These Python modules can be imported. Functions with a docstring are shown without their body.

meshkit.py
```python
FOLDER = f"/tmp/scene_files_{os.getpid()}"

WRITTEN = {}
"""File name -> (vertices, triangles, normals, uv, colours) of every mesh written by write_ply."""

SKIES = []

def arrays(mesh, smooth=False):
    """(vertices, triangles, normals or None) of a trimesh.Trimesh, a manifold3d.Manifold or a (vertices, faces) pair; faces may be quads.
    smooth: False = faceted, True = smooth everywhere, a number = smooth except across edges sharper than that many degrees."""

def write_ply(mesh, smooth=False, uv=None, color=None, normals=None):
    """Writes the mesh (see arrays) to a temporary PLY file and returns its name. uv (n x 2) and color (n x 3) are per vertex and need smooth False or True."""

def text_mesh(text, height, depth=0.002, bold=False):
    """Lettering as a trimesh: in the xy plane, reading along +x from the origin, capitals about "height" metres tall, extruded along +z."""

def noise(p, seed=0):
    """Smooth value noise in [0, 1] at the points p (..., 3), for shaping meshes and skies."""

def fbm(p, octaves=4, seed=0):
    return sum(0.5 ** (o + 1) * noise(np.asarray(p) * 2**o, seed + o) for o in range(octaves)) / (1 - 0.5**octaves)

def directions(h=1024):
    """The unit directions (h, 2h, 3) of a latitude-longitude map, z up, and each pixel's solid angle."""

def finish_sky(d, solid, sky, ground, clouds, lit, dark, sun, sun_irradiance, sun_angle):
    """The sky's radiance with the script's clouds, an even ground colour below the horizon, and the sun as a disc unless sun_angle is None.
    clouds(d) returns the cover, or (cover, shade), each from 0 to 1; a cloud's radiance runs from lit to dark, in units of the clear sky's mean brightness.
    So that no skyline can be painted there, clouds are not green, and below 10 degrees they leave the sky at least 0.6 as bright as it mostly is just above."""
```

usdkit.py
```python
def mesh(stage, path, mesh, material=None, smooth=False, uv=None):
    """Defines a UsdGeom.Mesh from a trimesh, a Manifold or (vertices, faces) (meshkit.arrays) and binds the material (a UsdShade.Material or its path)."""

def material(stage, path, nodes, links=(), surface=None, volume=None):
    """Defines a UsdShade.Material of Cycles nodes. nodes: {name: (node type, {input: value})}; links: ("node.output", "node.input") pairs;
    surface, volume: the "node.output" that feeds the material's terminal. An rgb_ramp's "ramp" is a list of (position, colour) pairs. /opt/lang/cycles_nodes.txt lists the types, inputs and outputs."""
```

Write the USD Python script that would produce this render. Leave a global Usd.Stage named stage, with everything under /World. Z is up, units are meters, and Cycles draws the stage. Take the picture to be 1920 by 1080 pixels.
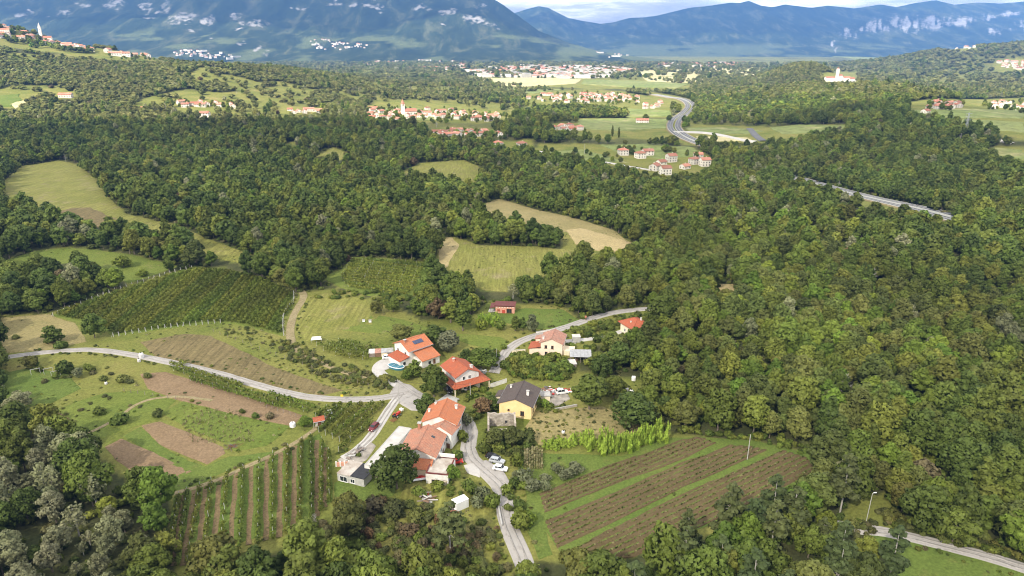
import math
import numpy as np
import trimesh
import shapely
from shapely.geometry import Polygon, LineString
from scipy.spatial import Delaunay
import meshkit
import usdkit
from pxr import Gf, Sdf, Usd, UsdGeom, UsdLux, UsdShade, Vt

stage = Usd.Stage.CreateInMemory()
UsdGeom.SetStageUpAxis(stage, "Z")
UsdGeom.SetStageMetersPerUnit(stage, 1.0)
UsdGeom.Xform.Define(stage, "/World")
LOOKS = "/World/Looks"
UsdGeom.Scope.Define(stage, LOOKS)

# ---------------------------------------------------------------- camera, sky, sun, exposure
FPX, HCAM = 1280.0, 115.0
PITCH = math.radians(19.45)
EXPOSURE = 1.15
SUN_DIR = np.array([-0.42, -0.66, 0.62])
SUN_DIR /= np.linalg.norm(SUN_DIR)
SUN_INTENSITY, SUN_ANGLE, SKY_STRENGTH = 1.2, 1.2, 0.10
CP, SP = math.cos(PITCH), math.sin(PITCH)

cam = UsdGeom.Camera.Define(stage, "/World/camera")
cam.CreateHorizontalApertureAttr(36.0)
cam.CreateVerticalApertureAttr(20.25)
cam.CreateFocalLengthAttr(36.0 * FPX / 1920.0)
cam.CreateClippingRangeAttr(Gf.Vec2f(1.0, 60000.0))
cam.CreateExposureAttr(EXPOSURE)
cm = Gf.Matrix4d(1, 0, 0, 0, 0, SP, CP, 0, 0, -CP, SP, 0, 0, 0, HCAM, 1)
cam.AddTransformOp().Set(cm)

sun_el = math.asin(SUN_DIR[2])
sun_az = math.atan2(SUN_DIR[0], SUN_DIR[1])
usdkit.material(stage, LOOKS + "/sky_air", {
    "tc": ("texture_coordinate", {}),
    "map": ("mapping", {"scale": (3.0, 3.0, 26.0)}),
    "n": ("noise_texture", {"scale": 1.0, "detail": 7.0, "roughness": 0.58, "distortion": 0.35}),
    "r": ("rgb_ramp", {"ramp": [(0.0, (0, 0, 0)), (0.28, (0.38, 0.38, 0.38)), (0.50, (1, 1, 1)), (1.0, (1, 1, 1))]}),
    "map2": ("mapping", {"scale": (5.0, 5.0, 40.0), "location": (3.1, 1.7, 0.4)}),
    "n2": ("noise_texture", {"scale": 1.0, "detail": 6.0, "roughness": 0.6}),
    "cl": ("rgb_ramp", {"ramp": [(0.30, (3.5, 3.5, 3.6)), (0.48, (5.9, 5.7, 5.4)), (0.60, (11.6, 11.2, 10.6))]}),
    "sky": ("sky_texture", {"sky_type": "single_scattering", "sun_disc": False, "sun_elevation": sun_el, "sun_rotation": sun_az,
                             "altitude": 200.0, "air_density": 1.0, "aerosol_density": 1.2, "ozone_density": 1.0}),
    "mix": ("mix_color", {"use_clamp": False}),
    "bg": ("background_shader", {"strength": SKY_STRENGTH}),
}, [("tc.generated", "map.vector"), ("map.vector", "n.vector"), ("n.fac", "r.fac"), ("tc.generated", "map2.vector"), ("map2.vector", "n2.vector"),
    ("n2.fac", "cl.fac"), ("r.color", "mix.fac"), ("sky.color", "mix.a"), ("cl.color", "mix.b"), ("mix.result", "bg.color")], surface="bg.background")
dome = UsdLux.DomeLight.Define(stage, "/World/sky")
UsdShade.MaterialBindingAPI.Apply(dome.GetPrim()).Bind(UsdShade.Material.Get(stage, LOOKS + "/sky_air"))
dome.GetPrim().SetCustomDataByKey("kind", "structure")
sun = UsdLux.DistantLight.Define(stage, "/World/sun")
sun.CreateNormalizeAttr(True)
sun.CreateIntensityAttr(SUN_INTENSITY)
sun.CreateAngleAttr(SUN_ANGLE)
sun.CreateColorAttr(Gf.Vec3f(1.0, 0.92, 0.79))
zz = SUN_DIR
xx = np.cross([0, 0, 1.0], zz); xx /= np.linalg.norm(xx)
yy = np.cross(zz, xx)
sun.AddTransformOp().Set(Gf.Matrix4d(*xx, 0, *yy, 0, *zz, 0, 0, 0, 0, 1))

# ---------------------------------------------------------------- helpers
used_names = {}


def new_path(name, parent="/World"):
    k = (parent, name)
    n = used_names.get(k, 0)
    used_names[k] = n + 1
    return f"{parent}/{name}" + (f"_{n:03d}" if n else "")


def tag(p, label=None, cat=None, group=None, kind=None):
    p = p.GetPrim() if hasattr(p, "GetPrim") else p
    for k, v in (("label", label), ("category", cat), ("group", group), ("kind", kind)):
        if v:
            p.SetCustomDataByKey(k, v)
    return p


def M(name):
    return UsdShade.Material.Get(stage, LOOKS + "/" + name)


def obj(name, mesh, mat, parent=None, smooth=False, label=None, cat=None, group=None, kind=None):
    path = new_path(name, str(parent.GetPath()) if parent is not None else "/World")
    m = usdkit.mesh(stage, path, mesh, M(mat), smooth=smooth)
    tag(m, label, cat, group, kind)
    return m


def xform(name, loc=(0, 0, 0), rot=0.0, label=None, cat=None, group=None, scale=None):
    x = UsdGeom.Xform.Define(stage, new_path(name))
    x.AddTranslateOp().Set(Gf.Vec3d(*map(float, loc)))
    x.AddRotateZOp().Set(float(rot))
    if scale is not None:
        x.AddScaleOp().Set(Gf.Vec3f(*map(float, scale)))
    tag(x, label, cat, group)
    return x


stage.CreateClassPrim("/World/Kinds")


class ClassRoot:
    def __init__(self, name):
        self.x = UsdGeom.Xform.Define(stage, new_path(name, "/World/Kinds"))

    def GetPath(self):
        return self.x.GetPath()


def copy_of(root, name, loc, rot=0.0, scale=None, label=None, cat=None, group=None):
    x = xform(name, loc, rot, label, cat, group, scale)
    p = x.GetPrim()
    p.GetReferences().AddInternalReference(root.GetPath())
    p.SetInstanceable(True)
    return x


def box(sx, sy, sz, at=(0, 0, 0), rz=0.0):
    """A box standing with its base centre at AT."""
    b = trimesh.creation.box([sx, sy, sz])
    b.apply_translation([0, 0, sz / 2])
    if rz:
        b.apply_transform(trimesh.transformations.rotation_matrix(rz, [0, 0, 1]))
    b.apply_translation(at)
    return b


def cat_meshes(ms):
    return trimesh.util.concatenate(ms)


def tube(p, r, sides=5):
    p = np.asarray(p, float)
    r = np.broadcast_to(np.asarray(r, float), (len(p),))
    t = np.gradient(p, axis=0)
    t /= np.linalg.norm(t, axis=1, keepdims=True) + 1e-9
    ref = np.array([0, 0, 1.0]) if abs(t[:, 2]).mean() < 0.9 else np.array([1.0, 0, 0])
    a = np.cross(t, ref); a /= np.linalg.norm(a, axis=1, keepdims=True) + 1e-9
    b = np.cross(t, a)
    ang = np.arange(sides) * 2 * np.pi / sides
    v = p[:, None] + r[:, None, None] * (np.cos(ang)[None, :, None] * a[:, None] + np.sin(ang)[None, :, None] * b[:, None])
    f = []
    for i in range(len(p) - 1):
        for j in range(sides):
            q = [i * sides + j, i * sides + (j + 1) % sides, (i + 1) * sides + (j + 1) % sides, (i + 1) * sides + j]
            f += [[q[0], q[2], q[1]], [q[0], q[3], q[2]]]
    n = len(v.reshape(-1, 3))
    vv = np.vstack([v.reshape(-1, 3), p[0], p[-1]])
    for j in range(sides):
        f.append([n, j, (j + 1) % sides])
        f.append([n + 1, (len(p) - 1) * sides + (j + 1) % sides, (len(p) - 1) * sides + j])
    return trimesh.Trimesh(vv, np.array(f), process=False)


WORDS = "first second third fourth fifth sixth seventh eighth ninth tenth eleventh twelfth thirteenth fourteenth fifteenth sixteenth seventeenth eighteenth nineteenth twentieth".split()
WORDS += ["twenty-" + w for w in WORDS[:9]] + ["thirtieth"] + ["thirty-" + w for w in WORDS[:9]] + ["fortieth"] + ["forty-" + w for w in WORDS[:9]] + ["fiftieth"] + ["fifty-" + w for w in WORDS[:9]] + ["sixtieth"] + ["sixty-" + w for w in WORDS[:9]]


def nth(j, n, end="left", other="right"):
    if n > 1 and j == 0:
        return end + "most"
    if n > 1 and j == n - 1:
        return other + "most"
    return WORDS[j] + " from the " + end


# ---------------------------------------------------------------- the lie of the land
def sstep(t):
    t = np.clip(t, 0, 1)
    return t * t * (3 - 2 * t)


RX = np.array([-3000, -2000, -1400, -1125, -1020, -890, -773, -560, -430, -305, -150, 0])
RZ = np.array([330, 270, 200, 160, 122, 97, 82, 73, 52, 30, 8, 0.0])


def height_exact(x, y):
    x, y = np.asarray(x, float), np.asarray(y, float)
    r = np.hypot(x, y)
    p = np.stack([x, y, 0 * x], -1)
    z = (meshkit.noise(p / 70.0, 3) - 0.5) * 2.2 + (meshkit.noise(p / 190.0, 5) - 0.5) * 5.0 * sstep((r - 180) / 200)
    z += (meshkit.noise(p / 330.0, 8) - 0.5) * 26.0 * sstep((r - 330) / 300) * (1 - 0.75 * sstep((r - 1000) / 700))
    z *= 1 - sstep((r - 2000) / 1500) * 0.8
    # the wooded ridge with the church village, on the left
    zr = np.interp(x, RX, RZ)
    up = sstep((y - 620) / 900)
    down = 1 - sstep((y - 1560) / 900)
    z += zr * np.where(y < 1540, up, down) * (1 + 0.16 * (meshkit.noise(p / 150.0, 21) - 0.5))
    # wooded hill with the castle on the right, a knoll behind it, the long hill beyond
    z += 44 * np.exp(-((x - 690) / 190) ** 2 - ((y - 1400) / 330) ** 2)
    z += 26 * np.exp(-((x - 560) / 170) ** 2 - ((y - 900) / 260) ** 2)
    z += 64 * np.exp(-((x - 905) / 120) ** 2 - ((y - 2220) / 190) ** 2)
    z += 150 * np.exp(-((x - 3150) / 820) ** 2 - ((y - 3900) / 700) ** 2) + 55 * np.exp(-((x - 2350) / 330) ** 2 - ((y - 3700) / 450) ** 2)
    z += 26 * (meshkit.fbm(p / 420.0, 3, 31) - 0.5) * np.exp(-((x - 2900) / 1000) ** 2 - ((y - 3800) / 800) ** 2)
    # a low sunlit knoll left of the town
    z += 26 * np.exp(-((x + 520) / 130) ** 2 - ((y - 2350) / 150) ** 2)
    return z


# the land as sampled by the ground sheet; everything else stands on the same samples
NR, NA, R0, R1, AMAX = 430, 330, 28.0, 9500.0, math.radians(58)
GR = R0 * (R1 / R0) ** (np.arange(NR) / (NR - 1.0))
GA = np.linspace(-AMAX, AMAX, NA)
GRR, GAA = np.meshgrid(GR, GA, indexing="ij")
GX, GY = GRR * np.sin(GAA), GRR * np.cos(GAA) - 8
GZ = height_exact(GX.ravel(), GY.ravel()).reshape(NR, NA)


def height(x, y):
    x, y = np.asarray(x, float), np.asarray(y, float) + 8
    r = np.clip(np.hypot(x, y), R0, R1 * 0.9999)
    u = np.clip(np.log(r / R0) / math.log(R1 / R0) * (NR - 1), 0, NR - 1.001)
    v = np.clip((np.arctan2(x, y) + AMAX) / (2 * AMAX) * (NA - 1), 0, NA - 1.001)
    i, j = u.astype(int), v.astype(int)
    u, v = u - i, v - j
    return (GZ[i, j] * (1 - u) + GZ[i + 1, j] * u) * (1 - v) + (GZ[i, j + 1] * (1 - u) + GZ[i + 1, j + 1] * u) * v


def ray(px, py):
    px, py = np.asarray(px, float), np.asarray(py, float)
    dx, dy = (px - 960) / FPX, (540 - py) / FPX
    return np.stack([dx, CP + dy * SP, -SP + dy * CP], -1)


def at(px, py):
    """Where the sight line through a pixel of the photograph meets the land: (n, 3)."""
    px, py = np.atleast_1d(np.asarray(px, float)), np.atleast_1d(np.asarray(py, float))
    d = ray(px, py)
    ts = 45 * 1.022 ** np.arange(246)
    q = d[:, None] * ts[None, :, None]
    below = HCAM + q[..., 2] < height(q[..., 0], q[..., 1])
    first = np.where(below.any(1), below.argmax(1), len(ts) - 1)
    hi, lo = ts[first].copy(), ts[np.maximum(first - 1, 0)].copy()
    for _ in range(14):
        mid = (lo + hi) / 2
        q = d * mid[:, None]
        below = HCAM + q[:, 2] < height(q[:, 0], q[:, 1])
        hi = np.where(below, mid, hi)
        lo = np.where(below, lo, mid)
    q = d * hi[:, None]
    return np.column_stack([q[:, 0], q[:, 1], height(q[:, 0], q[:, 1])])


def on_plane(px, py, z):
    d = ray(px, py)
    t = (z - HCAM) / d[..., 2]
    return np.array([d[..., 0] * t, d[..., 1] * t]).T


def to_px(p):
    p = np.asarray(p, float) - [0, 0, HCAM]
    zc = p[..., 1] * CP - p[..., 2] * SP
    yc = p[..., 1] * SP + p[..., 2] * CP
    zc = np.where(zc < 1, 1, zc)
    return 960 + FPX * p[..., 0] / zc, 540 - FPX * yc / zc, zc


def G(px, py):
    return at([px], [py])[0]


def ground(x, y):
    return float(height(np.array([x]), np.array([y]))[0])


# ---------------------------------------------------------------- materials
def plain(name, color, rough=0.7, vary=0.12, scale=3.0, bump=0.0, bscale=None, metallic=0.0, spec=0.3, color2=None, detail=5.0, per=0.0):
    c = np.array(color, float)
    c2 = np.array(color2, float) if color2 is not None else c * (1 + vary)
    c1 = c if color2 is not None else c * (1 - vary)
    nodes = {"g": ("geometry", {}), "n": ("noise_texture", {"scale": scale, "detail": detail, "roughness": 0.62}),
             "r": ("rgb_ramp", {"ramp": [(0.3, c1), (0.7, c2)]}),
             "p": ("principled_bsdf", {"roughness": rough, "metallic": metallic, "specular_ior_level": spec})}
    links = [("g.position", "n.vector"), ("n.fac", "r.fac")]
    out = "r.color"
    if per:
        nodes |= {"oi": ("object_info", {}), "mr": ("map_range", {"to_min": 1 - per, "to_max": 1 + per}), "h": ("hsv", {})}
        links += [("oi.random", "mr.value"), ("mr.result", "h.value"), ("r.color", "h.color")]
        out = "h.color"
    links.append((out, "p.base_color"))
    if bump:
        nodes["n2"] = ("noise_texture", {"scale": bscale or scale * 4, "detail": 4.0})
        nodes["b"] = ("bump", {"strength": 0.8, "distance": bump})
        links += [("g.position", "n2.vector"), ("n2.fac", "b.height"), ("b.normal", "p.normal")]
    usdkit.material(stage, LOOKS + "/" + name, nodes, links, surface="p.BSDF")


def leafy(name, ramp, trans=0.3, hue=0.016, val=0.3, area=0.012, area_amt=0.2, clump=0.9):
    k = {"leaf_deep": (2.60, 2.20, 1.20), "leaf_mid": (2.20, 1.88, 1.08), "leaf_olive": (1.36, 1.50, 0.95), "leaf_fresh": (1.7, 1.55, 1.0), "leaf_vine": (1.95, 1.62, 1.1), "leaf_bamboo": (2.9, 2.1, 2.4), "leaf_pine": (1.4, 1.4, 1.1)}.get(name, (1.1, 1.1, 1.0))
    ramp = [(t, tuple(np.array(c) * k)) for t, c in ramp]
    """Foliage: the tone varies from plant to plant, over patches of the wood and from clump to clump."""
    nodes = {"oi": ("object_info", {}), "g": ("geometry", {}), "r": ("rgb_ramp", {"ramp": ramp}),
             "n": ("noise_texture", {"scale": area, "detail": 3.0}), "nf": ("map_range", {"from_min": 0.3, "from_max": 0.7, "to_min": 1 - area_amt, "to_max": 1 + area_amt}),
             "c": ("noise_texture", {"scale": clump, "detail": 2.0}), "cf": ("map_range", {"from_min": 0.25, "from_max": 0.75, "to_min": 0.62, "to_max": 1.38}),
             "m": ("math", {"math_type": "multiply"}), "m2": ("math", {"math_type": "multiply"}),
             "wn": ("white_noise_texture", {"dimensions": "1D"}), "vf": ("map_range", {"to_min": 1 - val, "to_max": 1 + val}),
             "hf": ("map_range", {"to_min": 0.5 - hue, "to_max": 0.5 + hue}),
             "h": ("hsv", {"saturation": 1.0}),
             "d": ("principled_bsdf", {"roughness": 0.62, "specular_ior_level": 0.25}), "t": ("translucent_bsdf", {}), "mx": ("mix_closure", {"fac": trans})}
    links = [("oi.random", "r.fac"), ("g.position", "n.vector"), ("n.fac", "nf.value"), ("g.position", "c.vector"), ("c.fac", "cf.value"),
             ("nf.result", "m.value1"), ("cf.result", "m.value2"), ("oi.random", "wn.w"), ("wn.value", "vf.value"), ("m.value", "m2.value1"), ("vf.result", "m2.value2"),
             ("m2.value", "h.value"), ("n.fac", "hf.value"), ("hf.result", "h.hue"), ("r.color", "h.color"), ("h.color", "d.base_color"), ("h.color", "t.color"),
             ("d.BSDF", "mx.closure1"), ("t.BSDF", "mx.closure2")]
    usdkit.material(stage, LOOKS + "/" + name, nodes, links, surface="mx.closure")


leafy("leaf_deep", [(0, (0.030, 0.052, 0.018)), (0.5, (0.042, 0.068, 0.020)), (1, (0.060, 0.082, 0.026))])
leafy("leaf_mid", [(0, (0.046, 0.076, 0.020)), (0.5, (0.064, 0.094, 0.025)), (1, (0.088, 0.108, 0.032))])
leafy("leaf_olive", [(0, (0.072, 0.084, 0.028)), (0.5, (0.094, 0.100, 0.036)), (1, (0.120, 0.112, 0.042))])
leafy("leaf_fresh", [(0, (0.065, 0.115, 0.022)), (0.5, (0.088, 0.135, 0.026)), (1, (0.125, 0.150, 0.032))])
leafy("leaf_pale", [(0, (0.190, 0.205, 0.105)), (0.5, (0.225, 0.230, 0.125)), (1, (0.245, 0.240, 0.145))], val=0.2)
leafy("leaf_hill", [(0, (0.120, 0.140, 0.042)), (0.5, (0.165, 0.178, 0.055)), (1, (0.215, 0.212, 0.075))], val=0.25)  # lit foliage copy: sun on the far hillside is put into the leaf colour
leafy("leaf_silver", [(0, (0.140, 0.158, 0.080)), (1, (0.190, 0.200, 0.118))], val=0.15)
leafy("leaf_rust", [(0, (0.150, 0.090, 0.045)), (0.5, (0.140, 0.105, 0.052)), (1, (0.130, 0.112, 0.060))], val=0.2)
leafy("leaf_yellow", [(0, (0.130, 0.135, 0.030)), (1, (0.170, 0.165, 0.040))], val=0.15)
leafy("leaf_bamboo", [(0, (0.095, 0.190, 0.020)), (1, (0.125, 0.230, 0.028))], val=0.15)
leafy("leaf_vine", [(0, (0.060, 0.100, 0.020)), (0.5, (0.075, 0.112, 0.022)), (1, (0.095, 0.120, 0.026))], val=0.12, area=0.03, area_amt=0.3)
leafy("leaf_weed", [(0, (0.090, 0.100, 0.035)), (0.5, (0.110, 0.125, 0.040)), (1, (0.160, 0.140, 0.065))], val=0.25)
leafy("leaf_pine", [(0, (0.055, 0.078, 0.030)), (1, (0.085, 0.098, 0.038))], val=0.15)
leafy("leaf_maize", [(0, (0.230, 0.220, 0.100)), (1, (0.300, 0.265, 0.150))], val=0.15)
plain("bark", (0.16, 0.13, 0.10), 0.9, 0.3, 2.0)
plain("bark_grey", (0.36, 0.34, 0.30), 0.9, 0.2, 2.0)


def grassy(name, a, b, c, scale=0.05, fine=1.1, dry=0.5, bump=0.25, streak=None, fvar=0.42):
    """Open ground: tone a to b in broad patches, with c in the drier spots."""
    nodes = {"g": ("geometry", {}), "n1": ("noise_texture", {"scale": scale, "detail": 6.0, "roughness": 0.6, "distortion": 0.4}), "n2": ("noise_texture", {"scale": fine, "detail": 6.0, "roughness": 0.7}),
             "n3": ("noise_texture", {"scale": scale * 3.1, "detail": 5.0, "roughness": 0.62}),
             "r1": ("rgb_ramp", {"ramp": [(0.32, a), (0.66, b)]}), "r3": ("rgb_ramp", {"ramp": [(dry, (0, 0, 0)), (dry + 0.16, (1, 1, 1))]}),
             "mx": ("mix_color", {"b": c}), "vf": ("map_range", {"from_min": 0.25, "from_max": 0.75, "to_min": 1 - fvar, "to_max": 1 + fvar}), "h": ("hsv", {}),
             "b": ("bump", {"strength": 0.7, "distance": bump}), "p": ("principled_bsdf", {"roughness": 0.9, "specular_ior_level": 0.1})}
    links = [("g.position", "n1.vector"), ("g.position", "n2.vector"), ("g.position", "n3.vector"), ("n1.fac", "r1.fac"), ("n3.fac", "r3.fac"), ("r1.color", "mx.a"), ("r3.color", "mx.fac"),
             ("n2.fac", "vf.value"), ("vf.result", "h.value"), ("mx.result", "h.color"), ("h.color", "p.base_color"), ("n2.fac", "b.height"), ("b.normal", "p.normal")]
    if streak is not None:
        nodes |= {"sm": ("mapping", {"rotation": (0, 0, streak), "scale": (0.9, 0.07, 1)}), "sn": ("noise_texture", {"scale": 1.0, "detail": 3.0}),
                  "sf": ("map_range", {"from_min": 0.3, "from_max": 0.7, "to_min": 0.76, "to_max": 1.24}), "sh": ("hsv", {})}
        links = [l for l in links if l != ("h.color", "p.base_color")] + [("g.position", "sm.vector"), ("sm.vector", "sn.vector"), ("sn.fac", "sf.value"), ("sf.result", "sh.value"), ("h.color", "sh.color"), ("sh.color", "p.base_color")]
    usdkit.material(stage, LOOKS + "/" + name, nodes, links, surface="p.BSDF")


grassy("grass_meadow", (0.165, 0.172, 0.038), (0.212, 0.202, 0.056), (0.225, 0.195, 0.090), 0.03, 1.0, 0.56, streak=0.9)
grassy("grass_fresh", (0.108, 0.145, 0.027), (0.148, 0.175, 0.036), (0.195, 0.180, 0.068), 0.05, 1.2, 0.62)
grassy("grass_lawn", (0.094, 0.138, 0.027), (0.122, 0.158, 0.034), (0.155, 0.160, 0.045), 0.05, 1.5, 0.58)
grassy("grass_dry", (0.225, 0.195, 0.080), (0.285, 0.235, 0.105), (0.150, 0.155, 0.060), 0.05, 1.0, 0.6)
grassy("grass_straw", (0.330, 0.270, 0.130), (0.390, 0.310, 0.155), (0.180, 0.170, 0.075), 0.07, 0.9, 0.62)
grassy("grass_valley", (0.150, 0.190, 0.055), (0.200, 0.220, 0.080), (0.300, 0.270, 0.130), 0.006, 0.08, 0.56)
grassy("stubble", (0.400, 0.370, 0.190), (0.450, 0.400, 0.220), (0.240, 0.260, 0.110), 0.008, 0.06, 0.6)
grassy("soil_brown", (0.200, 0.138, 0.078), (0.235, 0.165, 0.096), (0.175, 0.128, 0.068), 0.08, 1.4, 0.6)
grassy("soil_plough", (0.101, 0.074, 0.036), (0.130, 0.096, 0.047), (0.158, 0.128, 0.062), 0.06, 1.6, 0.6)
grassy("soil_green", (0.150, 0.122, 0.054), (0.178, 0.140, 0.066), (0.125, 0.098, 0.048), 0.05, 0.9, 0.58, streak=1.0)
grassy("soil_row", (0.163, 0.118, 0.061), (0.192, 0.140, 0.072), (0.106, 0.120, 0.034), 0.2, 1.4, 0.58)
grassy("gravel", (0.420, 0.400, 0.370), (0.500, 0.480, 0.445), (0.340, 0.320, 0.280), 0.2, 2.5, 0.62, 0.04, fvar=0.14)
grassy("asphalt_pale", (0.330, 0.308, 0.280), (0.390, 0.365, 0.335), (0.270, 0.250, 0.225), 0.16, 2.0, 0.55, 0.01, fvar=0.09)
grassy("dirt_path", (0.230, 0.185, 0.099), (0.288, 0.240, 0.133), (0.154, 0.150, 0.053), 0.15, 1.4, 0.55, 0.1)
grassy("asphalt_far", (0.130, 0.130, 0.132), (0.160, 0.160, 0.160), (0.110, 0.110, 0.110), 0.05, 0.3, 0.6, 0.01, fvar=0.1)
grassy("asphalt_worn", (0.285, 0.265, 0.240), (0.350, 0.328, 0.298), (0.235, 0.220, 0.195), 0.3, 2.0, 0.5, 0.01, fvar=0.12)
plain("line_white", (0.50, 0.50, 0.47), 0.6, 0.05)
plain("concrete", (0.42, 0.41, 0.38), 0.85, 0.16, 1.2, 0.01)
plain("concrete_dirty", (0.30, 0.27, 0.23), 0.9, 0.4, 0.5, 0.01)


# the ground: grass where it is open, leaf litter under the woods (mask "cover")
usdkit.material(stage, LOOKS + "/ground", {
    "g": ("geometry", {}), "a": ("attribute", {"attribute": "cover"}),
    "n1": ("noise_texture", {"scale": 0.028, "detail": 6.0, "roughness": 0.6, "distortion": 0.5}), "n2": ("noise_texture", {"scale": 1.1, "detail": 6.0, "roughness": 0.7}), "n3": ("noise_texture", {"scale": 0.10, "detail": 5.0}),
    "r1": ("rgb_ramp", {"ramp": [(0.28, (0.095, 0.125, 0.022)), (0.42, (0.145, 0.160, 0.036)), (0.60, (0.190, 0.185, 0.048)), (0.78, (0.265, 0.215, 0.085))]}),
    "r2": ("rgb_ramp", {"ramp": [(0.3, (0.042, 0.052, 0.018)), (0.7, (0.085, 0.085, 0.034))]}),
    "mx": ("mix_color", {}), "vf": ("map_range", {"from_min": 0.25, "from_max": 0.75, "to_min": 0.58, "to_max": 1.42}), "h": ("hsv", {}),
    "b": ("bump", {"strength": 0.7, "distance": 0.3}), "p": ("principled_bsdf", {"roughness": 0.9, "specular_ior_level": 0.1})},
    [("g.position", "n1.vector"), ("g.position", "n2.vector"), ("g.position", "n3.vector"), ("n1.fac", "r1.fac"), ("n3.fac", "r2.fac"), ("a.fac", "mx.fac"), ("r1.color", "mx.a"), ("r2.color", "mx.b"),
     ("n2.fac", "vf.value"), ("vf.result", "h.value"), ("mx.result", "h.color"), ("h.color", "p.base_color"), ("n2.fac", "b.height"), ("b.normal", "p.normal")], surface="p.BSDF")

# mountains: woods, meadows with some sunlit tone painted in, pale limestone where it is steep
usdkit.material(stage, LOOKS + "/mountain", {
    "g": ("geometry", {}), "rk": ("attribute", {"attribute": "rock"}), "md": ("attribute", {"attribute": "meadow"}),
    "mp1": ("mapping", {"scale": (0.0055, 0.0018, 0.0022)}), "n1": ("noise_texture", {"scale": 1.0, "detail": 9.0, "roughness": 0.66, "distortion": 0.6}), "n2": ("noise_texture", {"scale": 0.03, "detail": 6.0, "roughness": 0.7}),
    "mp": ("mapping", {"scale": (0.017, 0.017, 0.007)}), "n4": ("noise_texture", {"scale": 1.0, "detail": 9.0, "roughness": 0.68}),
    "r1": ("rgb_ramp", {"ramp": [(0.32, (0.020, 0.034, 0.016)), (0.52, (0.044, 0.064, 0.026)), (0.66, (0.135, 0.145, 0.070))]}),
    "r4": ("rgb_ramp", {"ramp": [(0.2, (0.26, 0.25, 0.235)), (0.8, (0.58, 0.55, 0.51))]}),
    "s": ("math", {"math_type": "add"}), "rr": ("rgb_ramp", {"ramp": [(0.43, (0, 0, 0)), (0.57, (1, 1, 1))]}), "sc": ("math", {"math_type": "multiply", "value2": 0.5}),
    "mm": ("mix_color", {"b": (0.16, 0.19, 0.075)}), "mx": ("mix_color", {}),
    "b": ("bump", {"strength": 1.0, "distance": 45.0}), "p": ("principled_bsdf", {"roughness": 0.95, "specular_ior_level": 0.05})},
    [("g.position", "mp1.vector"), ("mp1.vector", "n1.vector"), ("g.position", "n2.vector"), ("g.position", "mp.vector"), ("mp.vector", "n4.vector"), ("n1.fac", "r1.fac"), ("n2.fac", "r4.fac"),
     ("rk.fac", "s.value1"), ("n4.fac", "s.value2"), ("s.value", "sc.value1"), ("sc.value", "rr.fac"), ("r1.color", "mm.a"), ("md.fac", "mm.fac"),
     ("mm.result", "mx.a"), ("r4.color", "mx.b"), ("rr.color", "mx.fac"), ("mx.result", "p.base_color"), ("n2.fac", "b.height"), ("b.normal", "p.normal")], surface="p.BSDF")


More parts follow.
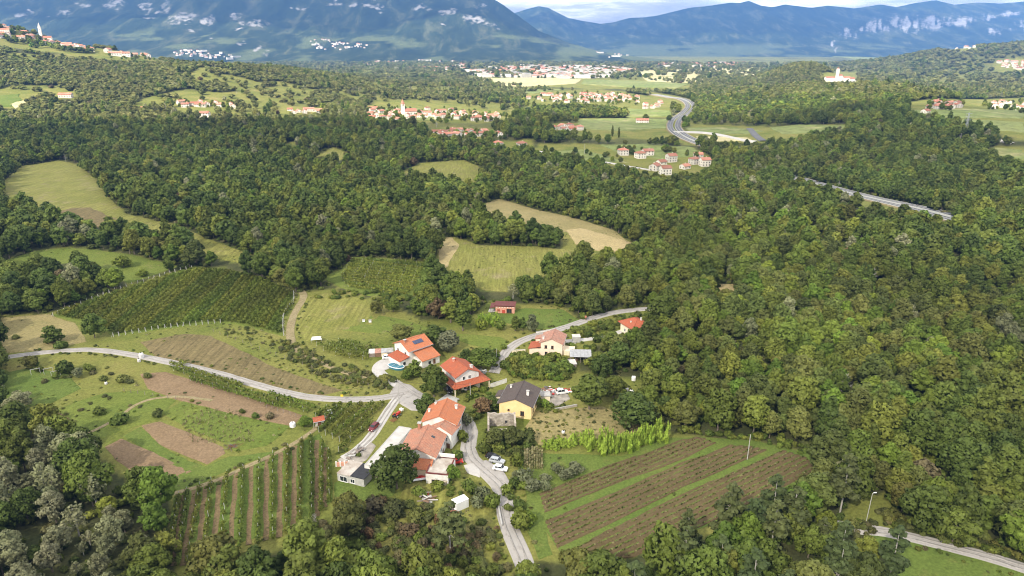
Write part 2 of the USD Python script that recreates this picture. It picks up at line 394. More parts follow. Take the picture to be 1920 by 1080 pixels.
def roofing(name, a, b, c, course=0.36, rough=0.75):
    """Clay tiles: courses down the slope, tone from tile to tile, lichen patches. Object space: x along the ridge."""
    usdkit.material(stage, LOOKS + "/" + name, {
        "t": ("texture_coordinate", {}), "g": ("geometry", {}),
        "br": ("brick_texture", {"scale": 1.0, "brick_width": 0.30, "row_height": course, "mortar_size": 0.02, "color1": a, "color2": b, "mortar": tuple(0.55 * np.array(a)), "bias": 0.0}),
        "n": ("noise_texture", {"scale": 0.6, "detail": 6.0, "roughness": 0.65}), "r": ("rgb_ramp", {"ramp": [(0.42, (0, 0, 0)), (0.66, (0.9, 0.9, 0.9))]}),
        "n3": ("noise_texture", {"scale": 4.0, "detail": 3.0}), "vf": ("map_range", {"from_min": 0.25, "from_max": 0.75, "to_min": 0.68, "to_max": 1.28}), "h": ("hsv", {}),
        "mx": ("mix_color", {"b": c}), "w": ("wave_texture", {"bands_direction": "x", "scale": 1.05}), "bp": ("bump", {"strength": 0.7, "distance": 0.06}),
        "p": ("principled_bsdf", {"roughness": rough, "specular_ior_level": 0.25})},
        [("t.object", "br.vector"), ("g.position", "n.vector"), ("g.position", "n3.vector"), ("n.fac", "r.fac"), ("br.color", "mx.a"), ("r.color", "mx.fac"), ("n3.fac", "vf.value"), ("vf.result", "h.value"), ("mx.result", "h.color"),
         ("t.object", "w.vector"), ("w.fac", "bp.height"), ("bp.normal", "p.normal"), ("h.color", "p.base_color")], surface="p.BSDF")


roofing("tile_orange", (0.50, 0.165, 0.070), (0.56, 0.200, 0.090), (0.42, 0.17, 0.09))
roofing("tile_old", (0.46, 0.190, 0.115), (0.56, 0.270, 0.170), (0.34, 0.20, 0.14))
roofing("tile_red", (0.40, 0.100, 0.045), (0.47, 0.130, 0.060), (0.33, 0.11, 0.06))
roofing("tile_mixed", (0.40, 0.180, 0.120), (0.58, 0.320, 0.230), (0.33, 0.20, 0.15))
roofing("tile_maroon", (0.17, 0.045, 0.040), (0.21, 0.060, 0.050), (0.15, 0.07, 0.06))
roofing("tile_brown", (0.105, 0.080, 0.070), (0.125, 0.096, 0.084), (0.11, 0.092, 0.08))
plain("tile_far", (0.34, 0.125, 0.075), 0.85, 0.15, 0.06, color2=(0.42, 0.215, 0.150), per=0.3)
plain("plaster_white", (0.60, 0.57, 0.51), 0.85, 0.05, 0.55, 0.004, 30, color2=(0.82, 0.80, 0.76))
plain("plaster_far", (0.52, 0.48, 0.41), 0.85, 0.06, 0.1, color2=(0.70, 0.66, 0.59), per=0.2)
plain("plaster_cream", (0.78, 0.68, 0.50), 0.85, 0.06, 0.6, 0.004, 30)
plain("plaster_yellow", (0.74, 0.54, 0.25), 0.85, 0.07, 0.45, 0.004, 30, color2=(0.84, 0.65, 0.34))
plain("plaster_peach", (0.80, 0.64, 0.49), 0.85, 0.06, 0.6, 0.004, 30)
plain("brick_red", (0.60, 0.30, 0.21), 0.85, 0.2, 2.0)
plain("stone_wall", (0.30, 0.255, 0.205), 0.95, 0.35, 1.6, 0.06, 4.0, color2=(0.48, 0.43, 0.36))
plain("stone_piece", (0.27, 0.23, 0.185), 0.95, 0.3, 0.9, 0.02, 8.0, color2=(0.50, 0.45, 0.38), per=0.25)
plain("roof_white", (0.50, 0.48, 0.44), 0.8, 0.15, 0.4, 0.01)
plain("roof_grey", (0.36, 0.35, 0.33), 0.8, 0.25, 0.6, 0.01)
plain("roof_black", (0.035, 0.035, 0.038), 0.75, 0.2, 1.0)
plain("roof_stained", (0.30, 0.24, 0.19), 0.9, 0.3, 0.35, 0.01, color2=(0.58, 0.54, 0.48))
plain("frame_white", (0.75, 0.74, 0.72), 0.5, 0.03)
plain("frame_brown", (0.16, 0.08, 0.045), 0.6, 0.1)
plain("door_red", (0.42, 0.07, 0.04), 0.6, 0.1)
plain("glass_dark", (0.025, 0.03, 0.035), 0.12, 0.1, 1.0, spec=0.6)
plain("solar_glass", (0.03, 0.045, 0.10), 0.15, 0.15, 2.0, spec=0.7)
plain("wood_grey", (0.24, 0.20, 0.165), 0.85, 0.25, 3.0)
plain("wood_brown", (0.20, 0.125, 0.075), 0.85, 0.25, 3.0)
plain("metal_grey", (0.46, 0.47, 0.48), 0.45, 0.08, 2.0, metallic=0.6)
plain("paint_white", (0.80, 0.80, 0.79), 0.3, 0.02, spec=0.5)
plain("paint_silver", (0.50, 0.52, 0.54), 0.28, 0.03, spec=0.6, metallic=0.3)
plain("paint_black", (0.022, 0.022, 0.025), 0.22, 0.05, spec=0.6)
plain("paint_maroon", (0.14, 0.014, 0.020), 0.25, 0.05, spec=0.6)
plain("paint_red", (0.52, 0.035, 0.022), 0.35, 0.06, spec=0.5)
plain("paint_yellow", (0.78, 0.56, 0.04), 0.4, 0.03)
plain("rubber", (0.025, 0.025, 0.025), 0.85, 0.1)
plain("lamp_clear", (0.75, 0.75, 0.72), 0.2, 0.03, spec=0.7)
plain("pool_cover", (0.045, 0.17, 0.23), 0.45, 0.25, 0.5)
plain("sheet_grey", (0.40, 0.40, 0.40), 0.5, 0.2, 1.0, metallic=0.3)
plain("rust", (0.24, 0.10, 0.05), 0.8, 0.3, 2.0)
plain("clutter_white", (0.72, 0.70, 0.68), 0.7, 0.1, 2.0, per=0.3)
plain("clutter_dark", (0.14, 0.12, 0.11), 0.8, 0.3, 2.0, per=0.3)
# ---------------------------------------------------------------- what is open land, read off the photograph
def pp(s):
    return [tuple(map(float, a.split(","))) for a in s.split()]


CLEAR = {
    "meadow_left": "0,345 40,312 110,301 150,310 185,340 215,380 240,402 330,422 390,448 500,488 478,500 400,482 340,446 240,425 150,425 75,400 0,362",
    "meadow_left_low": "0,492 60,472 130,464 190,470 250,478 335,500 240,532 215,520 150,492 60,500 0,520",
    "meadow_knoll": "735,328 790,306 870,300 905,316 898,346 820,336",
    "meadow_small": "580,296 625,276 660,291 640,300",
    "meadow_tiny": "530,268 556,264 560,274 536,277",
    "meadow_upper": "850,381 905,384 935,372 1000,392 1080,410 1150,432 1187,458 1160,474 1100,470 1062,436 985,430 930,402",
    "meadow_mid": "822,446 850,444 900,460 1000,462 1080,470 1130,476 1085,480 1050,500 1000,530 950,548 905,545 850,520 815,510",
    "vineyard_mid": "600,520 640,505 660,482 720,484 806,492 800,530 770,560 690,555 640,540",
    "clearing_right": "1345,533 1375,533 1385,550 1350,552",
    "meadow_far_right": "1568,400 1625,402 1628,414 1590,412",
    "village": "0,590 95,588 230,538 360,500 420,503 553,548 640,543 700,560 790,598 880,600 915,566 985,568 1060,574 1090,604 1160,578 1235,574 1240,588 1160,640 1120,650 1088,662 1084,700 1200,706 1206,735 1140,762 1235,812 1310,818 1420,826 1530,850 1530,900 1440,945 1320,1010 1160,1052 1060,1060 985,1055 960,1080 900,1085 800,1078 700,1068 650,1062 630,1030 600,992 560,1022 480,1046 400,1060 330,1090 315,935 240,905 180,850 130,800 70,770 0,770",
    "lane_bottom": "880,940 950,940 990,1045 960,1045",
    "bottom_right": "1640,990 1700,1000 1920,1058 2000,1080 2000,1200 1700,1200 1670,1040 1620,1010",
    "valley_fields": "1290,232 1440,238 1590,232 1585,246 1500,255 1480,270 1400,262 1290,258",
    "valley_fields_b": "1085,222 1250,222 1255,262 1085,258 1075,240",
    "valley_fields_c": "1120,270 1300,276 1340,300 1330,325 1230,335 1140,310 1000,285 1010,268",
    "valley_fields_d": "1170,205 1260,206 1262,220 1180,222",
    "right_valley": "1700,205 1920,195 1990,195 1990,262 1900,262 1840,240 1770,222 1700,214",
    "right_valley_b": "1850,275 1990,275 1990,310 1915,305 1860,290",
    "vill_church": "680,205 700,192 760,188 800,192 860,198 950,210 968,225 900,232 760,228 690,226",
    "vill_church_b": "800,242 850,236 940,242 945,256 880,262 810,256",
    "houses_mid": "920,264 1000,262 1000,280 925,280",
    "hamlet_c": "1028,232 1085,230 1092,246 1035,248",
    "field_strip_a": "900,146 1000,144 1200,150 1300,160 1290,170 1100,166 940,160",
    "ridge_row": "326,186 440,190 440,204 380,206 330,200",
    "ridge_house": "100,172 145,170 145,186 100,186",
    "left_field": "0,178 40,176 50,190 30,205 0,205",
    "red_house": "372,206 398,206 398,222 372,222",
    "ridge_village": "-40,30 0,36 40,48 80,62 120,74 180,90 300,104 300,116 200,112 120,102 60,94 0,86 -40,80",
    "right_vill": "1700,192 1740,186 1800,186 1850,186 1930,182 1990,182 1990,216 1930,218 1860,212 1800,210 1740,212 1705,206",
    "far_vill": "1765,80 1830,80 1832,97 1768,97", "far_vill_b": "1862,110 1935,110 1935,138 1866,138",
    "castle_top": "1540,136 1605,136 1610,158 1545,158",
    "wide_vill": "982,174 1080,170 1150,170 1206,178 1262,186 1258,208 1190,210 1120,200 1035,200 985,194",
    "join": "1050,430 1190,452 1187,474 1090,486 1052,470",
    "motorway": "1218,172 1262,178 1296,186 1306,200 1298,214 1280,226 1272,238 1282,252 1308,266 1300,274 1280,270 1256,256 1250,240 1258,222 1276,206 1270,196 1220,184",
    "motorway_b": "1485,330 1545,346 1645,371 1725,389 1800,411 1806,428 1700,407 1620,387 1530,361 1482,343",
    "lamp": "1600,925 1660,925 1705,985 1640,1000 1565,1000",
    "bridge": "1255,244 1440,262 1440,274 1255,258",
    "row_b": "520,198 605,202 605,214 525,214",
}
clear_px = {k: Polygon(pp(v)).buffer(0) for k, v in CLEAR.items()}
ROADS = {
    # name: (centre line in the photograph, width, material, label)
    "village_road": ("-40,680 0,672 60,663 150,655 205,658 300,675 400,697 480,722 560,743 630,750 700,749 745,741 772,737", 3.9, "asphalt_pale", "pale asphalt road curving past the vineyards into the hamlet from the west"),
    "lane": ("770,735 800,752 835,765 862,778 880,795 884,815 876,836 880,858 905,880 934,905 948,930 946,962 958,1000 975,1034 990,1075 1000,1110", 5.0, "asphalt_pale", "grey lane winding down from the hamlet past the parked cars"),
    "yard_road": ("768,738 748,722 722,708 706,694 712,682 735,672", 4.6, "gravel", "white gravel drive bending up to the house with solar panels"),
    "side_lane": ("752,738 735,760 716,788 694,822 664,850 640,862", 3.4, "gravel", "gravel lane where the maroon car stands beside the vineyard"),
    "upper_road": ("925,700 938,678 950,655 985,634 1050,618 1100,600 1150,585 1235,577 1300,580", 4.4, "asphalt_pale", "pale road climbing around the peach house into the wood"),
    "garden_path": ("250,938 330,926 400,905 470,872 520,850 570,821 600,797 618,770", 1.7, "dirt_path", "trodden earth path along the upper ends of the near vine rows"),
    "garden_track_path": ("150,820 215,790 262,752 330,742 400,752", 1.5, "dirt_path", "faint track crossing the left garden"),
    "house_path": ("1060,640 1105,637 1150,627 1180,616", 2.8, "gravel", "narrow gravel path leading to the red roofed house at the wood edge"),
    "bottom_road": ("1560,985 1640,995 1700,1006 1780,1026 1860,1047 1925,1068 2050,1110", 4.4, "asphalt_pale", "grey road crossing the bottom right corner below the street lamp"),
    "dirt_path": ("560,540 573,556 556,580 545,605 543,635 556,655 575,668", 3.6, "dirt_path", "worn earth path beside the big vineyard"),
    "farm_path": ("560,655 575,668 620,690 690,712", 2.4, "dirt_path", "grassy farm path below the hedge slope"),
    "far_lane": ("1010,284 1060,292 1130,303 1190,314 1225,320", 5.0, "gravel", "pale lane running to the white hamlet on the valley floor"),
}


def spline(pts, step):
    p = np.asarray(pts, float)
    for _ in range(3):
        q = np.vstack([0.75 * p[:-1] + 0.25 * p[1:], 0.25 * p[:-1] + 0.75 * p[1:]])
        q = np.empty((2 * (len(p) - 1), p.shape[1]))
        q[0::2], q[1::2] = 0.75 * p[:-1] + 0.25 * p[1:], 0.25 * p[:-1] + 0.75 * p[1:]
        p = np.vstack([p[:1], q, p[-1:]])
    s = np.concatenate([[0], np.cumsum(np.linalg.norm(np.diff(p[:, :2], axis=0), axis=1))])
    t = np.arange(0, s[-1], step)
    return np.column_stack([np.interp(t, s, p[:, k]) for k in range(p.shape[1])])


def lift_at(x, y):
    r = np.hypot(x, y)
    return 0.06 + 0.00035 * r + 0.7 * sstep((r - 900) / 1500)


def ribbon(name, centre, width, mat, label=None, lift=0.06, step=2.0, kind="structure", edge=0.25, seed=0, widen=None):
    c = spline(centre, step)
    t = np.gradient(c[:, :2], axis=0)
    t /= np.linalg.norm(t, axis=1, keepdims=True)
    n = np.column_stack([-t[:, 1], t[:, 0]])
    rows = []
    for k, s in enumerate((-0.5, -0.43, 0.43, 0.5)):
        w = width if widen is None else np.interp(np.linspace(0, 1, len(c)), np.linspace(0, 1, len(widen)), widen)
        off = s * w + (meshkit.noise(np.column_stack([c[:, :2] / 3.0, np.full(len(c), 7.0 * k + seed)]), 4) - 0.5) * edge 
        q = c[:, :2] + n * np.asarray(off)[:, None]
        z = height(q[:, 0], q[:, 1]) + (lift_at(q[:, 0], q[:, 1]) + lift if abs(s) < 0.45 else -0.05)
        rows.append(np.column_stack([q, z]))
    v = np.stack(rows, 1).reshape(-1, 3)
    f = []
    for i in range(len(c) - 1):
        for j in range(3):
            a = i * 4 + j
            f += [[a, a + 1, a + 5], [a, a + 5, a + 4]]
    f = np.array(f)
    m = trimesh.Trimesh(v, f, process=False)
    if m.face_normals[:, 2].mean() < 0:
        m = trimesh.Trimesh(v, f[:, ::-1], process=False)
    return obj(name, m, mat, smooth=True, label=label, kind=kind)


def world_poly(px, jitter=0.0, seed=0, n=6):
    """The polygon on the land under a polygon of the photograph, its outline a little uneven."""
    p = np.array(pp(px) if isinstance(px, str) else px)
    q = []
    for a, b in zip(p, np.roll(p, -1, 0)):
        for t in np.arange(n) / n:
            q.append(a + (b - a) * t)
    w = at(*np.array(q).T)[:, :2]
    pol = Polygon(w).buffer(0)
    if pol.geom_type != "Polygon":
        pol = max(pol.geoms, key=lambda g: g.area)
    if jitter:
        r = pol.exterior.segmentize(max(1.5, jitter)).coords
        r = np.array(r)[:-1]
        j = np.column_stack([meshkit.fbm(np.column_stack([r / (4 * jitter + 3), np.full(len(r), 3.3 + k)]), 3, seed + k) - 0.5 for k in (0, 9)])
        pol = Polygon(r + j * 3.0 * jitter).buffer(0)
        if pol.geom_type != "Polygon":
            pol = max(pol.geoms, key=lambda g: g.area)
    return pol


def drape(pol, step, lift, rough=0.0, seed=0, zfun=None):
    b = np.array(pol.exterior.segmentize(step).coords)[:-1]
    rim = pol.buffer(-min(0.4, 0.22 * step))
    rim = max(rim.geoms, key=lambda g_: g_.area) if rim.geom_type != "Polygon" else rim
    rim = np.array(rim.exterior.segmentize(step).coords)[:-1] if not rim.is_empty else b[:0]
    x0, y0, x1, y1 = pol.bounds
    gx, gy = np.meshgrid(np.arange(x0, x1, step), np.arange(y0, y1, step))
    g = np.column_stack([gx.ravel(), gy.ravel()])
    g = g + np.random.default_rng(seed).uniform(-0.25, 0.25, g.shape) * step
    inner = pol.buffer(-0.6 * step - 0.2)
    g = g[shapely.contains_xy(inner, g[:, 0], g[:, 1])] if not inner.is_empty else g[:0]
    g = np.vstack([rim, g])
    p = np.vstack([b, g])
    t = Delaunay(p).simplices
    c = p[t].mean(1)
    t = t[shapely.contains_xy(pol, c[:, 0], c[:, 1])]
    a = p[t]
    area = (a[:, 1, 0] - a[:, 0, 0]) * (a[:, 2, 1] - a[:, 0, 1]) - (a[:, 1, 1] - a[:, 0, 1]) * (a[:, 2, 0] - a[:, 0, 0])
    t[area < 0] = t[area < 0][:, ::-1]
    t = t[abs(area) > 1e-4]
    z = height(p[:, 0], p[:, 1]) + lift_at(p[:, 0], p[:, 1]) + lift
    z[: len(b)] = height(b[:, 0], b[:, 1]) - 0.12
    if rough:
        z[len(b):] += rough * (meshkit.noise(np.column_stack([p[len(b):] / 1.3, np.zeros(len(g))]), 5) - 0.5)
    if zfun is not None:
        z += zfun(p)
    return trimesh.Trimesh(np.column_stack([p, z]), t, process=False)


def field(name, px, mat, label, lift=0.0, step=4.0, jitter=0.8, seed=0, rough=0.0, zfun=None, kind="structure"):
    pol = world_poly(px, jitter, seed)
    obj(name, drape(pol, step, lift, rough, seed, zfun), mat, smooth=True, label=label, kind=kind)
    return pol


# how wooded each point of the land is
rng = np.random.default_rng(11)
ALLCLEAR = shapely.union_all(list(clear_px.values()))


def valley_wood(x, y):
    """Share of tree cover of the far valley floor, where hedges and fields alternate."""
    p = np.stack([x, y * 0.55, 0 * x], -1)
    n = meshkit.fbm(p / 240.0, 3, 71)
    w = sstep((n - 0.40) / 0.10)
    r = np.hypot(x, y)
    floor = sstep((y - 1650) / 350) * sstep((x + 0.10 * y + 160) / 150) * (1 - sstep((x - 0.43 * y - 60) / 200))
    town = sstep((y - 2150) / 400) * sstep((x + 0.02 * y + 250) / 200) * (1 - sstep((x - 0.36 * y - 40) / 150))
    hedge = 0.85 * (1 - sstep(np.abs(meshkit.fbm(np.stack([x, y * 0.5, 0 * x + 9], -1) / 170.0, 2, 83) - 0.5) / 0.022))
    w2 = w * (1 - floor) + floor * sstep((n - 0.54) / 0.07) * 0.9
    w2 = w2 * (1 - town) + town * sstep((n - 0.66) / 0.05) * 0.8
    w2 = np.maximum.reduce([w2, hedge * (1 - 0.5 * town), 0.13 + 0 * x])
    near = (1 - sstep((y - 1000) / 500)) * (1 - 0.55 * sstep((y - 780) / 200) * sstep((x + 260) / 120) * (1 - sstep((x - 380) / 120)))
    hill = np.exp(-((x - 690) / 230) ** 2 - ((y - 1350) / 420) ** 2) + np.exp(-((x - 905) / 150) ** 2 - ((y - 2220) / 230) ** 2) + sstep((-x - 0.22 * y) / 120) * (1 - sstep((y - 1700) / 300)) + 0.62 * np.exp(-((x - 2800) / 900) ** 2 - ((y - 3700) / 800) ** 2)
    lh = sstep((-x - 0.16 * y - 40) / 160) * sstep((y - 820) / 200)
    gaps = sstep((meshkit.fbm(np.stack([x, y * 0.7, 0 * x], -1) / 130.0, 3, 77) - 0.60) / 0.05)
    return np.clip(np.maximum.reduce([w2, near, np.clip(1.6 * hill, 0, 1)]), 0, 1) * (1 - 0.9 * lh * gaps)


def wooded(x, y, lift=0.0):
    px, py, zc = to_px(np.column_stack([x, y, height(x, y) + lift]))
    return np.where(shapely.contains_xy(ALLCLEAR, px, py), 0.0, valley_wood(x, y))


# ---------------------------------------------------------------- ground: one sheet, out past the foot of the mountains
nr, na = NR, NA
gx, gy, gz = GX.ravel(), GY.ravel(), GZ.ravel()
idx = np.arange(nr * na).reshape(nr, na)
q = np.stack([idx[:-1, :-1], idx[:-1, 1:], idx[1:, 1:], idx[1:, :-1]], -1).reshape(-1, 4)
gm = trimesh.Trimesh(np.column_stack([gx, gy, gz]), np.vstack([q[:, [0, 2, 1]], q[:, [0, 3, 2]]]), process=False)
if gm.face_normals[:, 2].mean() < 0:
    gm = trimesh.Trimesh(gm.vertices, gm.faces[:, ::-1], process=False)
ground_prim = obj("ground", gm, "ground", smooth=True, kind="structure", label="grassy valley land under woods and fields")
cover = wooded(gx, gy).astype(np.float32)
UsdGeom.PrimvarsAPI(ground_prim).CreatePrimvar("cover", Sdf.ValueTypeNames.FloatArray, "vertex").Set(Vt.FloatArray.FromNumpy(cover))


# ---------------------------------------------------------------- mountains
def mountain(name, label, crest, y_crest, y_foot, y_back, xs, depth_rows, seed, rough, rockfun, shape=1.5, meadows=0.0):
    """A range as terrain. CREST: (pixel x, pixel y) of its skyline in the photograph, met at the distance Y_CREST."""
    c = np.array(crest, float)
    d = ray(c[:, 0], c[:, 1])
    t = y_crest / d[:, 1]
    cx, cz = d[:, 0] * t, HCAM + d[:, 2] * t
    nx, ny = xs, depth_rows
    X = np.linspace(cx[0], cx[-1], nx)
    V = np.linspace(0, 1, ny)
    top = np.interp(X, cx, cz)
    s = V[:, None]
    yy_ = y_foot + (y_back - y_foot) * s + 0 * X[None]
    sc = (y_crest - y_foot) / (y_back - y_foot)
    prof = np.where(s < sc, np.clip(s / sc, 0, 1) ** shape, 1 - 0.75 * np.clip((s - sc) / (1 - sc), 0, 1) ** 1.3)
    XX = X[None] + 0 * s
    # spurs and gullies run down the slope
    p = np.stack([XX / 620.0, yy_ / 1500.0, 0 * XX], -1)
    spur = meshkit.fbm(p, 5, seed) - 0.5
    fine = meshkit.fbm(np.stack([XX / 170.0, yy_ / 260.0, 0 * XX + 3], -1), 4, seed + 3) - 0.5
    Z = top[None] * prof
    amp = rough * np.minimum(1, 4 * prof * (1 - prof) + 0.05) * top[None]
    Z = Z + amp * (1.1 * spur + 0.25 * fine)
    near = np.abs(s - sc) < 0.012
    Z = np.where(near, top[None] + 12 * fine, np.minimum(Z, top[None] * (0.985 - 0.02 * np.abs(s - sc)) + 0 * s))
    Z -= 30 * (1 - np.minimum(1, s * 12))
    px, py, zc = to_px(np.stack([XX, yy_, Z], -1))
    rock, mead = rockfun(XX, yy_, Z, px, py, prof)
    idx = np.arange(nx * ny).reshape(ny, nx)
    q = np.stack([idx[:-1, :-1], idx[:-1, 1:], idx[1:, 1:], idx[1:, :-1]], -1).reshape(-1, 4)
    m = trimesh.Trimesh(np.stack([XX, yy_, Z], -1).reshape(-1, 3), np.vstack([q[:, [0, 1, 2]], q[:, [0, 2, 3]]]), process=False)
    o = obj(name, m, "mountain", smooth=True, kind="structure", label=label)
    for k, v in (("rock", rock), ("meadow", mead)):
        UsdGeom.PrimvarsAPI(o).CreatePrimvar(k, Sdf.ValueTypeNames.FloatArray, "vertex").Set(Vt.FloatArray.FromNumpy(v.astype(np.float32).ravel()))
    return XX, yy_, Z, px, py, prof + 0 * XX


def blobs(X, Z, items):
    out = 0 * X
    for (cx, cz, sx, sz, k) in items:
        out = np.maximum(out, k * np.exp(-((X - cx) / sx) ** 2 - ((Z - cz) / sz) ** 2))
    return out


def crags(px, py, items, seed):
    out = 0 * px
    wx = px + 26 * (meshkit.fbm(np.stack([px / 22.0, py / 9.0, 0 * px], -1), 3, seed) - 0.5)
    wy = py + 14 * (meshkit.fbm(np.stack([px / 22.0, py / 9.0, 0 * px + 5], -1), 3, seed) - 0.5)
    for (cx, cy, sx, sy, k) in items:
        out = np.maximum(out, k * np.exp(-((wx - cx) / sx) ** 2 - ((wy - cy) / sy) ** 2))
    return out


def rock_left(X, Y, Z, px, py, prof):
    # crags of the massif: broken bands of limestone on its face
    r = crags(px, py, [(350, 30, 34, 11, 1), (385, 38, 28, 9, .9), (330, 42, 22, 8, .9), (312, 14, 14, 14, .85), (272, 14, 14, 16, .95), (283, 34, 12, 7, .9), (296, 22, 7, 5, 1), (215, 8, 26, 9, .9), (160, 8, 26, 6, .75), (120, 22, 20, 6, .85), (95, 30, 14, 4, .9), (42, 28, 14, 6, .85), (18, 12, 16, 9, .7), (60, 24, 8, 5, .8),
                       (440, 30, 14, 7, .9), (470, 44, 30, 7, .95), (498, 48, 14, 4, .9), (452, 55, 12, 4, .9), (355, 57, 12, 4, .85), (398, 68, 9, 4, .8), (450, 82, 10, 6, .85), (482, 92, 12, 8, .9), (503, 98, 8, 6, .8), (560, 18, 24, 6, .85), (585, 28, 8, 4, .8), (630, 4, 18, 8, .85), (664, 8, 12, 8, .85), (700, 12, 26, 10, .9), (715, 24, 14, 5, .7),
                       (790, 14, 26, 10, .8), (840, 22, 28, 10, .9), (890, 34, 26, 9, .95), (920, 46, 18, 8, .9), (935, 56, 14, 5, .8), (830, 44, 14, 5, .7), (905, 12, 24, 9, .7)], 3)
    n = meshkit.fbm(np.stack([px / 6.0, py / 3.5, 0 * px], -1), 4, 91)
    md = sstep((meshkit.fbm(np.stack([X / 300.0, Z / 60.0, 0 * X], -1), 4, 95) - 0.50) / 0.16) * (1 - sstep((Z - 210) / 110)) * 0.8  # low meadows, their tone also painted in for sunlit patches
    return 0.05 + 0.60 * r + 1.3 * r * (n - 0.5), md


def rock_right(X, Y, Z, px, py, prof):
    r = crags(px, py, [(1590, 62, 26, 14, .85), (1640, 50, 40, 18, .95), (1700, 46, 44, 20, 1), (1750, 44, 36, 20, .95), (1800, 40, 34, 16, .85), (1850, 30, 24, 9, .9), (1890, 26, 24, 7, .9), (1870, 60, 36, 12, .7), (1568, 88, 5, 24, .8), (1920, 50, 30, 16, .7)], 7)
    n = meshkit.fbm(np.stack([px / 5.0, py / 11.0, 0 * px], -1), 4, 41)
    md = sstep((meshkit.fbm(np.stack([X / 500.0, Z / 60.0, 0 * X], -1), 4, 45) - 0.5) / 0.12) * (1 - sstep((Z - 110) / 90)) * 0.6
    return 0.05 + 0.58 * r + 1.3 * r * (n - 0.5), md


MASSIF = mountain("mountain", "long limestone massif in blue shade above the town, pale crags high on its face",
         [(-1500, -60), (-400, -75), (0, -85), (300, -95), (600, -80), (800, -48), (900, -14), (935, 4), (960, 22), (985, 40), (1010, 58), (1060, 78), (1120, 95), (1200, 108), (1320, 113)],
         8600, 5200, 10500, 1500, 300, 17, 0.34, rock_left, 1.75)
mountain("mountain", "farther blue mountain range closing the valley, its skyline rising to the right",
         [(500, 40), (800, 40), (900, 45), (945, 36), (965, 25), (985, 18), (1010, 12), (1028, 15), (1045, 24), (1065, 34), (1090, 39), (1125, 45), (1150, 42), (1180, 34), (1205, 33), (1230, 30), (1262, 22), (1290, 15), (1330, 11), (1362, 6), (1385, 6), (1402, 2), (1425, 11), (1445, 14), (1470, 9), (1495, 12), (1520, 15),
          (1550, 11), (1600, 16), (1650, 9), (1680, 14), (1720, 5), (1752, 1), (1785, 9), (1830, 5), (1870, 7), (1920, 3), (2050, -4), (2300, 4), (2900, 20)],
         13200, 9400, 15200, 1300, 240, 29, 0.22, rock_right, 1.35)

# ---------------------------------------------------------------- haze in the valley air
haze_box = trimesh.creation.box([26000, 16900, 1480])
haze_box.apply_translation([0, 6950, 660])
usdkit.material(stage, LOOKS + "/haze_air", {"v": ("principled_volume", {"color": (0.17, 0.41, 0.98), "density": 5.8e-5, "anisotropy": 0.2})}, [], volume="v.volume")
usdkit.material(stage, LOOKS + "/cloud_white", {"d": ("diffuse_bsdf", {"color": (0.9, 0.9, 0.9)}), "t": ("translucent_bsdf", {"color": (0.9, 0.9, 0.9)}), "tr": ("transparent_bsdf", {}), "m": ("mix_closure", {"fac": 0.5}), "mx": ("mix_closure", {"fac": 0.63})},
                [("d.BSDF", "m.closure1"), ("t.BSDF", "m.closure2"), ("m.closure", "mx.closure1"), ("tr.BSDF", "mx.closure2")], surface="mx.closure")
# broken cloud drifting over the valley, above its haze
for k, (cx, cy, cz, sx, sy, sz) in enumerate(((-950, -1760, 1760, 2000, 860, 150), (-3600, 6500, 1900, 3000, 1150, 190), (2600, 10600, 2250, 3200, 1300, 210), (5200, 1500, 1850, 1700, 900, 150), (-6500, 500, 1800, 2200, 1000, 160))):
    c = trimesh.creation.icosphere(5, 1.0)
    v = np.array(c.vertices)
    lump = meshkit.fbm(v * [3.2, 3.2, 1.6] + 11.0 * k, 5, 5 + k) - 0.5
    v = v * (1 + 0.75 * lump)[:, None] * [sx, sy, sz]
    v[:, 2] = np.where(v[:, 2] < 0, v[:, 2] * 0.45, v[:, 2] * (1 + 1.2 * lump))
    obj("cloud", trimesh.Trimesh(v + [cx, cy, cz], c.faces, process=False), "cloud_white", smooth=True, kind="stuff", label="broad grey white cloud drifting over the valley")
obj("haze", haze_box, "haze_air", kind="stuff", label="thin blue haze filling the valley air")
# ---------------------------------------------------------------- trees and bushes
def unit(v):
    return v / (np.linalg.norm(v, axis=-1, keepdims=True) + 1e-9)


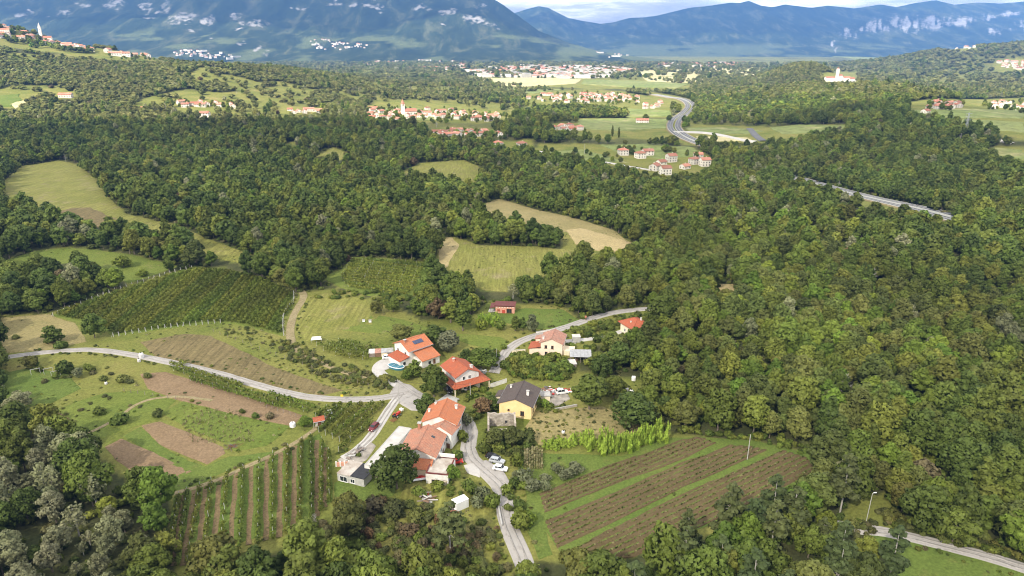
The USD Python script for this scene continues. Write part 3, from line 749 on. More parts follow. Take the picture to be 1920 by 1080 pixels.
def leaf_mass(rng, lobes, n, size, flat=0.0, up=0.25, inner=0.72):
    """Leaf clumps spread through the outer part of several lobes: (vertices, faces, normals)."""
    L = np.array([[*c, *(r if np.ndim(r) else (r, r, r))] for c, r in lobes], float)
    w = L[:, 3] * L[:, 4] + L[:, 3] * L[:, 5]
    k = rng.choice(len(L), n, p=w / w.sum())
    d = unit(rng.normal(size=(n, 3)) + [0, 0, up])
    rad = (inner + (1.06 - inner) * rng.random(n) ** 0.6) * np.where(rng.random(n) < 0.12, rng.uniform(1.0, 1.35, n), 1.0)
    p = L[k, :3] + d * L[k, 3:] * rad[:, None]
    keep = np.ones(n, bool)
    for j in range(len(L)):
        q = (p - L[j, :3]) / L[j, 3:]
        keep &= (np.linalg.norm(q, axis=1) > 0.62) | (k == j)
    p, d, k = p[keep], d[keep], k[keep]
    n = len(p)
    mid = np.average(L[:, :3], axis=0, weights=w)
    out = unit(d / L[k, 3:] * L[k, 3:].mean(1, keepdims=True) * 1.0 + 0.25 * unit(p - mid))
    nrm = unit(out + 0.75 * rng.normal(size=(n, 3)) * (1 - flat) + [0, 0, 0.25 + flat])
    a = unit(np.cross(nrm, unit(rng.normal(size=(n, 3)))))
    b = np.cross(nrm, a)
    s = size * rng.uniform(0.6, 1.35, n)[:, None]
    v = np.stack([p - a * s * 0.55 - b * s * 0.30, p + a * s * 0.5 - b * s * 0.42, p + a * s * 0.28 + b * s * 0.52 + nrm * s * 0.16, p - a * s * 0.42 + b * s * 0.36 - nrm * s * 0.1], 1)
    f = np.arange(n)[:, None] * 4 + np.array([[0, 1, 2, 0, 2, 3]])
    vn = unit(0.62 * out + 0.55 * nrm)
    return v.reshape(-1, 3), f.reshape(-1, 3), np.repeat(vn, 4, 0)


def put_leaves(path, data, mat):
    v, f, n = data
    m = UsdGeom.Mesh.Define(stage, path)
    m.CreatePointsAttr(Vt.Vec3fArray.FromNumpy(v.astype(np.float32)))
    m.CreateFaceVertexCountsAttr(Vt.IntArray.FromNumpy(np.full(len(f), 3, np.int32)))
    m.CreateFaceVertexIndicesAttr(Vt.IntArray.FromNumpy(f.astype(np.int32).ravel()))
    m.CreateSubdivisionSchemeAttr("none")
    m.CreateNormalsAttr(Vt.Vec3fArray.FromNumpy(n.astype(np.float32)))
    m.SetNormalsInterpolation("vertex")
    UsdShade.MaterialBindingAPI.Apply(m.GetPrim()).Bind(M(mat))
    return m


def join_leaves(parts):
    v, f, n, o = [], [], [], 0
    for a, b, c in parts:
        v.append(a); f.append(b + o); n.append(c)
        o += len(a)
    return np.vstack(v), np.vstack(f), np.vstack(n)


def broad_lobes(rng, h, w, n=11, base=0.28, lean=0.0, point=0.0):
    """Lobes of a broadleaf crown of height H and width W: many, uneven, some standing out of the outline."""
    out = []
    ch = h * (1 - base)
    m = int(n * 1.9)
    sx, sy = rng.uniform(0.82, 1.12, 2)
    for i in range(m):
        t = (i + 0.5) / m
        z = h * base + ch * (0.10 + 0.80 * t) + rng.normal(0, 0.03) * ch
        prof = math.sin(math.pi * min(1, 0.20 + 0.76 * t)) ** 0.75 * (1 - point * t)
        ang = i * 2.4 + rng.uniform(-0.6, 0.6)
        far = rng.uniform(0.25, 1.0) ** 0.6
        if rng.random() < 0.14:
            far *= 1.22
        rr_ = w * 0.40 * prof * far
        r = w * rng.uniform(0.10, 0.20) * (0.7 + 0.4 * prof)
        out.append(((rr_ * math.cos(ang) * sx + lean * t, rr_ * math.sin(ang) * sy, z), (r * rng.uniform(.85, 1.2), r * rng.uniform(.85, 1.2), r * rng.uniform(0.6, 0.95))))
    out.append(((lean * 0.5, 0, h * base + ch * 0.48), (w * 0.25, w * 0.25, ch * 0.33)))
    out.append(((lean + rng.normal(0, .05) * w, rng.normal(0, .05) * w, h - w * 0.12), (w * 0.14, w * 0.14, w * 0.13)))
    return out


def trunk_mesh(rng, h, r, lobes, base=0.28, limbs=4, sides=6):
    top = h * (base + 0.42 * (1 - base))
    bend = rng.normal(size=2) * 0.02 * h
    ms = [tube([[0, 0, -0.6], [bend[0] * 0.3, bend[1] * 0.3, top * 0.4], [bend[0], bend[1], top]], [r * 1.25, r * 0.85, r * 0.4], sides)]
    big = sorted(lobes, key=lambda l: -l[1][0])[:limbs]
    for c, _ in big:
        z0 = top * rng.uniform(0.5, 0.9)
        s = np.array([bend[0] * z0 / top, bend[1] * z0 / top, z0])
        c = np.array(c)
        m_ = (s + c) / 2 + [0, 0, -0.05 * h]
        ms.append(tube([s, m_, c], [r * 0.42, r * 0.28, r * 0.12], 4))
    return cat_meshes(ms)


def pine_parts(rng, h, w, n, size):
    lob, z = [], h * 0.42
    while z < h * 0.97:
        t = (z - h * 0.42) / (h * 0.55)
        for k in range(4 if t < 0.8 else 2):
            a = rng.uniform(0, 6.28)
            d = w * 0.5 * (1 - 0.62 * t) * rng.uniform(0.35, 0.8)
            r = w * 0.17 * (1 - 0.35 * t) * rng.uniform(0.8, 1.2)
            lob.append(((d * math.cos(a), d * math.sin(a), z + rng.uniform(-0.3, 0.3)), (r, r, r * 0.42)))
        z += h * 0.075
    lob.append(((0, 0, h * 0.96), (w * 0.10, w * 0.10, w * 0.12)))
    lv = leaf_mass(rng, lob, n, size, flat=0.3, inner=0.3)
    tr = [tube([[0, 0, -0.6], [0.1, 0.05, h * 0.5], [0, 0, h * 0.96]], [0.22, 0.15, 0.05], 6)]
    for c, r in lob[:-1:2]:
        tr.append(tube([[0, 0, c[2] - 0.3], [c[0], c[1], c[2]]], [0.06, 0.025], 4))
    return lv, cat_meshes(tr)


def bare_branches(rng, h, spread, n=26):
    ms = [tube([[0, 0, -0.5], [0.1, 0, h * 0.4], [0.2, 0.1, h * 0.8]], [h * 0.022, h * 0.015, h * 0.006], 5)]
    for i in range(n):
        z = h * rng.uniform(0.25, 0.8)
        a, el = rng.uniform(0, 6.28), rng.uniform(0.5, 1.2)
        L = spread * rng.uniform(0.4, 1.0) * (1.1 - z / h)
        e = np.array([math.cos(a) * math.cos(el), math.sin(a) * math.cos(el), math.sin(el)]) * L
        s = np.array([0.1, 0.05, z])
        m1 = s + e * 0.5 + rng.normal(size=3) * L * 0.06
        ms.append(tube([s, m1, s + e], [0.055, 0.035, 0.012], 3))
        for _ in range(3):
            e2 = unit(e + rng.normal(size=3) * L * 0.5) * L * 0.4
            ms.append(tube([m1, m1 + e2], [0.025, 0.008], 3))
    return cat_meshes(ms)


KINDS = {}      # kind -> (class root, height of the prototype)


def tree_kind(key, name, leaves, leaf_mat, wood, wood_mat="bark", h=10.0):
    r = ClassRoot(name)
    obj_path = str(r.GetPath())
    usdkit.mesh(stage, obj_path + "/trunk", wood, M(wood_mat), smooth=40)
    if leaves is not None:
        put_leaves(obj_path + "/crown", leaves, leaf_mat)
    KINDS[key] = (r, h, leaves, wood, leaf_mat, wood_mat)


trng = np.random.default_rng(5)
BROAD = []
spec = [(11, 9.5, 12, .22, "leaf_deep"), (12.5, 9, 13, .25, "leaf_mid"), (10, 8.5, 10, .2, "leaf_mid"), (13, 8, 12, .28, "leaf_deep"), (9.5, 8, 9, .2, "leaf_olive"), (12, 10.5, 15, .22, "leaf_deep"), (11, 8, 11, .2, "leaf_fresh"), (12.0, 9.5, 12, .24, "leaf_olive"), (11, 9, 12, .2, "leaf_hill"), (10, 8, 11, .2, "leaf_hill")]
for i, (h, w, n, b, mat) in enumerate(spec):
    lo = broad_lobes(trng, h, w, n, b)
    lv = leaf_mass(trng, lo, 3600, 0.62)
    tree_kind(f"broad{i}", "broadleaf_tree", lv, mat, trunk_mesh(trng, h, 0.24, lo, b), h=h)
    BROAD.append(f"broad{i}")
for key, h, w, n, b, mat, cnt, sz in (("tall", 15, 6.5, 13, .16, "leaf_deep", 3300, .6), ("tall2", 14, 6, 13, .16, "leaf_mid", 3300, .58), ("pale0", 10, 8, 10, .2, "leaf_pale", 2400, .46), ("pale1", 12, 7, 12, .22, "leaf_pale", 2400, .46),
                                      ("rust", 7, 6.5, 9, .15, "leaf_rust", 1300, .6), ("gold", 9, 9, 11, .2, "leaf_yellow", 3300, .55), ("fresh", 8, 7.5, 10, .18, "leaf_fresh", 1900, .62), ("silver", 7.5, 7, 10, .15, "leaf_silver", 1700, .55),
                                      ("olive_tree", 4.2, 4.4, 8, .18, "leaf_silver", 900, .38), ("round_dark", 6, 5.4, 9, .08, "leaf_deep", 1300, .5)):
    lo = broad_lobes(trng, h, w, n, b, point=0.25 if key.startswith("tall") else 0)
    tree_kind(key, "broadleaf_tree" if key not in ("olive_tree",) else "olive_tree", leaf_mass(trng, lo, cnt, sz), mat, trunk_mesh(trng, h, 0.022 * h, lo, b), h=h)
for k in range(3):
    lv, tr = pine_parts(trng, 14 + k, 7.5, 1700, 0.62)
    tree_kind(f"pine{k}", "pine_tree", lv, "leaf_pine", tr, "bark_grey", h=14 + k)
for k in range(2):
    br = bare_branches(trng, 9, 4.5, 30)
    tree_kind(f"bare{k}", "bare_tree", None, "leaf_pale", br, "bark_grey", h=9)
    lo = broad_lobes(trng, 9, 6, 8, .3)
    tree_kind(f"thin{k}", "thin_tree", leaf_mass(trng, lo, 420, .5, inner=.4), "leaf_pale", cat_meshes([bare_branches(trng, 9.5, 4.5, 24), trunk_mesh(trng, 8, .16, lo, .3)]), "bark_grey", h=9.5)
lo = [((0, 0, z), (0.75 * (1 - 0.55 * abs(z - 4.5) / 5), 0.75 * (1 - 0.55 * abs(z - 4.5) / 5), 1.2)) for z in np.linspace(1, 9, 9)]
tree_kind("cypress", "cypress_tree", leaf_mass(trng, lo, 700, .45), "leaf_deep", tube([[0, 0, -.5], [0, 0, 8]], [.15, .05]), h=10)


def bush_lobes(rng, w, h, n):
    out = []
    for i in range(n):
        a = i * 2.4
        d = w * 0.5 * rng.uniform(0.1, 0.62)
        r = w * rng.uniform(0.22, 0.32)
        out.append(((d * math.cos(a), d * math.sin(a), h * rng.uniform(0.3, 0.62)), (r, r, h * rng.uniform(0.3, 0.42))))
    return out


for key, w, h, n, cnt, sz, mat in (("bush0", 3.4, 2.4, 6, 620, .42, "leaf_mid"), ("bush1", 3.0, 2.0, 5, 520, .40, "leaf_deep"), ("bush2", 3.8, 2.2, 6, 560, .42, "leaf_olive"), ("bush3", 3.2, 1.9, 5, 480, .40, "leaf_weed"),
                                   ("bush4", 2.6, 2.0, 5, 460, .34, "leaf_fresh"), ("bush_rust", 3.4, 3.0, 6, 520, .40, "leaf_rust"), ("bush_silver", 3.0, 2.6, 6, 560, .32, "leaf_silver"), ("bush_yellow", 3.2, 2.2, 6, 480, .4, "leaf_yellow")):
    lo = bush_lobes(trng, w, h, n)
    wood = cat_meshes([tube([[0, 0, -.4], [c[0] * .5, c[1] * .5, c[2] * .6], list(c)], [.06, .04, .015], 4) for c, _ in lo[:4]])
    r = ClassRoot("bush")
    usdkit.mesh(stage, str(r.GetPath()) + "/stem", wood, M("bark"), smooth=40)
    lv = leaf_mass(trng, lo, cnt, sz, inner=.55)
    put_leaves(str(r.GetPath()) + "/foliage", lv, mat)
    KINDS[key] = (r, h, lv, wood, mat, "bark")


# ---------------------------------------------------------------- the woods
def visible(px, py, zc, pad=260):
    return (px > -pad) & (px < 1920 + pad) & (py < 1400) & (zc > 5)


def scatter(r0, r1, step, rng):
    x1 = r1 * 0.95
    gx, gy = np.meshgrid(np.arange(-x1, x1, step), np.arange(10, r1, step * 0.87))
    gx[1::2] += step / 2
    p = np.column_stack([gx.ravel(), gy.ravel()]) + rng.uniform(-0.42, 0.42, (gx.size, 2)) * step
    r = np.hypot(p[:, 0], p[:, 1])
    p = p[(r >= r0) & (r < r1) & (abs(p[:, 0]) < 0.92 * p[:, 1] + 60)]
    z = height(p[:, 0], p[:, 1])
    px, py, zc = to_px(np.column_stack([p, z]))
    k = visible(px, py, zc)
    p, z, px, py, zc = p[k], z[k], px[k], py[k], zc[k]
    mx, my, _ = to_px(np.column_stack([p, z + 6.0]))
    bad = shapely.contains_xy(ALLCLEAR, px, py) | (shapely.contains_xy(ALLCLEAR, mx, my) & (np.hypot(p[:, 0], p[:, 1]) < 2200))
    cov = valley_wood(p[:, 0], p[:, 1])
    k = ~bad & (rng.random(len(p)) < cov)
    return np.column_stack([p, z])[k], px[k], py[k]


def choose(rng, px, py, x, y):
    """Which kind grows where, as in the photograph: pale grey woods at the lower left, pines at the bottom, olive tones on the slopes."""
    n = len(px)
    patch = meshkit.fbm(np.column_stack([x / 90.0, y / 90.0, 0 * x]), 3, 17)
    u = rng.random(n)
    kind = np.where(patch < 0.47, rng.choice([0, 3, 5, 1], n), np.where(patch < 0.55, rng.choice([0, 1, 2, 3, 5, 6], n), rng.choice([1, 2, 4, 7, 6], n)))
    keys = np.array([f"broad{i}" for i in range(8)] + ["pale0", "pale1", "tall", "tall2", "pine0", "pine1", "pine2", "thin0", "thin1", "rust", "gold", "bare1"], dtype=object)
    out = keys[kind]
    ll = (px < 330) & (py > 740) & (px + (1080 - py) * 0.25 < 260)
    out[ll & (u < 0.62)] = "pale0"
    out[ll & (u < 0.34)] = "pale1"
    out[ll & (u < 0.16)] = "thin0"
    lm = (px < 560) & (py > 830) & ~ll
    out[lm & (u < 0.10)] = "thin1"
    out[lm & (u > 0.94)] = "gold"
    pn = (py > 940) & (px > 1180) & (px < 1680)
    out[pn & (u < 0.34)] = "pine0"
    out[pn & (u < 0.2)] = "pine1"
    far = ~(ll | lm | pn)
    sunny = (py < 235) & (px < 900) | (py < 185)  # far slopes in sun: paler leaf kinds carry the lit tone
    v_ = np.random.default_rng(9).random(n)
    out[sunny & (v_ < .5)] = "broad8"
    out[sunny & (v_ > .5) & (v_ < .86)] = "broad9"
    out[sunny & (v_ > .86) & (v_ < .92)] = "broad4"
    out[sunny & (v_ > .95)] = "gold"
    out[far & (u < 0.020)] = "pale1"
    out[far & (u > 0.955) & (u < 0.968)] = "bare1"
    out[far & (u > 0.992)] = "rust"
    out[far & (u > 0.972) & (u < 0.992)] = "gold"
    out[far & (u > 0.90) & (u < 0.935)] = "tall"
    out[far & (u > 0.935) & (u < 0.955)] = "tall2"
    return out


def thinner(data, n, grow, rng):
    """The same crown with fewer, larger leaf clumps, for trees far off."""
    v, f, nn = data
    k = len(v) // 4
    s = rng.choice(k, min(n, k), replace=False)
    q = v.reshape(-1, 4, 3)[s]
    c = q.mean(1, keepdims=True)
    q = c + (q - c) * grow
    m = nn.reshape(-1, 4, 3)[s]
    ff = np.arange(len(s))[:, None] * 4 + np.array([[0, 1, 2, 0, 2, 3]])
    return q.reshape(-1, 3), ff.reshape(-1, 3), m.reshape(-1, 3)


frng = np.random.default_rng(23)
ring1, px1, py1 = scatter(60, 430, 6.6, frng)
ring2, px2, py2 = scatter(430, 1150, 8.2, frng)
ring3, px3, py3 = scatter(1150, 2700, 9.6, frng)
ring4, px4, py4 = scatter(2700, 5600, 27.0, frng)
k1 = choose(frng, px1, py1, ring1[:, 0], ring1[:, 1])
k2 = choose(frng, px2, py2, ring2[:, 0], ring2[:, 1])
k3 = choose(frng, px3, py3, ring3[:, 0], ring3[:, 1])
k4 = choose(frng, px4, py4, ring4[:, 0], ring4[:, 1])
s1 = frng.uniform(0.58, 1.22, len(k1)) * (1 - 0.2 * (meshkit.noise(np.column_stack([ring1[:, :2] / 40, np.zeros(len(k1))]), 2) < 0.35))
s2, s3, s4 = frng.uniform(0.62, 1.25, len(k2)), frng.uniform(0.85, 1.35, len(k3)), frng.uniform(2.0, 2.9, len(k4))
print("trees", len(k1), len(k2), len(k3), len(k4))


class Scatter:
    """One object of kind stuff made of instanced prototypes."""

    def __init__(self, name, label):
        self.path = new_path(name)
        self.pi = UsdGeom.PointInstancer.Define(stage, self.path)
        tag(self.pi, label, kind="stuff")
        self.protos, self.idx, self.pos, self.rot, self.sc = [], [], [], [], []

    def proto(self, name, parts):
        x = UsdGeom.Xform.Define(stage, f"{self.path}/Prototypes/{name}")
        for pn, data, mat in parts:
            if isinstance(data, tuple):
                put_leaves(f"{x.GetPath()}/{pn}", data, mat)
            else:
                usdkit.mesh(stage, f"{x.GetPath()}/{pn}", data, M(mat), smooth=40)
        self.protos.append(x.GetPath())
        return len(self.protos) - 1

    def add(self, i, pos, rot, sc):
        n = len(pos)
        if n == 0:
            return
        self.idx.append(np.full(n, i) if np.ndim(i) == 0 else i)
        self.pos.append(pos)
        self.rot.append(rot)
        self.sc.append(np.repeat(np.asarray(sc, float)[:, None], 3, 1) if np.ndim(sc) == 1 else np.asarray(sc))

    def done(self):
        pos, rot, sc, idx = np.vstack(self.pos), np.concatenate(self.rot), np.vstack(self.sc), np.concatenate(self.idx)
        self.pi.CreatePrototypesRel().SetTargets(self.protos)
        self.pi.CreateProtoIndicesAttr(Vt.IntArray.FromNumpy(idx.astype(np.int32)))
        self.pi.CreatePositionsAttr(Vt.Vec3fArray.FromNumpy(pos.astype(np.float32)))
        self.pi.CreateScalesAttr(Vt.Vec3fArray.FromNumpy(sc.astype(np.float32)))
        qs = np.column_stack([np.cos(rot / 2), 0 * rot, 0 * rot, np.sin(rot / 2)])
        self.pi.CreateOrientationsAttr(Vt.QuathArray([Gf.Quath(float(a), float(b), float(c), float(d)) for a, b, c, d in qs]))


# the three hundred that show largest are trees of their own; all behind them are the forest
zone_names = [
    (lambda x, y: (x < 330) & (y > 740) & (x + (1080 - y) * 0.25 < 260), "in the lower left pale wood", "trees of the pale wood at the lower left"),
    (lambda x, y: (x < 620) & (y > 800), "in the wood under the vineyard", "trees of the wood below the vineyard"),
    (lambda x, y: (x < 1180) & (y > 900), "in the thicket below the hamlet", "trees of the thicket below the hamlet"),
    (lambda x, y: (x < 1700) & (y > 915), "in the wood below the furrows", "trees of the wood below the ploughed field"),
    (lambda x, y: (x > 1180) & (y > 560), "on the right wooded slope", "trees of the wooded slope on the right"),
    (lambda x, y: (x > -9999), "in the wood behind the hamlet", "trees of the wood behind the hamlet"),
]
kind_word = {"broad0": "round dark tree", "broad1": "broad green tree", "broad2": "low green tree", "broad3": "high dark tree", "broad4": "olive tree", "broad5": "spreading dark tree", "broad6": "bright green tree", "broad8": "light green tree", "broad9": "small light tree",
             "broad7": "spreading olive tree", "pale0": "pale greyish tree", "pale1": "pale upright tree", "tall": "narrow dark tree", "tall2": "narrow green tree", "pine0": "bare-trunked pine", "pine1": "tall pine", "pine2": "old pine",
             "thin0": "sparse grey tree", "thin1": "half bare tree", "bare1": "leafless dead tree", "rust": "rusty tree", "gold": "yellowish tree"}
dist1 = np.linalg.norm(ring1 - [0, 0, HCAM], axis=1)
inframe = (px1 > -10) & (px1 < 1930)
ty = to_px(np.column_stack([ring1[:, :2], ring1[:, 2] + 7]))[1]
order = np.argsort(np.where(inframe & (ty < 1085), dist1, 1e9))[:290]
single = np.zeros(len(k1), bool)
single[order] = True
sets = {}
for i in order:
    for test, where, group in zone_names:
        if test(px1[i], py1[i]):
            break
    sets.setdefault((k1[i], where, group), []).append(i)
for (key, where, group), members in sets.items():
    members.sort(key=lambda i: px1[i])
    for j, i in enumerate(members):
        nm = "pine_tree" if key.startswith("pine") else ("bare_tree" if key.startswith(("thin", "bare")) else "broadleaf_tree")
        lab = f"{kind_word[key]} {where}" if len(members) == 1 else f"{nth(j, len(members))} of the {kind_word[key].replace('tree', 'trees')} {where}"
        if len(members) > 1 and key.startswith("pine"):
            lab = f"{nth(j, len(members))} of the {kind_word[key].replace('pine', 'pines', 1).replace('pines tree', 'pine trees')} {where}"
        copy_of(KINDS[key][0], nm, ring1[i] - [0, 0, 0.2], frng.uniform(0, 360), (s1[i], s1[i], s1[i] * frng.uniform(0.9, 1.15)), lab, "tree", group)

forest = Scatter("forest", "dense mixed woods covering the slopes and valley")
pk = {}
lrng = np.random.default_rng(3)
for key in sorted(set(k1) | set(k2) | set(k3) | set(k4)):
    _, h, lv, wood, lm, wm = KINDS[key]
    if lv is None:
        for q_ in (1, 2, 3):
            pk[key, q_] = forest.proto(f"{key}_{q_}", [("trunk", wood, wm)])
        continue
    pk[key, 1] = forest.proto(f"{key}_near", [("crown", lv, lm), ("trunk", wood, wm)])
    pk[key, 2] = forest.proto(f"{key}_mid", [("crown", thinner(lv, 720, 2.0, lrng), lm), ("trunk", wood, wm)])
    pk[key, 3] = forest.proto(f"{key}_far", [("crown", thinner(lv, 200, 3.6, lrng), lm)])
for ring, kk, ss, lod in ((ring1[~single], k1[~single], s1[~single], 1), (ring2, k2, s2, 2), (ring3, k3, s3, 3), (ring4, k4, s4, 3)):
    ii = np.array([pk[k, lod] for k in kk])
    sc = np.column_stack([ss, ss, ss * frng.uniform(0.85, 1.15, len(ss)) * (0.62 if ring is ring4 else np.where(ring[:, 0] < -0.1 * ring[:, 1], 0.62, 0.85) if ring is ring3 else 1)])
    forest.add(ii, ring - [0, 0, 0.2], frng.uniform(0, 6.28, len(kk)), sc)
VPOLY = [("684,206 700,200 800,200 905,210 965,222 962,232 900,234 770,232 690,232", 150), ("800,244 940,244 945,262 820,264", 45), ("984,180 1080,172 1150,174 1204,182 1202,198 1040,198", 130), ("326,190 440,192 440,208 330,206", 22), ("1738,192 1805,192 1805,208 1740,208", 34), ("1838,192 1925,190 1925,214 1850,208", 34), ("1160,276 1340,286 1330,300 1270,298 1150,292", 24), ("0,44 70,66 180,90 180,104 60,90 0,76", 90), ("200,98 300,108 300,118 210,112", 26), ("870,126 1180,130 1180,146 1000,148 880,144", 260), ("1010,284 1150,290 1200,320 1130,314", 22), ("690,120 870,122 860,138 690,138", 120)]
vr_ = np.random.default_rng(29)
for poly, n in VPOLY:
    P_ = Polygon(pp(poly)); x0, y0, x1, y1 = P_.bounds
    q = np.column_stack([vr_.uniform(x0, x1, n * 4), vr_.uniform(y0, y1, n * 4)])
    q = q[shapely.contains_xy(P_, q[:, 0], q[:, 1])][:n]
    g = at(q[:, 0], q[:, 1])
    far_ = 2.0 if g[:, 1].mean() > 2200 else 1.0
    sv = vr_.uniform(.4, .8, len(g)) * far_
    forest.add(np.array([pk[k, 3 if far_ > 1 else 2] for k in vr_.choice(["broad0", "broad1", "broad4", "broad6"], len(g))]), g - [0, 0, .2], vr_.uniform(0, 6.28, len(g)), np.column_stack([sv, sv, sv / far_ ** .5]))
forest.done()

# undergrowth fills the floor of the near woods and softens their edges
under_ = Scatter("undergrowth", "low bushes and brambles under and along the woods")
bk = [under_.proto(k, [("foliage", thinner(KINDS[k][2], 260, 1.4, lrng), KINDS[k][4])]) for k in ("bush0", "bush1", "bush2", "bush3")]
u1, upx, upy = scatter(60, 430, 4.6, frng)
under_.add(frng.choice(bk, len(u1), p=[.3, .4, .2, .1]), u1 - [0, 0, .2], frng.uniform(0, 6.28, len(u1)), frng.uniform(0.6, 1.3, len(u1)))
u2, _, _ = scatter(430, 800, 7.5, frng)
under_.add(frng.choice(bk, len(u2)), u2 - [0, 0, .2], frng.uniform(0, 6.28, len(u2)), frng.uniform(0.8, 1.6, len(u2)))
# ---------------------------------------------------------------- meadows, fields, roads
F = {}
F["ml"] = field("meadow", CLEAR["meadow_left"], "grass_meadow", "long sloping hay meadow at the left, pale stripes of mown grass", 0.02, 6, 1.5, 1)
field("field", "80,402 135,391 168,389 236,418 215,426 130,428 92,420", "soil_green", "small brown fallow field in the hay meadow at the left", 0.06, 4, 1.0, 2)
field("meadow", CLEAR["meadow_left_low"], "grass_fresh", "fresh green meadow above the big vineyard", 0.02, 5, 1.0, 3)
field("meadow", "0,596 90,589 140,606 165,640 100,655 0,664", "grass_dry", "dry straw coloured meadow at the left edge beside the vineyard", 0.02, 4, 0.8, 4)
field("field", "95,592 230,541 360,503 420,505 490,521 552,550 549,576 530,600 531,631 440,608 380,608 210,631 185,611 140,602", "grass_fresh", "grassy ground under the rows of the big vineyard", 0.02, 4, 0.3, 5)
field("field", "262,641 350,626 395,630 450,655 520,690 645,733 600,742 480,722 380,693 290,668", "soil_green", "brown green fallow field above the road", 0.03, 3, 0.6, 6)
field("field", "262,701 312,697 420,730 568,778 550,800 450,781 340,753 276,729", "soil_brown", "long strip of bare brown earth beside the vine strip", 0.03, 3, 0.2, 7, 0.1)
field("field", "264,798 300,790 355,810 420,838 424,850 388,872 300,836", "soil_brown", "bare brown garden field with a bonfire heap at its corner", 0.03, 2.5, 0.2, 8, 0.1)
field("field", "194,838 228,822 290,848 362,884 330,902 270,900 215,862", "soil_brown", "bare brown plot at the edge of the lower left wood", 0.03, 2.5, 0.25, 9, 0.1)
field("field", "78,766 95,762 142,790 135,797 100,785", "soil_brown", "tiny dug garden bed on the left lawn", 0.03, 2, 0.3, 10, 0.1)
field("meadow", "0,700 60,690 130,700 150,730 90,760 0,768", "grass_lawn", "bright lawn at the left edge under the fruit trees", 0.02, 3, 0.8, 11)
field("meadow", "95,770 200,735 280,730 330,750 300,785 250,800 190,822 120,800", "grass_fresh", "rough garden grass with bushes on the left", 0.01, 3, 0.8, 12)
field("meadow", "230,818 265,800 310,840 385,874 430,855 480,850 560,838 440,876 335,928 300,905 345,886", "grass_lawn", "bright green grass around the brown garden plots", 0.02, 3, 0.6, 13)
field("field", "300,775 345,752 460,780 545,800 500,838 440,848 420,832 350,802", "grass_fresh", "weedy garden field with pale rows of vegetables", 0.02, 3, 0.6, 14)
field("meadow", "560,560 610,549 690,562 715,590 700,612 640,620 575,640 553,610", "grass_meadow", "mown grass beside the earth path", 0.02, 4, 0.8, 15)
field("meadow", "700,590 760,600 830,622 940,632 955,642 935,660 860,640 800,628 700,625 640,620", "grass_fresh", "smooth green slope behind the orange roofed houses", 0.02, 4, 0.6, 16)
field("meadow", CLEAR["meadow_mid"], "grass_meadow", "green clearing with straw coloured edges in the middle of the woods", 0.02, 5, 1.2, 17)
field("field", "822,446 850,445 862,460 840,500 820,512", "grass_straw", "strip of dead grass along the left edge of the middle clearing", 0.08, 5, 1.0, 18)
field("meadow", CLEAR["meadow_upper"], "grass_dry", "dry meadow crossing the upper clearing", 0.02, 6, 1.2, 19)
field("field", "1060,432 1090,428 1140,442 1186,456 1170,472 1110,470 1080,458", "grass_straw", "patch of straw yellow grass at the right end of the upper clearing", 0.10, 6, 1.0, 20)
field("meadow", CLEAR["meadow_knoll"], "grass_meadow", "oval hill meadow ringed by woods", 0.02, 7, 1.5, 21)
field("field", CLEAR["vineyard_mid"], "grass_fresh", "grassy ground under the small hillside vineyard", 0.02, 4, 0.4, 22)
field("lawn", "893,590 925,585 985,578 1056,580 1090,602 1046,620 1000,616 940,604 900,602", "grass_lawn", "vivid green lawn in front of the small brick house", 0.02, 3, 0.5, 23)
field("lawn", "980,842 1030,850 1120,852 1180,856 1150,880 1020,915 1010,960 1040,1040 1010,1050 985,990 985,930 970,880", "grass_lawn", "green garden lawn with olive trees beside the ploughed field", 0.02, 2.5, 0.4, 24)
field("meadow", "1000,770 1130,762 1225,800 1180,815 1010,838 985,800", "grass_dry", "rough dry grass behind the bamboo hedge", 0.01, 3, 0.8, 25)
field("lawn", "625,905 700,880 760,885 740,930 680,955 625,962", "grass_lawn", "lawn below the low white barn", 0.02, 2.5, 0.5, 26)
field("meadow", "760,890 860,900 930,960 950,1010 800,985 740,950", "grass_meadow", "rough grass around the white container", 0.01, 3, 0.8, 27)
field("meadow", CLEAR["bottom_right"], "grass_lawn", "bright green bank in the bottom right corner", 0.01, 3, 0.6, 28)
field("meadow", CLEAR["meadow_small"], "grass_meadow", "small yellow green hill meadow among the woods", 0.02, 7, 1.5, 29)
field("field", CLEAR["clearing_right"], "grass_straw", "pale bare patch in the right hand wood", 0.05, 3, 0.8, 30)
field("field", "0,690 30,700 20,712 0,712", "grass_fresh", "grass verge at the left edge of the road", 0.01, 3, 0.5, 31)
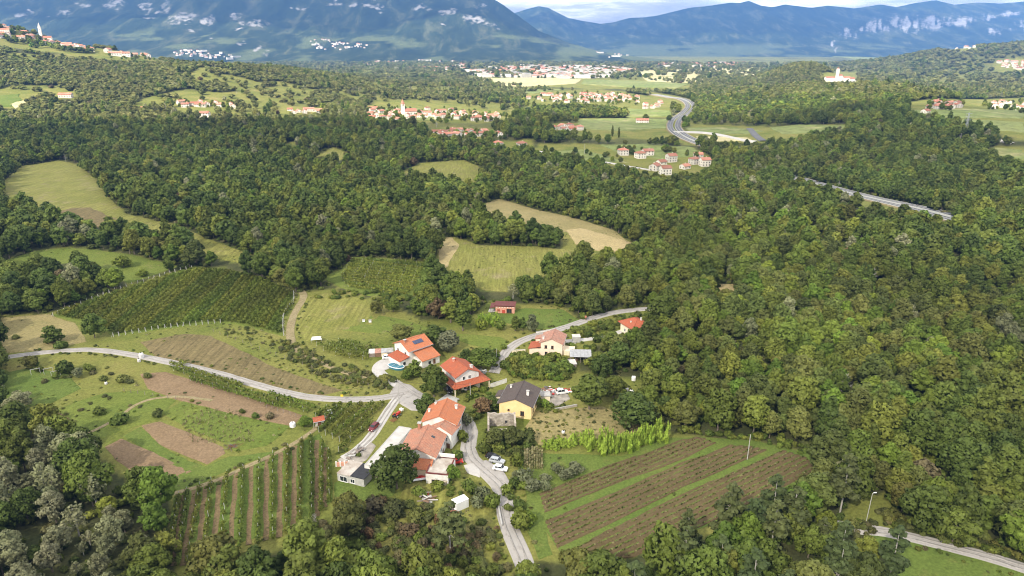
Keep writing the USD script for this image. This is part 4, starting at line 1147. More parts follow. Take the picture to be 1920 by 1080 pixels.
# the far valley floor: a chequer of pale and green fields
vf = [("905,148 1010,146 1090,150 1080,157 985,163 895,158", "stubble"), ("1096,150 1190,152 1290,158 1270,166 1160,163 1090,158", "grass_valley"), ("1180,134 1300,130 1430,126 1440,134 1330,142 1215,144", "stubble"), ("1205,146 1330,143 1420,138 1400,150 1310,156 1215,153", "stubble"),
      ("900,164 980,165 1060,168 1000,176 905,172", "grass_valley"), ("1300,182 1340,180 1365,176 1358,183 1310,188", "stubble"), ("1086,224 1160,222 1252,224 1256,240 1160,246 1082,242", "grass_valley"), ("1090,206 1180,204 1258,208 1258,218 1180,220 1096,216", "grass_valley"),
      ("1128,272 1220,270 1300,277 1318,290 1250,300 1160,288", "grass_valley"), ("1020,286 1090,281 1150,296 1180,306 1110,303", "grass_valley"), ("1285,240 1380,240 1430,246 1400,252 1300,250", "grass_valley"), ("1305,256 1400,258 1410,264 1320,266", "stubble"),
      ("1440,240 1500,234 1585,236 1578,246 1470,252", "grass_valley"), ("1700,208 1800,204 1920,208 1920,222 1800,222 1720,216", "grass_valley"), ("1770,224 1850,226 1920,230 1920,250 1860,244", "grass_valley"), ("1846,275 1920,282 1920,300 1870,290", "grass_valley"),
      ("700,206 760,200 850,214 850,224 720,226", "grass_valley"), ("1560,106 1640,108 1700,112 1640,116", "grass_valley"), ("1650,160 1720,158 1730,166 1660,170", "grass_valley"), ("1780,172 1860,170 1870,178 1800,182", "grass_valley"), ("1290,170 1340,166 1400,160 1400,168 1320,176", "grass_valley"), ("0,180 36,177 40,188 20,200 0,202", "grass_lawn"), ("20,196 50,186 56,190 30,204", "stubble")]
vf.sort(key=lambda q: np.mean([p_[0] for p_ in pp(q[0])]))
n_of, at_ = {}, {}
for s, m in vf:
    n_of[m] = n_of.get(m, 0) + 1
for k, (s, m) in enumerate(vf):
    j = at_[m] = at_.get(m, -1) + 1
    field("field", s, m, f"{nth(j, n_of[m])} of the {dict(stubble='pale stubble', grass_valley='green', grass_lawn='vivid green')[m]} fields on the far valley floor" if n_of[m] > 1 else "vivid green field on the far left slope", 0.15, 14, 3.0, 40 + k)

for name, (s, w, mat, label) in ROADS.items():
    c = at(*np.array(pp(s)).T)
    ribbon("road" if "road" in name or name == "lane" else "path", c, w, mat, label, 0.10, 1.5 if w < 4.9 else 5.0, seed=len(name))
# gravel yards and car parks
field("yard_pavement", "700,690 716,676 742,668 770,676 745,684 722,694 716,708 704,700", "gravel", "white gravel forecourt of the house with solar panels", 0.13, 1.5, 0.25, 60)
field("road_junction_pavement", "728,742 744,716 770,722 800,742 822,752 800,772 770,770 748,756", "asphalt_pale", "wide grey road junction in the middle of the hamlet", 0.11, 1.5, 0.2, 61)
field("parking_pavement", "888,868 912,862 942,880 962,912 958,932 938,920 905,895", "asphalt_pale", "paved bay with parked cars beside the lane", 0.13, 1.5, 0.2, 62)
field("parking_pavement", "868,872 890,868 905,884 900,896 876,888", "gravel", "gravel patch across the lane from the parked cars", 0.12, 1.5, 0.2, 66)
field("yard_pavement", "818,752 838,738 862,748 852,764 832,768", "concrete", "grey concrete drive in front of the dark parked car", 0.13, 1.5, 0.1, 63)
field("yard_pavement", "1012,738 1060,730 1070,748 1046,762 1014,756", "concrete_dirty", "cluttered concrete yard right of the yellow house", 0.13, 1.5, 0.15, 64)
field("yard_pavement", "632,862 664,842 694,826 706,836 688,862 664,876 640,880", "concrete_dirty", "stained yard along the low white barn", 0.09, 1.5, 0.15, 65)

# wear on the lanes: wheel tracks and patched spots
for nm_ in ("lane", "village_road", "upper_road", "side_lane", "bottom_road"):
    c = spline(at(*np.array(pp(ROADS[nm_][0])).T), 2.0)
    t = np.gradient(c[:, :2], axis=0); t /= np.linalg.norm(t, axis=1, keepdims=True)
    nn = np.column_stack([-t[:, 1], t[:, 0]])
    for s in (-0.78, 0.78):
        q = c[:, :2] + nn * (s + 0.25 * (meshkit.noise(np.column_stack([c[:, :2] / 9, np.full(len(c), s)]), 3)[:, None] - .5))
        ribbon("wheel_track_path", q, 0.55, "asphalt_worn", f"darker wheel track worn into the {lb_of[nm_]}" if False else "darker wheel track worn into the road", 0.19 if nm_ != "side_lane" else 0.17, 2.0, edge=0.4, seed=int(s * 9))
# the motorway on the valley floor: two carriageways with white edge lines, a median and a bridge
mw_px = "1225,178 1262,184 1287,190 1297,199 1290,210 1270,222 1262,234 1266,248 1290,262 1340,280 1400,302 1450,322 1480,332 1540,350 1640,375 1720,392 1790,412 1900,440"
mw = spline(at(*np.array(pp(mw_px)).T), 6.0)
t = np.gradient(mw[:, :2], axis=0); t /= np.linalg.norm(t, axis=1, keepdims=True)
nn = np.column_stack([-t[:, 1], t[:, 0]])
for s, side in ((-1, "left"), (1, "right")):
    c = mw[:, :2] + nn * s * 5.6
    ribbon("motorway_road", c, 8.4, "asphalt_far", f"{'western' if s > 0 else 'eastern'} carriageway of the motorway bending through the valley", 0.9, 6.0, edge=0.0)
    for e in (-3.9, 0.0, 3.9):
        ribbon("road_line", mw[:, :2] + nn * (s * 5.6 + e), 0.30 if e else 0.2, "line_white", "white line along the motorway", 1.12, 6.0, edge=0.0)
for s in (-10.8, 10.8):
    ribbon("motorway_verge_path", mw[:, :2] + nn * s, 1.6, "dirt_path", "earthy verge of the motorway", 0.8, 6.0, edge=0.3)
ribbon("road", at(*np.array(pp("1262,249 1310,249 1350,254 1390,264 1420,268")).T), 7.0, "gravel", "pale side road crossing the motorway by a bridge", 1.6, 5.0)
ribbon("road", at(*np.array(pp("1405,242 1412,250 1420,258 1432,266")).T), 9.0, "asphalt_far", "short grey stretch of the old main road on the valley floor", 1.0, 5.0)
ribbon("road", at(*np.array(pp("1780,232 1810,246 1860,262 1900,270")).T), 5.0, "gravel", "pale lane below the far right village", 1.0, 5.0)

# the ploughed field: three strips of furrows between green balks
balk = "1003,925 1240,822 1312,818 1420,826 1530,852 1530,897 1440,945 1300,998 1150,1050 1062,1055 1030,1010 1005,965"
field("meadow", balk, "grass_lawn", "green grass balks between the ploughed strips", 0.005, 2.5, 0.5, 70)
strips = ["1012,926 1130,877 1240,839 1280,825 1316,820 1343,832 1280,863 1140,914 1021,962", "1021,975 1140,930 1280,868 1366,835 1402,836 1441,845 1280,915 1140,986 1045,1030",
          "1052,1041 1140,994 1280,927 1380,882 1440,856 1466,844 1512,858 1531,882 1455,924 1280,1004 1190,1045 1100,1058"]
fa, fb = G(1040, 1015), G(1400, 850)
furrow_dir = math.atan2(fb[1] - fa[1], fb[0] - fa[0])
fd, fnv = np.array([math.cos(furrow_dir), math.sin(furrow_dir)]), np.array([-math.sin(furrow_dir), math.cos(furrow_dir)])


def furrows(p):
    u = p @ fnv
    w = meshkit.noise(np.column_stack([p / 2.2, np.zeros(len(p))]), 6)
    return 0.21 * np.sin(2 * np.pi * u / 1.75) * (0.6 + 0.8 * w) + 0.10 * (w - 0.5)


ploughed = []
for k, s in enumerate(strips):
    ploughed.append(field("ploughed_field", s, "soil_plough", f"{['upper','middle','lower'][k]} strip of furrowed brown earth in the ploughed field", 0.12, 0.62, 0.25, 71 + k, 0.0, furrows))
stub = Scatter("stubble_plants", "withered stubble standing along the furrows")
si = stub.proto("tuft", [("blades", leaf_mass(np.random.default_rng(8), [((0, 0, .16), (.26, .2, .2))], 14, .22, inner=.2), "leaf_maize")])
si2 = stub.proto("green_tuft", [("blades", leaf_mass(np.random.default_rng(9), [((0, 0, .16), (.24, .2, .2))], 14, .22, inner=.2), "leaf_olive")])
r7 = np.random.default_rng(77)
for pol in ploughed:
    x0, y0, x1, y1 = pol.bounds
    c0 = np.array([x0, y0])
    D = math.hypot(x1 - x0, y1 - y0)
    uu = np.arange(-D, D, 1.75)
    vv = np.arange(-D, D, 0.5)
    off = (c0 @ fnv) - ((c0 @ fnv) % 1.75) + 0.44
    U, V = np.meshgrid(uu, vv)
    p = fd * (V.ravel() + c0 @ fd)[:, None] + fnv * (U.ravel() + off)[:, None] + r7.normal(0, [0.14, 0.14], (U.size, 2))
    p = p[shapely.contains_xy(pol.buffer(-0.5), p[:, 0], p[:, 1])]
    p = p[r7.random(len(p)) < 0.85 * (0.35 + meshkit.noise(np.column_stack([p / 9.0, 0 * p[:, :1]]), 12))]
    z = height(p[:, 0], p[:, 1]) + lift_at(p[:, 0], p[:, 1]) + 0.14
    stub.add(np.where(r7.random(len(p)) < 0.3, si, si2), np.column_stack([p, z]), r7.uniform(0, 6.28, len(p)), r7.uniform(0.5, 1.15, len(p)))
stub.done()

# grass and weeds on open ground, denser on rough ground
weeds = Scatter("meadow_grass", "rough grass tufts and weeds over the open ground")
wi = [weeds.proto(f"tuft_{m}", [("blades", leaf_mass(np.random.default_rng(31 + k), [((0, 0, .1), (.55, .55, .22)), ((.5, .2, .1), (.4, .4, .2))], 26, .30, inner=.2), m)]) for k, m in enumerate(("leaf_weed", "leaf_olive", "leaf_vine", "leaf_maize"))]
gx_, gy_ = np.meshgrid(np.arange(-330, 330, 2.6), np.arange(110, 460, 2.6))
p = np.column_stack([gx_.ravel(), gy_.ravel()]) + r7.uniform(-1.3, 1.3, (gx_.size, 2))
px_, py_, zc_ = to_px(np.column_stack([p, height(p[:, 0], p[:, 1])]))
k = visible(px_, py_, zc_, 40) & shapely.contains_xy(ALLCLEAR, px_, py_)
p, px_, py_ = p[k], px_[k], py_[k]
WEEDY = [(Polygon(pp("395,612 480,612 560,650 640,690 720,712 745,735 650,745 520,690")), 1.0), (Polygon(pp("1000,770 1130,762 1225,800 1180,815 1010,838 985,800")), 0.9), (Polygon(pp("640,940 800,930 930,960 950,1010 800,990 690,970")), 0.8), (Polygon(pp("300,775 345,752 460,780 545,800 500,838 440,848 350,802")), 0.8)]
dens = 0.42 * sstep((meshkit.fbm(np.column_stack([p / 24.0, 0 * p[:, :1]]), 3, 61) - 0.45) / 0.15)
for pol, d in WEEDY:
    dens = np.where(shapely.contains_xy(pol, px_, py_), d, dens)
NOGRASS = [strips[0], strips[1], strips[2]]
for s in NOGRASS + ["262,702 312,699 565,780 548,797 340,748", "264,798 300,790 424,850 388,872", "194,838 228,822 362,884 330,902", "880,795 905,800 965,940 990,1045 950,1045 870,860", "700,690 742,668 830,750 800,772 748,756 720,712"]:
    dens = np.where(shapely.contains_xy(Polygon(pp(s)).buffer(2), px_, py_), 0, dens)
for nm_, (s, w_, mat_, lb_) in ROADS.items():
    ln = LineString(at(*np.array(pp(s)).T)[:, :2]).buffer(w_ / 2 + 0.6)
    dens = np.where(shapely.contains_xy(ln, p[:, 0], p[:, 1]), 0, dens)
k = r7.random(len(p)) < dens
p = p[k]
weeds.add(r7.choice(wi, len(p), p=[.36, .3, .26, .08]), np.column_stack([p, height(p[:, 0], p[:, 1])]), r7.uniform(0, 6.28, len(p)), r7.uniform(0.5, 1.4, len(p)))
weeds.done()

# ---------------------------------------------------------------- vineyards: every row is a thing with its leaves and its stakes
vr = np.random.default_rng(41)


def vine_row(a, b, label, group, per_m=16, size=0.34, h=1.75, w=0.28, gap=0.04, post_every=6.0, posts=True, mat="leaf_vine"):
    a, b = np.array(a[:2]), np.array(b[:2])
    L = np.linalg.norm(b - a)
    if L < 3:
        return
    d = (b - a) / L
    nrm = np.array([-d[1], d[0]])
    n = int(L * per_m)
    s = vr.uniform(0, L, n)
    s = s[meshkit.noise(np.column_stack([s / 1.6, np.full(n, a[0]), np.full(n, a[1])]), 3) > 0.24 + gap] if gap else s
    n = len(s)
    o = vr.normal(0, w, n)
    hh = h * (0.30 + 0.70 * vr.random(n) ** 0.75) * (0.88 + 0.24 * meshkit.noise(np.column_stack([s / 2.5, np.full(n, a[0]), np.full(n, 2.0)]), 9))
    q = a + d * s[:, None] + nrm * o[:, None]
    z = height(q[:, 0], q[:, 1]) + 0.15
    c = np.column_stack([q, z + hh])
    out = unit(np.column_stack([nrm[0] * o / w, nrm[1] * o / w, (hh - h * 0.55) * 1.3]) + 0.35 * vr.normal(size=(n, 3)) + [0, 0, 0.35])
    nn_ = unit(out + 0.6 * vr.normal(size=(n, 3)))
    e1 = unit(np.cross(nn_, unit(vr.normal(size=(n, 3)))))
    e2 = np.cross(nn_, e1)
    sz = size * vr.uniform(0.6, 1.4, n)[:, None]
    v = np.stack([c - e1 * sz * .5 - e2 * sz * .4, c + e1 * sz * .5 - e2 * sz * .35, c + e1 * sz * .3 + e2 * sz * .5, c - e1 * sz * .4 + e2 * sz * .4], 1).reshape(-1, 3)
    f = (np.arange(n)[:, None] * 4 + np.array([[0, 1, 2, 0, 2, 3]])).reshape(-1, 3)
    x = xform("vine_row", (0, 0, 0), 0, label, "vine row", group)
    base = np.array([*a, 0])
    x.GetPrim().GetAttribute("xformOp:translate").Set(Gf.Vec3d(*map(float, base)))
    put_leaves(str(x.GetPath()) + "/foliage", (v - base, f, np.repeat(unit(out), 4, 0)), mat)
    if posts:
        ps = []
        for t_ in np.arange(0, L + 0.1, post_every):
            g = a + d * t_
            zz_ = ground(*g)
            ps.append(trimesh.creation.box([0.11, 0.11, 2.3]))
            ps[-1].apply_translation([g[0] - base[0], g[1] - base[1], zz_ + 0.95])
        o_ = obj("stakes", cat_meshes(ps), "concrete", x)
        tag(o_, kind="stuff")


def rows_in(pol, direction, spacing, label, group, offset=0.0, **kw):
    d = np.array([math.cos(direction), math.sin(direction)])
    nrm = np.array([-d[1], d[0]])
    pts = np.array(pol.exterior.coords)
    u0, u1 = (pts @ nrm).min(), (pts @ nrm).max()
    v0, v1 = (pts @ d).min() - 5, (pts @ d).max() + 5
    ends = []
    for u in np.arange(u0 + spacing * 0.5 + offset, u1, spacing):
        seg = LineString([nrm * u + d * v0, nrm * u + d * v1]).intersection(pol)
        for g in getattr(seg, "geoms", [seg]):
            if g.geom_type == "LineString" and g.length > 4:
                a, b = np.array(g.coords[0]), np.array(g.coords[-1])
                ends.append((a, b))
    mid = [to_px(np.array([*((a + b) / 2), ground(*((a + b) / 2))]))[0:2] for a, b in ends]
    across = np.ptp([m[0] for m in mid]) > 1.6 * np.ptp([m[1] for m in mid])
    order_ = np.argsort([m[0] if across else m[1] for m in mid])
    for j, i in enumerate(order_):
        w_ = nth(j, len(ends)) if across else nth(j, len(ends), "top", "bottom").replace("topmost", "uppermost").replace("bottommost", "lowest")
        vine_row(*ends[i], label.format(w_), group, **kw)
    return ends


big = world_poly("100,592 232,544 360,506 420,508 488,524 548,552 545,576 526,600 527,627 440,605 380,605 212,628 188,608 142,599")
da, db = G(240, 625), G(330, 545)
big_ends = rows_in(big, math.atan2(db[1] - da[1], db[0] - da[0]), 2.6, "{} vine row of the big vineyard left of the earth path", "rows of the big vineyard", per_m=19, size=0.62, h=1.7, w=0.62, gap=0.0, posts=False)
mid = world_poly("640,520 662,487 720,489 796,496 790,532 762,556 700,548 650,538")
da, db = G(660, 500), G(780, 516)
rows_in(mid, math.atan2(db[1] - da[1], db[0] - da[0]), 3.4, "{} vine row of the small hillside vineyard amid the woods", "rows of the small hillside vineyard", per_m=14, size=0.6, h=1.8, w=0.5, gap=0.0, post_every=7)
strip = world_poly("310,686 340,682 420,712 480,736 598,760 588,776 500,764 370,722")
da, db = G(330, 692), G(560, 763)
rows_in(strip, math.atan2(db[1] - da[1], db[0] - da[0]), 2.6, "{} vine row of the narrow strip below the road", "rows of the vine strip below the road", per_m=24, size=0.45, gap=0.0, w=.42)
upper = world_poly("600,768 640,762 722,758 700,790 668,826 632,860 640,830 600,812 585,800")
da, db = G(661, 809), G(723, 757)
rows_in(upper, math.atan2(db[1] - da[1], db[0] - da[0]), 3.0, "{} vine row of the vineyard running down to the gravel lane", "rows of the vineyard beside the gravel lane", per_m=26, size=0.45, gap=0.0, w=.45)
south = world_poly("590,650 650,640 698,655 690,680 640,672")
da, db = G(600, 655), G(690, 668)
rows_in(south, math.atan2(db[1] - da[1], db[0] - da[0]), 3.0, "{} vine row of the small plot above the hedge slope", "rows of the small plot above the hedge slope", per_m=20, size=0.45, gap=0.0, w=.4)
# the near vineyard: rows in pairs with bare earth strips between
tops = [(337, 933), (352, 925), (376, 915), (397, 906), (427, 893), (457, 882), (487, 868), (512, 855), (540, 843), (566, 830), (583, 822), (604, 830), (617, 850)]
bots = [(316, 1062), (334, 1066), (352, 1062), (383, 1054), (413, 1044), (449, 1034), (484, 1026), (512, 1016), (537, 1006), (562, 996), (586, 980), (602, 964), (618, 945)]
gt, gb = at(*np.array(tops, float).T), at(*np.array(bots, float).T)
field("field", "325,930 450,880 545,838 600,812 622,850 625,940 600,962 560,990 480,1010 330,1050 315,1000", "grass_lawn", "grass between the near vine rows", 0.02, 2.5, 0.4, 80)
for i in range(len(tops)):
    lab = f"{['first','second','third','fourth','fifth','sixth','seventh','eighth','ninth','tenth','eleventh','twelfth','thirteenth'][i]} vine row from the left in the near vineyard below the garden plots"
    for s in (-0.55, 0.55):
        pass
    dvec = (gb[i] - gt[i])[:2]; dvec = dvec / np.linalg.norm(dvec)
    vine_row(gt[i], gb[i], lab, "rows of the near vineyard", per_m=40, size=0.36, h=1.65, w=0.36, gap=0.02, post_every=5)
    if i < len(tops) - 1 and i not in (9,):
        m0, m1 = (gt[i] + gt[i + 1]) / 2, (gb[i] + gb[i + 1]) / 2
        ribbon("earth_strip_path", np.linspace(m0, m1, 5), 1.45, "soil_row", "bare brown earth strip between near vine rows", 0.05, 2.0, edge=0.6, seed=i)
# white stakes along the edges of the big vineyard
r_ = ClassRoot("vineyard_post")
usdkit.mesh(stage, str(r_.GetPath()) + "/post", cat_meshes([box(0.20, 0.20, 2.3, (0, 0, -0.3)), tube([[0, 0.0, 1.7], [0.0, 0.9, -0.1]], 0.06, 4)]), M("concrete"))
EDGE_POSTS = [("100,594 140,577 180,560 230,541 280,526 330,510 360,504", 26, "white stake along the upper edge of the big vineyard"), ("213,632 260,624 300,617 350,611 414,606", 18, "white stake along the lower edge of the big vineyard"),
              ("551,552 552,568 536,585 530,600 532,630", 18, "white stake on the right edge of the big vineyard")]
for s, n, lab in EDGE_POSTS:
    c = spline(at(*np.array(pp(s)).T), 0.5)
    for q_, j in enumerate(np.linspace(0, len(c) - 1, n).astype(int)):
        copy_of(r_, "vineyard_post", c[j], vr.uniform(0, 360), None, (f"{nth(q_, n)} " if 'right edge' not in lab else nth(q_, n, 'top', 'bottom').replace('topmost', 'uppermost').replace('bottommost', 'lowest') + ' ') + lab, "post", lab.replace("stake", "stakes"))
# ---------------------------------------------------------------- houses of the hamlet
def gable_wall(L, W, eave, ridge, base=-1.6, shed=False):
    """Walls with gable ends, ridge along x."""
    y = W / 2
    if shed:
        v = [(-L / 2, -y, base), (-L / 2, y, base), (-L / 2, y, ridge), (-L / 2, -y, eave)]
        k = 4
    else:
        v = [(-L / 2, -y, base), (-L / 2, y, base), (-L / 2, y, eave), (-L / 2, 0, ridge), (-L / 2, -y, eave)]
        k = 5
    v += [(-a, b, c) for a, b, c in v]
    f = []
    for i in range(1, k - 1):
        f += [(0, i + 1, i), (k, k + i, k + i + 1)]
    for i in range(k):
        j = (i + 1) % k
        f += [(i, j, k + j), (i, k + j, k + i)]
    m = trimesh.Trimesh(v, f, process=False)
    trimesh.repair.fix_normals(m)
    return m


def slab(p, th=0.22):
    """A thick sheet over the corners P (in order, any plane)."""
    p = np.array(p, float)
    n = np.cross(p[1] - p[0], p[2] - p[0]); n /= np.linalg.norm(n)
    if n[2] < 0:
        n = -n
    k = len(p)
    v = np.vstack([p + n * th, p])
    f = []
    for i in range(1, k - 1):
        f += [(0, i, i + 1), (k, k + i + 1, k + i)]
    for i in range(k):
        j = (i + 1) % k
        f += [(i, k + j, j), (i, k + i, k + j)]
    m = trimesh.Trimesh(v, f, process=False)
    trimesh.repair.fix_normals(m)
    return m


def add_window(parent, side, u, z, w, h, L, W, frame="frame_white", door=False, dmat=None, shut=False):
    """A window or door with frame and recessed pane on a wall of a box L x W. SIDE: n, s (along x), e, w (gables)."""
    fr = []
    t = 0.09
    for bx_ in ([w + 2 * t, 0.10, t, 0, -t], [w + 2 * t, 0.10, t, 0, h]):
        fr.append(box(bx_[0], bx_[1], bx_[2], (0, 0, bx_[4])))
    for s in (-1, 1):
        fr.append(box(t, 0.10, h, (s * (w / 2 + t / 2), 0, 0)))
    if not door:
        fr.append(box(0.06, 0.08, h, (0, 0, 0)))
        fr.append(box(w + 0.5, 0.22, 0.08, (0, 0, -t - 0.08)))
    pane = box(w, 0.05, h, (0, 0.02, 0))
    ang, off = {"s": (0, (u, -W / 2 - 0.02)), "n": (math.pi, (u, W / 2 + 0.02)), "e": (math.pi / 2, (L / 2 + 0.02, u)), "w": (-math.pi / 2, (-L / 2 - 0.02, u))}[side]
    T = trimesh.transformations.rotation_matrix(ang, [0, 0, 1])
    T[:3, 3] = [off[0], off[1], z]
    fm = cat_meshes(fr); fm.apply_transform(T); pane.apply_transform(T)
    o = obj("door" if door else "window", fm, frame, parent)
    obj("panel" if door else "pane", pane, dmat or "glass_dark", o)
    if shut:
        for s in (-1, 1):
            sh = box(w * 0.55, 0.06, h, (s * (w * 0.8 + t), -0.03, 0)); sh.apply_transform(T)
            obj("shutter", sh, "frame_brown", o)


def chimney(parent, x, y, z, h=1.2, s=0.6, mat="plaster_white", cap=True):
    c = obj("chimney", box(s, s, h, (x, y, z)), mat, parent)
    if cap:
        obj("chimney_cap", cat_meshes([box(s * 1.4, s * 1.4, 0.10, (x, y, z + h + 0.16))] + [box(0.1, 0.1, 0.16, (x + a * s * .4, y + b * s * .4, z + h)) for a in (-1, 1) for b in (-1, 1)]), "concrete", c)


def gable_roof(parent, L, W, eave, ridge, mat, over=0.5, gover=0.4, name="roof", th=0.2, left=True, right=True):
    sl = (ridge - eave) / (W / 2)
    ez = eave - sl * over
    x = L / 2 + gover
    for s in ((-1,) if not right else (1,) if not left else (-1, 1)):
        o = obj(name, slab([(-x, s * (W / 2 + over), ez + 0.02), (x, s * (W / 2 + over), ez + 0.02), (x, 0, ridge + 0.02), (-x, 0, ridge + 0.02)], th), mat, parent)
        g = tube([(-x, s * (W / 2 + over + 0.08), ez + 0.10), (x, s * (W / 2 + over + 0.08), ez + 0.10)], 0.09, 6)
        obj("gutter", g, "metal_grey", o)
    obj("ridge_cap", tube([(-x - 0.02, 0, ridge + th + 0.05), (x + 0.02, 0, ridge + th + 0.05)], 0.16, 6), mat, parent)


def hip_roof(parent, L, W, eave, ridge, mat, over=0.5, th=0.2, inset=None):
    x, y = L / 2 + over, W / 2 + over
    k = (L / 2 - W / 2) if inset is None else inset
    k = max(0.2, k)
    z = eave - 0.15
    A, B, C, D, E, F_ = (-x, -y, z), (x, -y, z), (x, y, z), (-x, y, z), (-k, 0, ridge), (k, 0, ridge)
    for pts in ((A, B, F_, E), (C, D, E, F_), (B, C, F_), (D, A, E)):
        obj("roof", slab(pts, th), mat, parent)
    for a, b in ((A, E), (D, E), (B, F_), (C, F_), (E, F_)):
        obj("ridge_cap", tube([np.array(a) + [0, 0, th + .03], np.array(b) + [0, 0, th + .03]], 0.14, 5), mat, parent)


def flat_roof(parent, L, W, h, mat, parapet=0.35, pmat="plaster_white", wall="plaster_white"):
    obj("roof", box(L - 0.5, W - 0.5, 0.12, (0, 0, h - 0.06)), mat, parent)
    t = 0.28
    ps = [box(L, t, parapet, (0, s * (W / 2 - t / 2), h)) for s in (-1, 1)] + [box(t, W - 2 * t, parapet, (s * (L / 2 - t / 2), 0, h)) for s in (-1, 1)]
    obj("parapet", cat_meshes(ps), pmat, parent)


def place_rect(p0, p1, depth, eave, ridge_along="depth"):
    """Base of a house whose near eave corners are seen at the pixels P0 (left) and P1 (right), EAVE metres above the land.
    Returns (x, y, z, degrees, L along the ridge, W across)."""
    g = ground(*on_plane((p0[0] + p1[0]) / 2, (p0[1] + p1[1]) / 2, eave))
    for _ in range(3):
        A, B = on_plane(*p0, g + eave), on_plane(*p1, g + eave)
        d = B - A
        w = np.linalg.norm(d)
        d = d / w
        n = np.array([-d[1], d[0]])
        if n[1] < 0:
            n = -n
        c = (A + B) / 2 + n * depth / 2
        g = ground(*c)
    if ridge_along == "depth":     # local x points away from the camera
        return c[0], c[1], g, math.degrees(math.atan2(n[1], n[0])), depth, w
    return c[0], c[1], g, math.degrees(math.atan2(d[1], d[0])), w, depth


def building(name, label, cat, p0, p1, depth, eave, ridge_along="depth", group=None):
    x, y, z, deg, L, W = place_rect(p0, p1, depth, eave, ridge_along)
    return xform(name, (x, y, z), deg, label, cat, group), L, W


HOUSE_SPOTS = []

# 1 the white house with solar panels
h, L, W = building("house", "white two-storey house with orange roof and solar panels by the gravel forecourt", "house", (767, 658), (808, 644), 10.0, 5.8, "width")
obj("wall", gable_wall(L, W, 5.8, 8.0), "plaster_white", h)
gable_roof(h, L, W, 5.8, 8.0, "tile_orange", 0.7, 0.6)
sl = math.atan2(2.2, W / 2)
pn = []
for i in range(4):
    b = trimesh.creation.box([1.0, 1.9, 0.08]); b.apply_transform(trimesh.transformations.rotation_matrix(sl, [1, 0, 0]))
    b.apply_translation([0.2 + 1.08 * (i - 1.0), -W / 4 - 0.1, 5.8 + 1.1 + 0.34])
    o = obj("solar_panel", b, "solar_glass", h)
chimney(h, -L / 2 + 0.9, -1.0, 7.4, 1.3, 0.8, "tile_old")
for u in (-2.5, 2.5):
    add_window(h, "w", u, 3.3, 1.1, 1.2, L, W); add_window(h, "e", u, 3.3, 1.1, 1.2, L, W); add_window(h, "e", u, 0.8, 1.1, 1.2, L, W)
# its lower wing towards the camera and the lean-to at its left end
wl, wd = L * 0.80, 5.6
wing = slab([(-wl / 2 + .6, -W / 2 - wd - .5, 2.7), (wl / 2 + 1.1, -W / 2 - wd - .5, 2.7), (wl / 2 + 1.1, -W / 2 - .02, 4.7), (-wl / 2 + .6, -W / 2 - .02, 4.7)], 0.2)
obj("wing_wall", box(wl, wd - .01, 4.2, (0.8, -W / 2 - wd / 2, -1.4)), "plaster_white", h)
obj("wing_roof", wing, "tile_orange", h)
obj("porch_wall", box(4.2, W * 0.8, 4.2, (-L / 2 - 2.105, -1.0, -1.5)), "plaster_white", h)
obj("porch_roof", slab([(-L / 2 - 4.7, -W * .4 - 1.4, 2.6), (-L / 2 - .02, -W * .4 - 1.4, 3.4), (-L / 2 - .02, W * .4 - .8, 3.4), (-L / 2 - 4.7, W * .4 - .8, 2.6)], .2), "tile_red", h)
for (x_, y_, z_, rot, dr) in ((-L / 2 - 2.4, -W * .4 - 1.03, 0.7, "s", 0), (0.2, -W / 2 - wd - .03, 0.6, "s", 0), (2.4, -W / 2 - wd - .03, 0.0, "s", 1)):
    b = box(1.1 if not dr else 1.0, 0.08, 1.2 if not dr else 2.1, (x_, y_, z_))
    o = obj("door" if dr else "window", cat_meshes([box(1.3, 0.06, .1, (x_, y_ + .01, z_ - .1)), box(1.3, 0.06, .1, (x_, y_ + .01, z_ + (2.1 if dr else 1.2)))]), "frame_white", h)
    obj("panel" if dr else "pane", b, "frame_brown" if dr else "glass_dark", o)

# 2 the house with the orange skirt roof
h, L, W = building("house", "cream house with orange gable above an orange skirt roof and open porch", "house", (855, 707.5), (897.5, 696), 11.0, 6.2)
obj("wall", gable_wall(L, W, 6.2, 8.3), "plaster_white", h)
gable_roof(h, L, W, 6.2, 8.3, "tile_red", 0.6, 0.6)
chimney(h, 3.0, 1.0, 7.6, 1.4, .7, "brick_red"); chimney(h, -3.6, -2.6, 7.0, 1.2, .8)
for u in (-0.8, 1.4):
    add_window(h, "w", u, 4.4, 0.9, 1.2, L, W)
sk = 2.6
obj("lower_wall", box(L + .6, W + .6, 5.0, (0, 0, -1.8)), "plaster_cream", h)
zi, zo = 4.2, 2.9
ring_in = [(-L / 2 - .31, W / 2 + .31, zi), (-L / 2 - .31, -W / 2 - .31, zi), (L / 2 + .31, -W / 2 - .31, zi), (L / 2 + .31, W / 2 + .31, zi)]
ring_out = [(-L / 2 - sk, W / 2 + 2.0, zo), (-L / 2 - sk, -W / 2 - 3.4, zo), (L / 2 + .8, -W / 2 - 3.4, zo), (L / 2 + .8, W / 2 + 2.0, zo)]
for a, b in ((0, 1), (1, 2), (3, 0)):
    obj("skirt_roof", slab([ring_out[a], ring_out[b], ring_in[b], ring_in[a]], .2), "tile_red", h)
for x_, y_ in ((-L / 2 - sk + .4, -W / 2 - 3.0), (-L / 2 + 3, -W / 2 - 3.0), (L / 2, -W / 2 - 3.0), (-L / 2 - sk + .4, W / 2 + 1.6)):
    obj("porch_post", box(.28, .28, 3.9, (x_, y_, -1.2)), "plaster_cream", h)
for u in (-1.6, 1.2):
    add_window(h, "w", u, 0.7, 0.9, 1.1, L + .6, W + .6)
add_window(h, "w", 3.2, 0.0, 1.0, 2.1, L + .6, W + .6, "frame_brown", True, "frame_brown")

